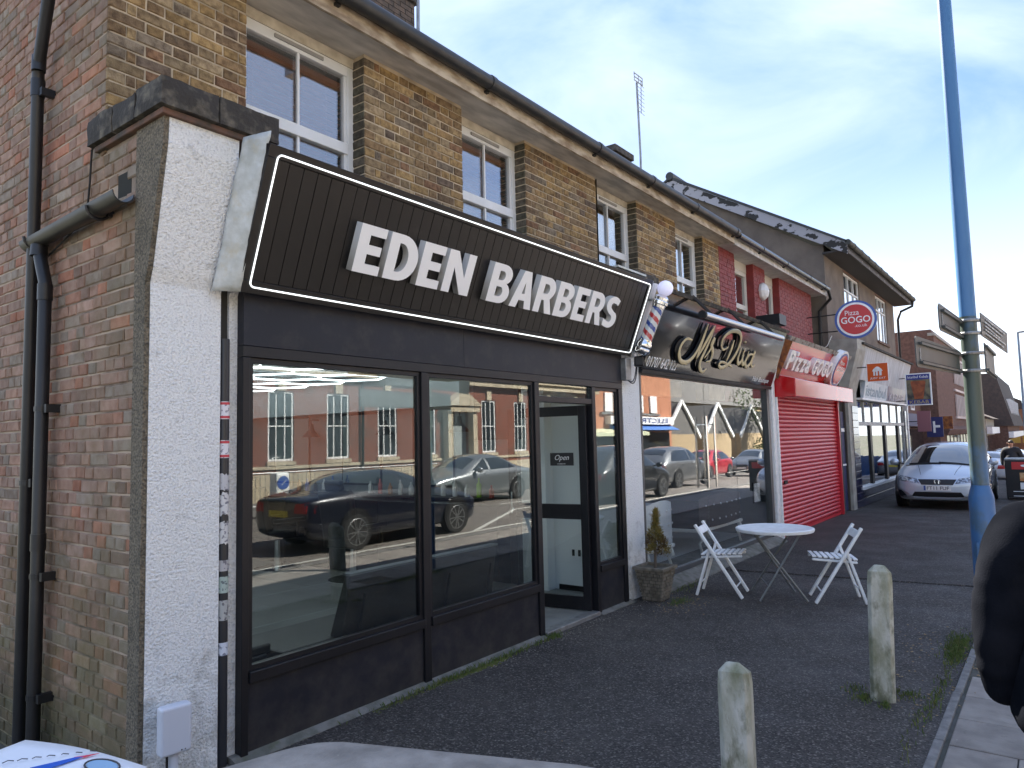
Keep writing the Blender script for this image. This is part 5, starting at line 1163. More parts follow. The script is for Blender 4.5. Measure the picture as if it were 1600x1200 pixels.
# aerials on the terrace roof
def aerial(x, y, zb, zt, label, big=True):
    t = thing('aerial', label, 'aerial', (x, y, zb)); MB().tube([(x, y, zb), (x+.03, y, (zb+zt)/2), (x-.02, y, zt+(.36 if big else 0))], .024, 8).build('mast', GALV, t)
    if big:
        MB().tube([(x-.02, y-.08, zt-.35), (x+.03, y-.08, zt+.40)], .010, 6).build('boom', GALV, t)
        for k in range(8): z_ = zt-.33+k*.09; MB().tube([(x-.16+.004*k, y-.08, z_), (x+.14+.004*k, y-.08, z_-.02)], .005, 5).build('element', GALV, t)
        for dz in (.36, .44, .52): MB().tube([(x-.17, y-.02, zt+dz), (x+.21, y-.02, zt+dz+.02)], .011, 5).build('reflector', GALV, t)
        for dx in (-.17, .02, .21): MB().tube([(x+dx, y-.02, zt+.35), (x+dx, y-.02, zt+.54)], .011, 5).build('reflector', GALV, t)
    return t
aerial(4.56, 3.0, 6.4, 10.5, 'thin dark aerial mast behind the chimney stack', False)
aerial(11.30, 3.0, 6.6, 9.05, 'tall jointed aerial mast with an aerial on top', True)
t = thing('aerial', 'small square grid aerial beside the distant chimney', 'aerial', (11.8, 3.6, 7)); 
for dx in (0, .12, .24, .36): MB().tube([(11.7+dx, 3.6, 7.5), (11.7+dx, 3.6, 8.15)], .008, 5).build('element', GALV, t)
for dz in (7.6, 7.8, 8.0, 8.15): MB().tube([(11.7, 3.6, dz), (12.06, 3.6, dz)], .008, 5).build('element', GALV, t)
MB().tube([(11.88, 3.62, 6.5), (11.88, 3.62, 8.0)], .03, 6).build('mast', BLACKM, t)

# ================================================================== ACROSS THE ROAD (seen mirrored in the shop windows)
STONE = mat('cream_limestone', (.55, .47, .34), .85, col2=(.42, .35, .25), scale=3)
BK = None; BK = thing('bank_building', 'red brick building with cream stone doorway and cornice across the road, seen reflected', 'building', (20, -16, 0))
BRM = mat('bank_wall', (.27, .085, .05), .9, col2=(.12, .045, .03), scale=22, ramp=(.40, .60), stain=[((.10, .075, .06), 1.2, .52, .75, (2, 9, 10, 0), .7)], bump=.5, bscale=60)
wins_b = [6.3, 8.6, 10.9, 13.2, 15.5, 17.6, 21.45, 23.75, 26.1, 28.5]; mbw = MB(); xs = 5.0; DOOR = (19.3, 20.5)
ops = sorted([(w_, w_+.95, 1.25, 3.5) for w_ in wins_b] + [(DOOR[0], DOOR[1], 0, 2.9)])
for a, b, z0, z1 in ops:
    mbw.box(xs, a, -16.4, -16, -.1, 4.1); mbw.box(a, b, -16.4, -16, z1, 4.1)
    if z0 > 0: mbw.box(a, b, -16.4, -16, -.1, z0)
    xs = b
mbw.box(xs, 31, -16.4, -16, -.1, 4.1).build('wall', BRM, BK)
MB().box(4.9, 31.1, -16.4, -15.75, 4.101, 4.35).box(4.9, 31.1, -16.4, -15.65, 4.352, 4.5).box(4.95, 31.05, -16.4, -15.9, 4.502, 5.1).build('cornice', STONE, BK)
MB().box(4.95, 31.05, -15.999, -15.93, -.05, .85).build('plinth', STONE, BK); MB().box(5, 31, -24, -16.5, -.1, 5.0).build('body', BRM, BK)
simple_windows(BK, wins_b, .95, 1.25, 3.5, -16.05, 1, bars=2)
for w_ in wins_b: MB().box(w_-.06, w_+1.01, -16.0, -15.94, 1.12, 1.24).box(w_+.32, w_+.63, -16.0, -15.93, 3.51, 3.95).build('stone_trim', STONE, BK)
MB().box(DOOR[0]-.3, DOOR[0]-.02, -16, -15.7, -.05, 2.95).build('column', STONE, BK); MB().box(DOOR[1]+.02, DOOR[1]+.3, -16, -15.7, -.05, 2.95).build('column', STONE, BK)
MB().box(DOOR[0]-.4, DOOR[1]+.4, -16, -15.62, 2.951, 3.2).prism([(DOOR[0]-.5, -16, 3.202), (DOOR[1]+.5, -16, 3.202), ((DOOR[0]+DOOR[1])/2, -16, 3.85)], (0, .45, 0)).build('pediment', STONE, BK)
MB().box(4.95, 31.05, -16.0, -15.95, 1.0, 1.1).build('string_course', STONE, BK)
for xx in (10.1, 14.7, 26.0+1.4): MB().tube([(xx, -15.9, 0), (xx, -15.9, 4.1)], .05, 8).build('drainpipe', BLACKM, BK)
MB().box(DOOR[0], DOOR[1], -16.2, -16.12, -.05, 2.9).build('door', mat('grey_door', (.30, .34, .34), .6), BK)
def opp(name, label, x0, x1, y, h, m, rh=2.5, roof=ROOFM, wins=None, cat='building', gable=False):
    t = thing(name, label, cat, (x0, y, 0)); MB().box(x0, x1, y-9, y, -.6, h).build('wall', m, t)
    if gable:
        mid = (x0+x1)/2; MB().prism([(x0, y, h), (x1, y, h), (mid, y, h+rh)], (0, -9, 0)).build('roof', roof, t)
        for s in (-1, 1): MB().bar((mid, y+.12, h+rh+.1), (mid+s*((x1-x0)/2+.3), y+.12, h-.3), .16, .28).build('bargeboard', WPAINT, t)
    else: MB().prism([(x0-.1, y+.3, h), (x0-.1, y-4.5, h+rh), (x0-.1, y-9, h)], (x1-x0+.2, 0, 0)).build('roof', roof, t)
    if wins: simple_windows(t, wins[0], wins[1], wins[2], wins[3], y-.03, 1, bars=wins[4] if len(wins) > 4 else 1)
    return t
opp('stone_house', 'beige stone house across the road behind the sign post, seen reflected', -14, 4.8, -17, 6.5, mat('beige_stone', (.36, .30, .20), .9, col2=(.27, .22, .15), scale=4), 3, wins=([-12, -9, -6, -3, 0, 3], 1.1, 3.8, 5.6))
SR = opp('shop_row', 'orange brick shop with a blue awning and white sign across the road, seen reflected', 31.2, 45, -18, 7.0, mat('orange_shop_brick', (.46, .20, .11), .9, col2=(.34, .14, .08), scale=10), 2.5)
for k, a in enumerate((35.4, 37.3, 39.6, 41.6)): MB().box(a, a+1.0, -18, -17.9, 3.35, 4.5).build('white_sign', WPAINT, SR)
MB().box(34.9, 43.0, -18, -17.85, 3.18, 3.3).build('sill', GALV, SR)
MB().box(35.5, 44.6, -18, -17.6, 2.58, 3.08).build('sign_board', WPAINT, SR); text('lettering', 'ELECTRICAL', Vector((43.5, -17.59, 2.68)), -X, Z, 6.4, .30, mat('navy_text', (.03, .05, .2), .5), SR, .01)
MB().prism([(36, -18, 2.57), (36, -17.2, 2.2), (36, -18, 2.15)], (8.6, 0, 0)).build('awning', mat('blue_awning', (.06, .17, .48), .6), SR)
MB().prism([(31.5, -18, 2.3), (31.5, -16.8, 2.05), (31.5, -16.8, 1.85), (31.5, -18, 2.0)], (7.5, 0, 0)).build('awning', mat('cream_awning', (.55, .58, .40), .6), SR)
MB().box(32, 44.5, -17.99, -17.93, -.2, 2.0).build('shopfront', MATS['dark_pane'], SR)
SCH = mat('buff_brick', (.42, .32, .19), .9, col2=(.3, .22, .13), scale=6)
lbl = ['nearest', 'second', 'third', 'farthest']
for i, x in enumerate((47, 54.5, 63, 78)):
    opp('gabled_cottage', '%s of the gabled buff cottages with white bargeboards across the road, seen reflected' % lbl[i], x, x+6, -19.5, 1.9, SCH, 2.5, roof=mat('grey_tile', (.12, .115, .11), .85), wins=([x+1.2, x+3.6], 1.1, .5, 1.6), gable=True)
opp('slate_hall', 'long hall with a big grey slate roof behind the gabled cottages, seen reflected', 46, 92, -25, 5.0, SCH, 6.0, roof=mat('grey_tile', (.12, .115, .11), .85))
# railings and keep-left bollard on the far side
rl = thing('guard_rail', 'grey pedestrian guard rail along the far kerb, seen reflected', 'railing', (8, -13.4, 0))
MB().tube([(4, -13.5, 1.0), (16, -13.5, 1.0)], .025, 6).tube([(4, -13.5, .12), (16, -13.5, .12)], .025, 6).build('rail', GALV, rl)
for k in range(80): MB().tube([(4.05+k*.15, -13.5, .12), (4.05+k*.15, -13.5, 1.0)], .009, 5).build('railing_bar', GALV, rl)
kl = thing('traffic_bollard', 'white and yellow keep left bollard on an island in the road, seen reflected', 'bollard', (8.7, -12.2, 0))
MB().box(8.5, 8.9, -12.35, -12.05, -.1, 1.05).build('body', WPAINT, kl, bevel=.05); MB().lathe([(.17, 0), (.17, .012)], (8.7, -12.05, .80), Y, 24).build('blue_disc', SBL, kl); MB().box(8.56, 8.84, -12.049, -12.03, .12, .55).build('yellow_panel', mat('yellow_panel', (.6, .42, .02), .4), kl)
MB().bar((8.78, -12.035, .88), (8.64, -12.035, .74), .03, .01).build('arrow', WPAINT, kl)

def tree(x, y, h, r, label, seed=1, col=(.06, .10, .025)):
    rnd = random.Random(seed); t = thing('tree', label, 'tree', (x, y, 0)); BARK = mat('bark', (.10, .08, .06), .95)
    tk = MB().tube([(x, y, -.2), (x+.1, y, h*.3), (x, y+.1, h*.6), (x+.1, y, h*.85)], [.22, .17, .12, .04], 10)
    for k in range(9): a = rnd.uniform(0, 6.28); z = h*rnd.uniform(.35, .7); l = r*rnd.uniform(.5, .9); tk.tube([(x, y, z), (x+l*.6*math.cos(a), y+l*.6*math.sin(a), z+l*.4), (x+l*math.cos(a), y+l*math.sin(a), z+l*.8)], [.07, .04, .015], 6)
    tk.build('trunk', BARK, t, smooth='a'); g = MB()
    cl = [(rnd.gauss(0, .5)*r, rnd.gauss(0, .5)*r, h*.62+rnd.gauss(0, .17)*h, rnd.uniform(.25, .5)*r) for _ in range(34)]
    for cx, cy, cz, cr_ in cl:
        for _ in range(110):
            v = Vector((rnd.gauss(0, 1), rnd.gauss(0, 1), rnd.gauss(0, 1))).normalized()*cr_*rnd.uniform(.5, 1.1); c_ = Vector((x+cx, y+cy, cz))+v
            a = Vector((rnd.gauss(0, 1), rnd.gauss(0, 1), rnd.gauss(0, 1))).normalized()*.12; b = a.cross(v).normalized()*.08; g.quad(c_-a, c_+b, c_+a, c_-b)
    g.build('crown', mat('leaf_green', col, .7, col2=(col[0]*1.8, col[1]*1.6, col[2]*1.5), scale=3), t)
tree(3.5, -15.2, 8, 2.4, 'leafy street tree across the road, seen reflected at the left', 3)
tree(66, -17, 8, 2.8, 'street tree among the gabled cottages across the road, seen reflected', 5)

# ================================================================== CARS
DG = mat('car_glass', (.012, .015, .018), .04, spec=.9, coat=1.0); BLK2 = mat('car_trim', (.012, .012, .013), .4); TYRE = mat('tyre', (.018, .018, .018), .85)
RIM = mat('alloy', (.45, .46, .47), .3, .9); HLG = mat('headlamp', (.50, .53, .56), .12, .4, col2=(.14, .15, .17), scale=22, ramp=(.45, .55)); TLG = mat('tail_lamp', (.40, .012, .012), .2); PLW = mat('plate_white', (.75, .75, .72), .5); PLY = mat('plate_yellow', (.62, .48, .06), .5)
def paint(name, col, metal=.4): return mat(name, col, .32, metal, coat=1.0, spec=.6)
def car(label, P, m, style='hatch', plate=None, group=None, front_detail=False, L=4.3, W=1.76, H=1.45, yellow=False, wb=2.6):
    """x forward, origin on the ground under the centre"""
    hw = W/2; t = thing('car', label, 'car', (0, 0, 0), group)
    # stations: x, z_low, z_belt, z_top, half width at belt, half width at top
    if style == 'hatch': S = [(-.5, .42, .78, .84, .80, .70), (-.485, .25, .86, .95, .90, .74), (-.45, .2, .93, 1.08, .95, .70), (-.36, .19, .96, 1.36, .98, .66), (-.22, .19, .96, H, 1.0, .66), (.0, .19, .94, H+.01, 1.0, .67), (.10, .19, .92, H-.03, 1.0, .67), (.27, .19, .90, 1.10, 1.0, .70), (.33, .19, .86, .99, .99, .73), (.42, .19, .78, .88, .96, .74), (.47, .20, .68, .76, .90, .72), (.497, .26, .58, .62, .78, .62)]
    elif style == 'civic': S = [(-.5, .42, .9, 1.0, .80, .70), (-.48, .25, .95, 1.12, .93, .74), (-.36, .19, .98, 1.36, .98, .66), (-.18, .19, .96, H, 1.0, .66), (.0, .19, .93, H, 1.0, .66), (.10, .19, .90, H-.07, 1.0, .67), (.22, .19, .87, 1.20, 1.0, .70), (.335, .19, .84, .955, .99, .76), (.40, .19, .79, .88, .97, .78), (.455, .18, .71, .78, .92, .76), (.485, .19, .62, .68, .84, .72), (.499, .25, .53, .57, .74, .62)]
    else: S = [(-.5, .45, .80, .86, .78, .70), (-.485, .25, .88, .94, .90, .76), (-.40, .19, .93, 1.0, .96, .76), (-.31, .19, .94, 1.10, .99, .70), (-.19, .19, .93, H-.03, 1.0, .64), (-.05, .19, .92, H, 1.0, .64), (.06, .19, .90, H-.03, 1.0, .65), (.20, .19, .88, 1.06, 1.0, .70), (.26, .19, .84, .93, .99, .76), (.40, .19, .76, .84, .96, .78), (.47, .20, .66, .73, .90, .72), (.497, .28, .56, .60, .78, .62)]
    g = MB(); ns = 0
    for x, zl, zb, zt, wb_, wt in S:
        b_, q = wb_*hw, wt*hw
        half = [(0, zl), (b_*.86, zl), (b_*.965, zl+.06), (b_*.985, zl+(zb-zl)*.45), (b_, zb-.12), (b_*.965, zb), (b_*.965+(q-b_*.965)*.55, zb+(zt-zb)*.58), (q*.93, zt-.05*min(1, (zt-zb)*4)), (q*.62, zt-.005), (0, zt+.012)]
        ring = half + [(-y_, z_) for y_, z_ in half[-2:0:-1]]; ns = len(ring)
        for y_, z_ in ring: g.v.append((x*L, y_, z_))
    for i in range(len(S)-1):
        for k in range(ns): g.f.append([i*ns+k, i*ns+(k+1) % ns, (i+1)*ns+(k+1) % ns, (i+1)*ns+k])
    g.f.append(list(range(ns))[::-1]); g.f.append([(len(S)-1)*ns+k for k in range(ns)])
    body = g.build('body', P, t, smooth=True, sub=2)
    dg = bpy.context.evaluated_depsgraph_get(); dg.update(); me = bpy.data.meshes.new_from_object(body.evaluated_get(dg)); bm = bmesh.new(); bm.from_mesh(me); bv = BVHTree.FromBMesh(bm); bm.free()
    body.modifiers.clear(); me.materials.clear(); me.materials.append(P); body.data = me
    for p in me.polygons: p.use_smooth = True
    def proj(corner, axis, name, m_, par=t, off=.006, n=(8, 4), thick=.006):
        """corner: 4 (a,b) pairs; axis 'F','B' -> (y,z) seen along x; 'L','R' -> (x,z) seen along y; 'T' -> (x,y) seen from above"""
        q = MB(); c_ = [Vector((a, b)) for a, b in corner]
        for layer in (off, -.01):
            for j in range(n[1]+1):
                for i in range(n[0]+1):
                    s, r_ = i/n[0], j/n[1]; pt = (c_[0]*(1-s)+c_[1]*s)*(1-r_)+(c_[3]*(1-s)+c_[2]*s)*r_
                    if axis == 'F': o_, d_ = Vector((9, pt.x, pt.y)), Vector((-1, 0, 0))
                    elif axis == 'B': o_, d_ = Vector((-9, pt.x, pt.y)), Vector((1, 0, 0))
                    elif axis == 'L': o_, d_ = Vector((pt.x, 9, pt.y)), Vector((0, -1, 0))
                    elif axis == 'R': o_, d_ = Vector((pt.x, -9, pt.y)), Vector((0, 1, 0))
                    else: o_, d_ = Vector((pt.x, pt.y, 9)), Vector((0, 0, -1))
                    h_, nn, _, _ = bv.ray_cast(o_, d_)
                    if h_ is None: h_ = o_ + d_*9
                    q.v.append(tuple(h_ - d_*layer))
        w1 = n[0]+1; tot = w1*(n[1]+1)
        for j in range(n[1]):
            for i in range(n[0]): a = j*w1+i; q.f.append([a, a+1, a+w1+1, a+w1]); q.f.append([tot+a, tot+a+w1, tot+a+w1+1, tot+a+1])
        ed = [i for i in range(w1)] + [j*w1+n[0] for j in range(1, n[1]+1)] + [n[1]*w1+i for i in range(n[0]-1, -1, -1)] + [j*w1 for j in range(n[1]-1, 0, -1)]
        for a, b in zip(ed, ed[1:]+ed[:1]): q.f.append([a, b, tot+b, tot+a])
        return q.build(name, m_, par, smooth='a')
    proj.__doc__ = None
    # glazing
    ws = {'hatch': (.115, .265), 'civic': (.085, .325), 'sedan': (.075, .20)}[style]; rw = {'hatch': (-.40, -.30), 'civic': (-.45, -.32), 'sedan': (-.30, -.20)}[style]
    a, b = ws; proj([(L*a, -hw*.60), (L*b, -hw*.70), (L*b, hw*.70), (L*a, hw*.60)], 'T', 'windscreen', DG, n=(10, 12))
    a, b = rw; proj([(L*a, -hw*.62), (L*b, -hw*.58), (L*b, hw*.58), (L*a, hw*.62)], 'T', 'rear_window', DG, n=(6, 10))
    f0 = {'hatch': .24, 'civic': .26, 'sedan': .16}[style]; r0 = {'hatch': -.36, 'civic': -.36, 'sedan': -.27}[style]; zb = .985; zt = H-.13
    for s in 'LR':
        proj([(L*(f0-.01), zb), (L*.0, zb), (L*.0, zt), (L*(f0-.16), zt)], s, 'side_window', DG); proj([(L*-.02, zb), (L*r0, zb+.02), (L*(r0+.10), zt), (L*-.02, zt)], s, 'side_window', DG)
        for xx in (L*.215, L*-.012, L*-.24): proj([(xx-.005, .32), (xx+.005, .32), (xx+.005, .97), (xx-.005, .97)], s, 'door_gap', BLK2, off=.002, n=(1, 5))
        for xx in (L*.02, L*-.20): proj([(xx, .84), (xx+.16, .84), (xx+.16, .87), (xx, .87)], s, 'door_handle', P, off=.02, n=(2, 1))
        proj([(-L*.32, .22), (L*.32, .22), (L*.32, .30), (-L*.32, .30)], s, 'sill', BLK2, n=(8, 1))
    for sx in (-1, 1):
        for sy in (-1, 1):
            cx = sx*wb/2+(.02*L); yw = sy*(hw-.10)
            MB().lathe([(.365, -.02), (.365, .105)], (cx, yw, .36), (0, sy, 0), 28).build('wheel_arch', BLK2, t)
            wl = MB().lathe([(.20, -.10), (.30, -.10), (.318, -.06), (.318, .07), (.30, .112), (.225, .112)], (cx, yw, .316), (0, sy, 0), 28).build('wheel', TYRE, t, smooth='a')
            rm_ = MB().lathe([(.225, .06), (.235, .115), (.222, .12), (.205, .085), (.05, .085)], (cx, yw, .316), (0, sy, 0), 28)
            for k in range(10):
                a = 2*math.pi*k/10+(.09 if k % 2 else -.09); d_ = Vector((math.cos(a), 0, math.sin(a))); c_ = Vector((cx, yw+sy*.112, .316)); rm_.bar(c_+d_*.03, c_+d_*.22, .02, .024, (0, 1, 0))
            rm_.lathe([(.04, .10), (.035, .125)], (cx, yw, .316), (0, sy, 0), 12).build('rim', RIM, wl)
        for s_ in (-1, 1):
            pass
    # mirrors
    for s_ in (-1, 1):
        mx_ = L*(f0-.035); MB().lathe([(.02, -.09), (.07, -.06), (.085, .0), (.07, .07), (.03, .10)], (mx_, s_*(hw+.10), 1.0), (0, s_, .1), 12).build('wing_mirror', P, t, smooth=True); MB().bar((mx_, s_*(hw-.09), .96), (mx_, s_*(hw+.04), .985), .06, .03).build('mirror_arm', BLK2, t)
    # rear
    for s_ in (-1, 1): proj([(s_*hw*.48, .70), (s_*hw*.90, .70), (s_*hw*.90, .88), (s_*hw*.52, .85)], 'B', 'tail_light', TLG, n=(5, 3))
    q = proj([(-.26, .62), (.26, .62), (.26, .73), (-.26, .73)], 'B', 'number_plate', PLY, off=.012, n=(2, 1)); proj([(-hw*.8, .24), (hw*.8, .24), (hw*.8, .36), (-hw*.8, .36)], 'B', 'bumper_trim', BLK2, n=(6, 1))
    if style != 'civic':
        for s_ in (-1, 1): proj([(s_*hw*.42, .58), (s_*hw*.84, .60), (s_*hw*.86, .74), (s_*hw*.46, .68)], 'F', 'headlight', HLG, n=(5, 3))
        proj([(-hw*.36, .52), (hw*.36, .52), (hw*.38, .66), (-hw*.38, .66)], 'F', 'grille', BLK2, n=(5, 2)); proj([(-hw*.6, .26), (hw*.6, .26), (hw*.62, .38), (-hw*.62, .38)], 'F', 'air_intake', BLK2, n=(5, 2)); proj([(-.26, .42), (.26, .42), (.26, .52), (-.26, .52)], 'F', 'number_plate', PLW, off=.015, n=(2, 1))
    else:
        for s_ in (-1, 1):
            proj([(s_*.33, .545), (s_*hw*.60, .585), (s_*hw*.93, .70), (s_*.36, .665)] if False else [(s_*.34, .565), (s_*hw*.90, .63), (s_*hw*.94, .755), (s_*.40, .68)], 'F', 'headlight', HLG, n=(10, 3), off=.008)
            proj([(s_*.56, .25), (s_*.76, .27), (s_*.80, .42), (s_*.70, .42)], 'F', 'fog_recess', BLK2, n=(5, 3), off=.010)
            proj([(s_*.45, .26), (s_*hw*.84, .235), (s_*hw*.90, .275), (s_*.50, .30)], 'F', 'bumper_arm', RIM, n=(5, 1), off=.012)
            proj([(s_*.52, .33), (s_*.72, .46), (s_*.76, .46), (s_*.58, .31)], 'F', 'bumper_arm', RIM, n=(5, 2), off=.016)
        proj([(-.30, .54), (.30, .54), (.37, .66), (-.37, .66)], 'F', 'grille', BLK2, n=(6, 2), off=.010); proj([(-.56, .20), (.56, .20), (.44, .385), (-.44, .385)], 'F', 'air_intake', BLK2, n=(8, 2), off=.008)
        # emblem: an upright H in a rounded ring
        hx_, _, _, _ = bv.ray_cast(Vector((9, 0, .60)), Vector((-1, 0, 0))); xx = hx_.x+.02
        e_ = MB().bar((xx, -.032, .57), (xx-.004, -.040, .635), .014, .012).bar((xx, .032, .57), (xx-.004, .040, .635), .014, .012).bar((xx, -.03, .60), (xx, .03, .60), .012, .014)
        e_.tube([(xx-.008, .062*math.cos(a), .602+.048*math.sin(a)) for a in [2*math.pi*k/20 for k in range(20)]], .007, 6, closed=True).build('emblem', STEEL, t)
        pb = MB().box(xx+.01, xx+.022, -.26, .26, .415, .527).build('number_plate', PLW, t); MB().box(xx+.0225, xx+.024, -.258, -.218, .418, .524).build('blue_band', SBL, pb)
        text('lettering', 'FT11 FUF', Vector((xx+.0225, -.215, .435)), Y, Z, .40, .072, BLK2, pb, .002, offset=.005) if False else text('lettering', 'FT11 FUF', Vector((xx+.0225, -.195, .435)), Y, Z, .42, .072, BLK2, pb, .002, offset=.004)
        for (y0_, y1_, x0_, x1_) in ((.62, -.02, L*.338, L*.325), (.02, -.62, L*.335, L*.322)):
            a_, b_ = bv.ray_cast(Vector((x0_, y0_, 9)), Vector((0, 0, -1)))[0], bv.ray_cast(Vector((x1_, y1_, 9)), Vector((0, 0, -1)))[0]
            m_ = (a_+b_)/2; MB().tube([a_+Z*.02, m_+Z*.03, b_+Z*.02], .011, 6).build('wiper', BLK2, t)
        proj([(L*.325, -hw*.78), (L*.342, -hw*.76), (L*.342, hw*.76), (L*.325, hw*.78)], 'T', 'scuttle', BLK2, n=(2, 12), off=.004)
        for s_ in (-1, 1): proj([(L*.345, s_*.42), (L*.345, s_*.43), (L*.46, s_*.33), (L*.46, s_*.32)], 'T', 'bonnet_crease', BLK2, n=(1, 8), off=.001)
        proj([(-hw*.95, .70), (hw*.95, .70), (hw*.95, .706), (-hw*.95, .706)], 'F', 'bonnet_gap', BLK2, n=(12, 1), off=.002) if False else None
    return t
def put(t, x, y, rz, z=None): t.location = (x, y, gz(x) if z is None else z); t.rotation_euler = (0, 0, rz); return t
SILV = paint('silver_blue_paint', (.50, .55, .62), .5)
put(car('silver blue hatchback facing us, parked by the tiled shop with its number plate showing', SILV, None, 'civic', L=4.25, W=1.77), 15.85+4.25/2, -1.57, rad(180))
nv_ = paint('dark_navy_paint', (.006, .008, .018), .2); gr = paint('silver_grey_paint', (.26, .27, .28), .7); rd = paint('red_paint', (.42, .015, .03), .2); bk = paint('charcoal_paint', (.03, .032, .035), .4); wh = paint('white_car_paint', (.62, .64, .66), .1); dg_ = paint('dark_grey_paint', (.07, .08, .09), .5)
C1 = car('dark navy coupe at the kerb opposite the barber window, seen reflected', nv_, None, 'sedan', L=4.4, W=1.76, H=1.37); put(C1, 7.25, -6.95, 0, -.1)
C2 = car('silver grey saloon on the far side of the road, seen reflected', gr, None, 'sedan', L=4.8, W=1.82, H=1.46, wb=2.85); put(C2, 14.6, -10.9, rad(182), -.1)
C3 = car('charcoal family hatchback parked opposite the salon, seen reflected', bk, None, 'hatch', L=4.5, W=1.8, H=1.62); put(C3, 16.8, -6.9, 0, -.1)
C4 = car('grey hatchback behind the charcoal one, seen reflected in the salon window', gr, None, 'hatch', L=4.4, W=1.8, H=1.5); put(C4, 23.0, -8.0, 0, gz(23)-.1)
C5 = car('bright red hatchback farther along the road, seen reflected in the salon window', rd, None, 'hatch', L=3.9, W=1.7, H=1.48); put(C5, 33.5, -10.9, rad(180), gz(33)-.1)
put(dup(C4, (0, 0, 0), 0, 'dark grey hatchback beyond the red one, seen reflected in the salon window'), 41, -10.9, rad(180))
# cars beyond the silver hatchback, down the hill
fw = car('white saloon with red tail lights farthest left beyond the silver hatchback', wh, None, 'sedan', L=4.6, W=1.8, H=1.42); put(fw, 37, -1.15, 0, -.68)
put(dup(C4, (0, 0, 0), 0, 'pale hatchback parked second beyond the silver hatchback'), 44, -1.6, 0, -.80)
put(dup(fw, (0, 0, 0), 0, 'white car parked third beyond the silver hatchback'), 50, -1.75, 0)
put(dup(C3, (0, 0, 0), 0, 'dark car parked fourth beyond the silver hatchback'), 50, -3.2, 0)
dup(C2, (0, 0, 0), 0, 'silver car showing just its roof above the silver hatchback').location = (42, -3.2, -.75)
put(car('dark grey hatchback facing us between the blue post and the black board', dg_, None, 'hatch', L=4.2, W=1.72, H=1.42), 26.0, -3.75, rad(180), gz(26))

# ================================================================== STREET FURNITURE
LPB = mat('blue_post_paint', (.030, .112, .28), .42, col2=(.040, .135, .31), scale=3, bump=.15, bscale=30, stain=[((.060, .078, .030), 3.5, .56, .80, (2, 9, 10, 0), .0), ((.07, .08, .03), 3.0, .50, .66, (2, 9, 10, 0), .75)], stretch=(1, 1, .45))
lp = thing('lamp_post', 'tall blue lamp post with a wider base, green algae and grey direction signs', 'lamp post', (4.86, -3.21, 0))
LX, LY = 4.86, -3.21
MB().lathe([(.094, -.1), (.094, 1.16), (.090, 1.19), (.067, 1.27)], (LX, LY, 0), Z, 32).build('base', LPB, lp, smooth='a')
LPT = mat('blue_post_top', (.045, .15, .33), .42, col2=(.035, .125, .30), scale=3, stain=[((.065, .08, .03), 4.0, .50, .62, (2, 2.35, 3.0, .22), .0), ((.065, .075, .028), 2.2, .42, .60, (2, 2.6, 3.0, .12), .85)], stretch=(1, 1, .5))
MB().lathe([(.067, 1.271), (.064, 2.7)], (LX, LY, 0), Z, 28).build('shaft', LPT, lp, smooth='a')
LPC = mat('blue_post_clean', (.060, .175, .36), .45, col2=(.05, .155, .33), scale=2)
MB().lathe([(.064, 2.701), (.046, 7.8)], (LX, LY, 0), Z, 28).build('shaft', LPC, lp, smooth='a')
MB().tube([(LX, LY, 7.8), (LX, LY-.5, 8.05), (LX, LY-1.1, 8.1)], .04, 10).box(LX-.1, LX+.1, LY-1.8, LY-1.1, 8.05, 8.2).build('lantern', GALV, lp)
MB().prism([(LX-.095, LY-.05, .35), (LX-.095, LY+.05, .35), (LX-.095, LY+.05, .8), (LX-.095, LY-.05, .8)], (.01, 0, 0)).build('access_door', LPB, lp)
SGB = mat('sign_back_grey', (.052, .060, .058), .5, col2=(.038, .044, .042), scale=5); SGF = mat('sign_front', (.15, .165, .17), .35, col2=(.10, .11, .11), scale=30, ramp=(.47, .53))
def dir_sign(label, p0, p1, z0, z1, front=False, clips=True):
    p0, p1 = Vector((*p0, 0)), Vector((*p1, 0)); d = (p1-p0).normalized(); n_ = Vector((d.y, -d.x, 0)); l = (p1-p0).length; t = thing('direction_sign', label, 'sign', (p0.x, p0.y, z0)); h = z1-z0; r = .035
    pts = []
    for cx, cz, a0 in ((l-.01, h-.01, 0), (r, h-r, 90), (r, r, 180), (l-.01, .01, 270)):
        if a0 in (90, 180):
            for k in range(6): a = rad(a0+18*k); pts.append((cx+r*math.cos(a), cz+r*math.sin(a)))
        else: pts.append((cx, cz))
    MB().prism([p0+d*a+Z*(z0+b) for a, b in pts], n_*.006).build('panel', SGB, t)
    for zz in (z0+.035, z1-.05): MB().bar(p0+d*.08+Z*zz+n_*.018, p1+Z*zz+n_*.018, .022, .018).build('rail', SGB, t); MB().bar(p0+d*.08+Z*(zz+.012)+n_*.028, p1-d*.05+Z*(zz+.012)+n_*.028, .004, .006).build('slot', RUBBER, t)
    MB().prism([p0+d*a+Z*(z0+b)-n_*.002 for a, b in [(.012+(l-.03)*(a/l), .012+(h-.024)*(b/h)) for a, b in pts]], n_*-.002).build('face', SGF, t)
    return t
s1 = dir_sign('lower left grey direction sign seen from behind on the blue post', (3.46, -2.985), (4.80, -3.130), 2.195, 2.42)
text('small_text', 'TSRGD', Vector((3.60, -2.975, 2.245)), Vector((.01, .0, 1)), Vector((-1, .1, 0)), .10, .03, WPAINT, s1, .001) if False else MB().obox((3.56, -3.004, 2.29), (.02, .003, .09)).build('sticker', mat('sticker_white', (.5, .5, .5), .5, col2=(.15, .16, .16), scale=120, ramp=(.45, .55)), s1)
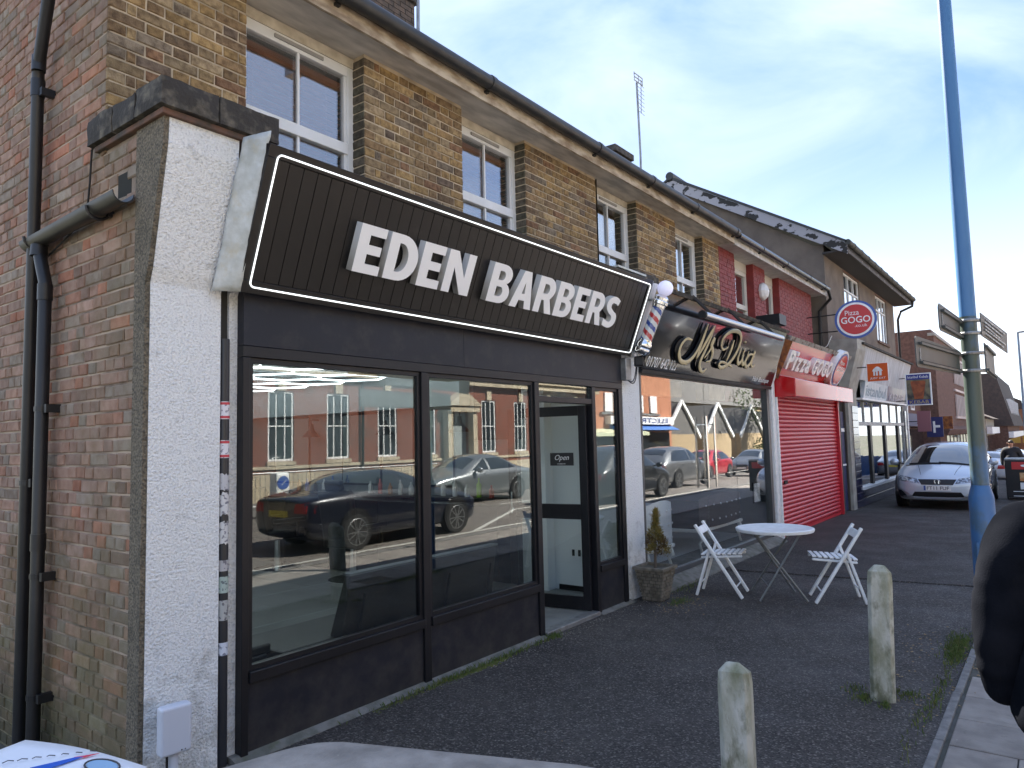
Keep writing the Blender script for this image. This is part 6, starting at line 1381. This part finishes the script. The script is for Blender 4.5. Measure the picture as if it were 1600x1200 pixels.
s2 = dir_sign('upper left grey direction sign seen from behind on the blue post', (3.87, -3.10), (4.80, -3.15), 2.49, 2.70); MB().obox((3.97, -3.115, 2.59), (.02, .003, .09)).build('sticker', MATS['sticker_white'], s2)
s3 = thing('direction_sign', 'upper right direction sign with small lettering, pointing away along the street', 'sign', (4.9, -3.3, 2.5))
MB().prism([(4.88, -3.295, 2.73), (4.88, -3.295, 2.53), (6.0, -3.42, 2.46), (6.05, -3.425, 2.66)], (.0, -.006, 0)).build('panel', SGB, s3)
for k in range(3):
    text('lettering', ['Town centre', 'Library', 'Car park'][k], Vector((5.0, -3.300-.012*0, 2.655-.05*k)), Vector((1.12, -.127, -.07)), Z, .8-.1*k, .035, WPAINT, s3, .002) if False else None
for k in range(5): 
    MB().bar((4.98, -3.322, 2.69-.033*k), (5.85-.1*(k % 3), -3.418+.011*(k % 3), 2.63-.033*k), .006, .012).build('lettering', mat('sign_text', (.55, .58, .6), .5, col2=(.12, .13, .14), scale=60, ramp=(.49, .51)), s3)
s4 = thing('direction_sign', 'lower right direction sign seen edge-on on the blue post', 'sign', (4.95, -3.3, 2.2))
MB().prism([(4.90, -3.305, 2.22), (4.90, -3.305, 2.47), (5.5, -3.33, 2.44), (5.5, -3.33, 2.19)], (0, -.01, 0)).build('panel', SGB, s4); MB().bar((4.9, -3.325, 2.24), (5.5, -3.35, 2.21), .02, .02).bar((4.9, -3.325, 2.44), (5.5, -3.35, 2.41), .02, .02).build('rail', SGB, s4)
for zz in (2.235, 2.385, 2.555, 2.665):
    MB().tube([(LX+.073*math.cos(a), LY+.073*math.sin(a), zz) for a in [2*math.pi*k/20 for k in range(20)]], .009, 6, flat=(Z, 1.6), closed=True).build('clamp', GALV, lp); MB().bar((LX-.25, LY+.115, zz), (LX+.03, LY+.075, zz+.01), .012, .03).bar((LX+.02, LY-.075, zz), (LX+.07, LY-.11, zz), .012, .03).build('clamp', GALV, lp)
# white bollards
BOLM = mat('weathered_bollard', (.50, .50, .45), .8, col2=(.27, .275, .20), scale=9, bump=1.0, bscale=60, stretch=(1, 1, .5), stain=[((.085, .09, .045), 14, .52, .72, (2, .0, .5, .14), .8), ((.14, .15, .08), 5, .54, .72)])
def bollard(x, y, h, label, rz=0, lean=(0, 0)):
    t = thing('bollard', label, 'bollard', (0, 0, 0), 'white wooden bollards on the forecourt'); s = .074
    g = MB(); ring = [(-s, -s*.7), (-s*.7, -s), (s*.7, -s), (s, -s*.7), (s, s*.7), (s*.7, s), (-s*.7, s), (-s, s*.7)]
    lv = [(-.1, 1, 0, 0), (h-.10, 1, 0, 0), (h-.04, .93, 0, 0), (h-.005, .48, -.008, 0), (h, .40, -.008, 0)]
    for z, k, dx, dy in lv:
        for a, b in ring: g.v.append((a*k+dx+U(-.001, .001), b*k+dy, z-(.014*(a/s) if z > h-.09 else 0)))
    for i in range(len(lv)-1):
        for k in range(8): g.f.append([i*8+k, i*8+(k+1) % 8, i*8+8+(k+1) % 8, i*8+8+k])
    g.f.append([len(lv)*8-8+k for k in range(8)]); g.build('post', BOLM, t, bevel=.004)
    for zz in (h-.19, h-.23): MB().lathe([(.004, 0), (.003, .002)], (s*.6, -s-.001, zz), (0, -1, 0), 8).build('nail', RUBBER, t)
    t.location = (x, y, 0); t.rotation_euler = (lean[0], lean[1], rz); return t
bollard(1.07, -2.46, .66, 'nearer white weathered wooden bollard at the bottom of the view', rad(12))
bollard(2.94, -2.735, .86, 'farther white weathered wooden bollard leaning slightly near the kerb', rad(10), (.03, -.03))
# folding chairs and table
def folding_chair(label):
    t = thing('folding_chair', label, 'chair', (0, 0, 0), 'white folding chairs'); w_ = .20
    for s in (-1, 1):
        MB().bar((.235, s*w_, .01), (-.235, s*w_, .77), .030, .048, (0, 1, 0)).build('back_post', WPAINT, t, bevel=.008)
        MB().bar((-.25, s*(w_-.030), .01), (-.085, s*(w_-.030), .535), .028, .045, (0, 1, 0)).build('leg', WPAINT, t, bevel=.006)
        MB().bar((-.19, s*(w_-.058), .415), (.24, s*(w_-.058), .445), .022, .034, (0, 1, 0)).build('seat_rail', WPAINT, t, bevel=.006)
        for p in ((-.085, .53), (-.005, .425)): MB().lathe([(.007, 0), (.005, .004)], (p[0], s*(w_+.012), p[1]), (0, s, 0), 8).build('bolt', GALV, t)
    for k in range(8):
        x = -.17+k*.056; MB().box(x-.019, x+.019, -w_+.03, w_-.03, .446+(x+.17)*.07-.006, .456+(x+.17)*.07).build('seat_slat', WPAINT, t, bevel=.003)
    MB().obox((-.195, 0, .70), (.016, 2*w_-.02, .085), Matrix.Rotation(rad(-32), 3, 'Y')).build('backrest', WPAINT, t, bevel=.008)
    MB().tube([(-.21, -w_+.03, .14), (-.21, w_-.03, .14)], .008, 8).build('stretcher', WPAINT, t); MB().tube([(.165, -w_, .115), (.165, w_, .115)], .008, 8).build('stretcher', WPAINT, t)
    return t
fc_ = folding_chair('white folding chair left of the round table, back to the shop window'); fc_.location = (5.40, -.72, 0); fc_.rotation_euler = (0, 0, rad(-79))
dup(fc_, (5.70, -1.82, 0), rad(113), 'white folding chair right of the round table, nearer the road')
tb = thing('folding_table', 'round white folding table with crossed grey steel legs between two chairs', 'table', (5.53, -1.27, 0))
TX, TY = 5.53, -1.27
MB().lathe([(.37, -.030), (.395, -.030), (.40, -.015), (.40, .0), (.385, .006), (.375, .002)], (TX, TY, .735), Z, 48).build('table_top', WPAINT, tb, smooth='a')
LG = mat('leg_grey', (.17, .18, .18), .4, .4)
for (f1, f2, t1, t2) in (((5.23, -1.18), (5.70, -.93), (5.43, -1.56), (5.78, -1.38)), ((5.45, -1.60), (5.84, -1.36), (5.26, -1.15), (5.62, -.98))):
    for f_, t_ in ((f1, t1), (f2, t2)): MB().tube([(*f_, .01), (*t_, .70)], .0115, 8).build('leg', LG, tb, smooth='a')
    a = Vector((*f1, .01)).lerp(Vector((*t1, .70)), .22); b = Vector((*f2, .01)).lerp(Vector((*t2, .70)), .22); MB().tube([a, b], .007, 6).build('stretcher', LG, tb)
# planter with conifer
pn = thing('planter', 'square tapered planter moulded like small stone bricks, by the white pillar', 'planter', (4.80, -.20, 0))
PLM = mat('planter_stone', (.21, .185, .145), .9, col2=(.12, .105, .08), scale=14, bump=1.2, bscale=60); px0, py0 = 4.80, -.21
def frus(z): return .105+.065*z/.36
MB().prism([(0, 0, 0)]*3, (0, 0, 0)) if False else None
g = MB(); 
for z in (.0, .33):
    s = frus(z)-.006
    for a, b in ((-1, -1), (1, -1), (1, 1), (-1, 1)): g.v.append((px0+a*s, py0+b*s, z))
g.f = [[0, 1, 2, 3], [4, 5, 6, 7], [0, 1, 5, 4], [1, 2, 6, 5], [2, 3, 7, 6], [3, 0, 4, 7]]; g.build('body', mat('planter_joint', (.10, .09, .07), .95), pn)
g = MB()
for k in range(9):
    z = .01+k*.036; s = frus(z+.017)
    for sd in range(4):
        dvec = [Vector((1, 0, 0)), Vector((0, 1, 0)), Vector((-1, 0, 0)), Vector((0, -1, 0))][sd]; nvec = Vector((dvec.y, -dvec.x, 0)); u = -s+(0 if k % 2 else -.03)
        while u < s:
            a, b = max(u, -s), min(u+.066, s)
            if b-a > .015: c_ = Vector((px0, py0, z+.015))+nvec*(s-.006+U(0, .004))+dvec*((a+b)/2); g.obox(c_, (b-a-.006, .014, .029), Matrix((dvec, nvec, Z)).transposed())
            u += .07
stuff(g.build('block_pattern', PLM, pn, bevel=.003, seg=1))
rimo = MB(); s = .182
rimo.box(px0-s, px0+s, py0-s, py0-s+.035, .325, .36).box(px0-s, px0+s, py0+s-.035, py0+s, .325, .36).box(px0-s, px0-s+.035, py0-s+.036, py0+s-.036, .325, .36).box(px0+s-.035, px0+s, py0-s+.036, py0+s-.036, .325, .36).build('rim', PLM, pn, bevel=.006)
MB().box(px0-s+.036, px0+s-.036, py0-s+.036, py0+s-.036, .29, .325).build('soil', EARTH, pn)
cn = thing('conifer', 'small browning conifer shrub growing in the stone planter', 'plant', (px0, py0, .32))
MB().tube([(px0, py0, .3), (px0+.02, py0, .5), (px0+.01, py0-.01, .75)], [.018, .014, .006], 8).build('trunk', mat('bark', (.10, .08, .06), .95), cn)
g, g2 = MB(), MB(); rnd = random.Random(4)
clumps = []
for k in range(30):
    t_ = (k+.5)/30; zc = .50+t_*.44; env = .145*math.sin(min(1.0, .30+t_*1.0)*math.pi)**.8*(1-.35*t_); a = k*2.4+rnd.uniform(-.4, .4); rr = env*rnd.uniform(.35, .95); clumps.append((px0+.015+.05*t_+rr*math.cos(a), py0+rr*math.sin(a), zc, rnd.uniform(.030, .062)*(1.1-.45*t_)))
for cx, cy, cz, cr_ in clumps:
    dead = rnd.random() < (.55 if cz < .62 else .12)
    for _ in range(int(2.6e4*cr_**1.6)):
        dv = Vector((rnd.gauss(0, 1), rnd.gauss(0, 1), rnd.gauss(0, 1))).normalized(); c_ = Vector((cx, cy, cz))+Vector((dv.x, dv.y, dv.z*1.35))*cr_*rnd.uniform(.25, 1.1)
        out_ = Vector((c_.x-px0, c_.y-py0, 0)); up = (Vector((0, 0, 1))*.8+out_*5+dv*.5+Vector((rnd.gauss(0, .25), rnd.gauss(0, .25), rnd.gauss(0, .2)))).normalized()*rnd.uniform(.014, .036); sd = up.cross(Vector((rnd.gauss(0, 1), rnd.gauss(0, 1), rnd.gauss(0, 1)))).normalized()*rnd.uniform(.0022, .0045)
        (g2 if (dead and rnd.random() < .8) or rnd.random() < .06 else g).quad(c_-sd, c_+up*.5-sd*.6, c_+up, c_+up*.5+sd*.6, c_+sd)
g.build('foliage', mat('conifer_green', (.14, .12, .022), .8, col2=(.27, .20, .045), scale=18, ramp=(.4, .6)), cn); g2.build('brown_foliage', mat('conifer_brown', (.10, .055, .022), .85, col2=(.05, .03, .018), scale=20), cn)
# white marker box on a post, low at the corner
mk = thing('meter_box', 'small white plastic box on a white post at the foot of the pebbledashed pillar', 'box', (-.42, -.13, 0))
MB().obox((-.445, -.15, .345), (.15, .07, .235), Matrix.Rotation(rad(-6), 3, 'Z')).build('case', mat('white_plastic', (.60, .62, .68), .4), mk, bevel=.014, seg=3)
MB().tube([(-.44, -.135, -.05), (-.44, -.135, .235)], .023, 14).build('post', mat('white_plastic', (.60, .62, .68), .4), mk, smooth='a'); MB().tube([(-.475, -.14, -.05), (-.475, -.14, .24)], .006, 6).build('cable', RUBBER, mk)
for dx in (0, .018): MB().lathe([(.004, 0), (.003, .002)], (-.425+dx, -.188, .245), (0, -1, 0), 6).build('screw', RUBBER, mk)
# advertising board far right
ab = thing('advertising_board', 'black pavement board with food pictures at the right edge', 'sign', (19.2, -3.1, 0))
MB().box(19.0, 19.06, -3.6, -2.66, .06, .96).build('frame', BLACKM, ab, bevel=.01); MB().box(19.0, 19.8, -3.6, -2.66, .965, 1.0).build('top_panel', GALV, ab); MB().box(19.74, 19.8, -3.6, -2.66, .02, .96).box(19.06, 19.74, -2.70, -2.66, .02, .96).build('side_panel', BLACKM, ab)
MB().box(18.985, 18.999, -3.5, -2.80, .74, .92).build('red_banner', SRD, ab); MB().box(18.985, 18.999, -3.2, -2.95, .46, .66).build('food_print', mat('orange_food', (.45, .15, .03), .5, col2=(.6, .4, .2), scale=18), ab); MB().box(18.985, 18.999, -3.45, -2.80, .20, .215).box(18.985, 18.999, -3.45, -2.80, .09, .105).box(18.985, 18.999, -3.1, -2.95, .26, .42).build('white_print', WPAINT, ab)
MB().prism([(18.983, -3.12+.14*math.cos(a), .83+.035*math.sin(a)) for a in [2*math.pi*k/20 for k in range(20)]], (-.004, 0, 0)).build('emblem', WPAINT, ab)
# blue barriers and far lamp posts
bb = thing('barrier', 'blue plastic barrier panels beside the pavement in the distance', 'barrier', (40, -3, 0)); BBM = mat('barrier_blue', (.03, .13, .38), .5)
for k in range(5): 
    x = 34+k*2.1; pnl = MB().box(x, x+2.0, -3.95-.15*k, -3.9-.15*k, gz(x)+.05, gz(x)+1.0).build('panel', BBM, bb)
    for j in range(9): MB().box(x+.1+j*.21, x+.16+j*.21, -3.97-.15*k, -3.955-.15*k, gz(x)+.1, gz(x)+.95).build('rib', BBM, pnl)
for i, (x, y, h) in enumerate(((40, -2.52, 6.3), (66, -2.9, 8.5))):
    t = thing('lamp_post', ['slim grey lamp post at the right edge in the distance', 'slimmer lamp post farther away near the orange brick building'][i], 'lamp post', (x, y, gz(x)))
    MB().lathe([(.11, 0), (.10, 1.2), (.075, 1.25), (.05, h+.8)], (x, y, gz(x)-.1), Z, 12).build('shaft', mat('far_post', (.18, .24, .30), .5), t, smooth='a'); MB().bar((x, y, h+gz(x)+.68), (x, y-.9, h+gz(x)+.78), .12, .08).build('lantern', GALV, t)
    MB().box(x-.03, x+.03, y-.5, y-.08, gz(x)+2.6, gz(x)+3.4).build('sign_plate', SGB, t) if i else None

# ================================================================== PEOPLE
SKIN = mat('skin', (.42, .24, .17), .55); HAIR = mat('dark_hair', (.020, .014, .010), .6, bump=.4, bscale=90)
def skin_mesh(name, verts, edges, radii, m, par, sub=3, root=0):
    me = bpy.data.meshes.new(name); me.from_pydata(verts, edges, []); o = bpy.data.objects.new(name, me); C.objects.link(o)
    sk = o.modifiers.new('skin', 'SKIN'); sk.use_smooth_shade = True; o.modifiers.new('sub', 'SUBSURF').levels = min(sub, 3)
    for v, r_ in zip(me.skin_vertices[0].data, radii): v.radius = r_ if isinstance(r_, tuple) else (r_, r_)
    me.skin_vertices[0].data[root].use_root = True
    dg = bpy.context.evaluated_depsgraph_get(); dg.update(); me2 = bpy.data.meshes.new_from_object(o.evaluated_get(dg)); bpy.data.objects.remove(o)
    return link(name, me2, m, par, smooth=True)
def person(label, x, y, rz, jacket, trousers, hgt=1.75, elbow=.3, z=0, cap=None):
    """faces +x locally; arms hang with bent elbows; body is one continuous skin with clothes over it"""
    t = thing('person', label, 'person', (0, 0, 0)); k = hgt/1.75
    V = [(0, 0, .95), (0, 0, 1.12), (0, 0, 1.28), (0, 0, 1.40), (.01, 0, 1.52), (.02, 0, 1.58), (.03, 0, 1.66), (.02, 0, 1.72)]
    E_ = [(i, i+1) for i in range(7)]; Rr = [(.14, .12), (.125, .11), (.13, .11), (.085, .07), (.058, .055), (.07, .07), (.085, .098), (.06, .07)]
    arms, legs = {}, {}
    for s in (1, -1):
        b = len(V); V += [(-.01, s*.19, 1.42), (-.03, s*.235, 1.28), (-.05, s*.255, 1.12), (.0, s*.255, .99), (.05, s*.22, .90)]; E_ += [(3, b), (b, b+1), (b+1, b+2), (b+2, b+3), (b+3, b+4)]; Rr += [.050, .042, .038, .034, .026]; arms[s] = b
        b = len(V); st = .10*s; V += [(0, s*.10, .86), (.03+st*.3, s*.11, .50), (0+st*.6, s*.11, .09)]; E_ += [(0, b), (b, b+1), (b+1, b+2)]; Rr += [.095, .062, .04]; legs[s] = b
        f = len(V); V += [(.10+st*.6, s*.12, .045), (.17+st*.6, s*.125, .04)]; E_ += [(b+2, f), (f, f+1)]; Rr += [.036, .028]
        # hand: palm and five fingers
        h0 = arms[s]+4; p = Vector(V[h0]); d_ = Vector((.45, -.6*s, -.6)).normalized(); pm = p+d_*.07; V.append(tuple(pm)); E_.append((h0, len(V)-1)); Rr.append((.02, .034)); pi_ = len(V)-1
        for q, ln in zip((-.027, -.009, .009, .026), (.060, .072, .068, .052)):
            a = pm+Vector((.01, q, .0))+d_*.025; V += [tuple(a), tuple(a+d_*ln*.5+Vector((0, 0, -.008))), tuple(a+d_*ln*.8+Vector((-.006, 0, -.03)))]; n_ = len(V); E_ += [(pi_, n_-3), (n_-3, n_-2), (n_-2, n_-1)]; Rr += [.0095, .0085, .007]
        a = p+d_*.02+Vector((.012, -s*.03, .012)); V += [tuple(a), tuple(a+d_*.035+Vector((.008, -s*.012, 0)))]; n_ = len(V); E_ += [(h0, n_-2), (n_-2, n_-1)]; Rr += [.011, .0085]
    V = [tuple(c_*k for c_ in v) for v in V]; Rr = [tuple(c_*k for c_ in r_) if isinstance(r_, tuple) else r_*k for r_ in Rr]
    bd_ = skin_mesh('body', V, E_, Rr, SKIN, t)
    # face features and ears
    hc = Vector((.045, 0, 1.655))*k
    MB().prism([hc+Vector((.075, -.014, -.02)), hc+Vector((.075, .014, -.02)), hc+Vector((.078, 0, .025))], (.022, 0, -.004)).build('nose', SKIN, t, bevel=.004)
    for s in (-1, 1): MB().lathe([(.001, 0), (.011, .004), (.008, .009), (.001, .011)], hc+Vector((.070, s*.031, .022)), (1, 0, 0), 10).build('eye', mat('eye_dark', (.03, .02, .015), .2), t); MB().lathe([(.02, 0), (.026, .006), (.012, .012)], hc+Vector((-.025, s*.082, .0)), (0, s, 0), 10).build('ear', SKIN, t, smooth=True)
    MB().box(hc.x+.074, hc.x+.082, -.024, .024, hc.z-.052, hc.z-.042).build('mouth', mat('lip', (.30, .10, .09), .5), t)
    g = MB(); 
    for j in range(9):
        th = rad(5+j*12.5)
        for i in range(20):
            a = 2*math.pi*i/20; fwd = math.cos(a); dn = th*(1 if fwd < .2 else .62); g.v.append(tuple(Vector((.012, 0, 1.685))*k+Vector((.105*math.sin(dn)*fwd, .088*math.sin(dn)*math.sin(a), .085*math.cos(dn)))*k))
    for j in range(8):
        for i in range(20): g.f.append([j*20+i, j*20+(i+1) % 20, j*20+20+(i+1) % 20, j*20+20+i])
    g.f.append(list(range(20))); o = g.build('hair', HAIR, t, smooth=True); md = o.modifiers.new('s', 'SOLIDIFY'); md.thickness = .012*k
    # jacket
    JV = [(0, 0, .74), (0, 0, .94), (0, 0, 1.15), (0, 0, 1.32), (0, 0, 1.44), (.005, 0, 1.53)]; JE = [(i, i+1) for i in range(5)]; JR = [(.30, .30), (.28, .28), (.235, .235), (.20, .16), (.15, .125), (.085, .08)]
    for s in (1, -1):
        b = len(JV); JV += [(-.015, s*.20, 1.425), (-.03, s*.25, 1.28), (-.05, s*.272, 1.12), (-.01, s*.275, .98), (.03, s*.27, .86)]; JE += [(4, b), (b, b+1), (b+1, b+2), (b+2, b+3), (b+3, b+4)]; JR += [.11, .092, .084, .072, .062]
    JV = [tuple(c_*k for c_ in v) for v in JV]; JR = [tuple(c_*k for c_ in r_) if isinstance(r_, tuple) else r_*k for r_ in JR]
    jo = skin_mesh('jacket', JV, JE, JR, jacket, t)
    for v in jo.data.vertices: n_ = mn.noise(v.co*6)*.007+.011*abs(mn.noise(Vector((v.co.x*7, v.co.y*7, v.co.z*26))))*(1 if v.co.z < 1.3*k else .4)+mn.noise(v.co*22)*.003; v.co += v.normal*n_
    TV = [(0, 0, .90)]; TE = []; TR_ = [(.17, .15)]
    for s in (1, -1): b = len(TV); st = .10*s; TV += [(0, s*.10, .78), (.03+st*.3, s*.11, .50), (st*.6, s*.11, .12)]; TE += [(0, b), (b, b+1), (b+1, b+2)]; TR_ += [.115, .085, .068]
    TV = [tuple(c_*k for c_ in v) for v in TV]; TR_ = [tuple(c_*k for c_ in r_) if isinstance(r_, tuple) else r_*k for r_ in TR_]
    skin_mesh('trousers', TV, TE, TR_, trousers, t)
    for s in (1, -1): st = .10*s; c_ = Vector((.07+st*.6, s*.12, .05))*k; MB().obox(c_, (.28*k, .10*k, .09*k)).build('shoe', RUBBER, t, bevel=.03)
    if cap:
        gl = MB().obox(hc+Vector((.083, 0, .022)), (.008, .14, .035)).build('sunglasses', RUBBER, t, bevel=.004)
    t.location = (x, y, z); t.rotation_euler = (0, 0, rz); return t
JK = mat('black_jacket', (.005, .006, .009), .95, spec=.03, col2=(.009, .010, .014), scale=8, bump=.3, bscale=200); GT = mat('dark_green_trousers', (.012, .030, .022), .85, bump=.3, bscale=150); DN = mat('denim', (.03, .05, .10), .85)
person('person in a black jacket and dark green trousers cropped by the right edge', .50, -3.838, rad(4), JK, GT, 1.74)
person('person with dark hair and sunglasses beyond the silver hatchback', 23.5, -2.62, rad(180), mat('dark_coat', (.015, .015, .018), .8), DN, 1.45, z=gz(23.5)-.02, cap=True)
person('distant person in dark clothes at the right edge past the barriers', 44, -2.85, rad(180), mat('dark_coat', (.015, .015, .018), .8), DN, 1.7, z=gz(44))
person('distant person in a red top at the very right edge', 45, -3.2, rad(180), mat('red_top', (.5, .03, .06), .8), DN, 1.7, z=gz(45))

# ================================================================== FOREGROUND: low wall cap and leaflet close to the camera
STC = mat('rough_stone_cap', (.34, .30, .26), .95, col2=(.20, .175, .15), scale=9, bump=2.0, bscale=40, stain=[((.36, .33, .28), 18, .62, .72), ((.10, .10, .04), 7, .62, .8)])
sw = thing('stone_pier', 'rough grey stone pier with a flat rounded cap at the bottom of the view', 'wall', (-1.2, -2.6, 0))
def cap_poly(): 
    c_ = [(-1.80, -2.05), (-1.145, -2.215), (-.855, -2.92), (-1.5, -3.2)]; out = []
    for i, p in enumerate(c_):
        p = Vector(p); a = Vector(c_[i-1]); b = Vector(c_[(i+1) % 4]); u_, v_ = (a-p).normalized(), (b-p).normalized(); r = .10
        for k in range(8): s = k/7; out.append((p+u_*r*(1-s)**2+v_*r*s**2))
    return out
g = MB(); cp_ = cap_poly(); n_ = len(cp_); cen = Vector((-1.32, -2.6)); lv = [(1.0, .86), (1.012, .90), (1.012, .97), (.985, .997), (.9, 1.003), (.6, 1.006), (.3, 1.0), (.05, 1.0)]
for k, z in lv:
    for p in cp_: q = cen+(p-cen)*k; nn = mn.noise(Vector((q.x*9, q.y*9, z*9))); g.v.append((q.x+nn*.006, q.y+nn*.006, z-.003+nn*.005))
for i in range(len(lv)-1):
    for k in range(n_): g.f.append([i*n_+k, i*n_+(k+1) % n_, (i+1)*n_+(k+1) % n_, (i+1)*n_+k])
g.f.append([(len(lv)-1)*n_+k for k in range(n_)]); g.f.append(list(range(n_))[::-1]); g.build('cap', STC, sw, smooth=True)
MB().prism([tuple(cen+(p-cen)*.92)+(-.1,) for p in cp_], (0, 0, .965)).build('pier', STC, sw)
wt = thing('litter_bin', 'dark box under the white printed sheet at the lower left corner', 'bin', (-1.75, -1.8, 0))
LFP = [(-1.589, -1.585), (-1.483, -2.012), (-1.95, -2.12), (-2.06, -1.70)]
cl_ = Vector((sum(p[0] for p in LFP)/4, sum(p[1] for p in LFP)/4))
MB().prism([tuple(cl_+(Vector(p)-cl_)*.9)+(-.1,) for p in LFP], (0, 0, 1.093)).build('body', BLACKM, wt)
lf = thing('printed_sheet', 'white sheet printed with a blue and red pencil and spectacles, lower left corner', 'paper', (-1.75, -1.85, 1.0))
g = MB(); NU = 12
for j in range(NU+1):
    for i in range(NU+1):
        s, r_ = i/NU, j/NU; a = Vector(LFP[0])*(1-s)+Vector(LFP[1])*s; b = Vector(LFP[3])*(1-s)+Vector(LFP[2])*s; q = a*(1-r_)+b*r_
        g.v.append((q.x, q.y, .9985+.010*math.sin(s*math.pi)*(1-r_)))
for j in range(NU):
    for i in range(NU): a = j*(NU+1)+i; g.f.append([a, a+1, a+NU+2, a+NU+1])
o = g.build('paper', mat('paper_white', (.82, .83, .86), .5), lf, smooth=True); md = o.modifiers.new('s', 'SOLIDIFY'); md.thickness = .0015; md.offset = -1
def LP(s, r_, dz=.0035):
    a = Vector(LFP[0])*(1-s)+Vector(LFP[1])*s; b = Vector(LFP[3])*(1-s)+Vector(LFP[2])*s; q = a*(1-r_)+b*r_; return Vector((q.x, q.y, .9985+.010*math.sin(s*math.pi)*(1-r_)+dz))
MB().prism([LP(.62, .075), LP(.58, .10), LP(.47, .25), LP(.56, .28)], (0, 0, .001)).build('pencil_print', mat('print_blue', (.02, .12, .55), .4), lf)
MB().prism([LP(.66, .02), LP(.575, .098), LP(.63, .078)], (0, 0, .001)).build('pencil_tip_print', mat('print_red', (.7, .05, .10), .4), lf)
for k in range(7): MB().tube([LP(.62-.055*k, .012+.035*k, .004), LP(.60-.055*k, .03+.035*k, .007), LP(.585-.055*k, .018+.04*k, .004)], .0012, 5).build('binding_print', mat('print_black', (.03, .03, .04), .4), lf)
MB().tube([LP(.80+.11*math.cos(a), .10+.055*math.sin(a)) for a in [2*math.pi*k/20 for k in range(20)]], .0022, 5, closed=True).build('spectacles_print', mat('print_black', (.03, .03, .04), .4), lf)
MB().prism([LP(.80+.10*math.cos(a), .10+.048*math.sin(a), .003) for a in [2*math.pi*k/20 for k in range(20)]], (0, 0, .0006)).build('lens_print', mat('print_sky', (.30, .48, .66), .4), lf)
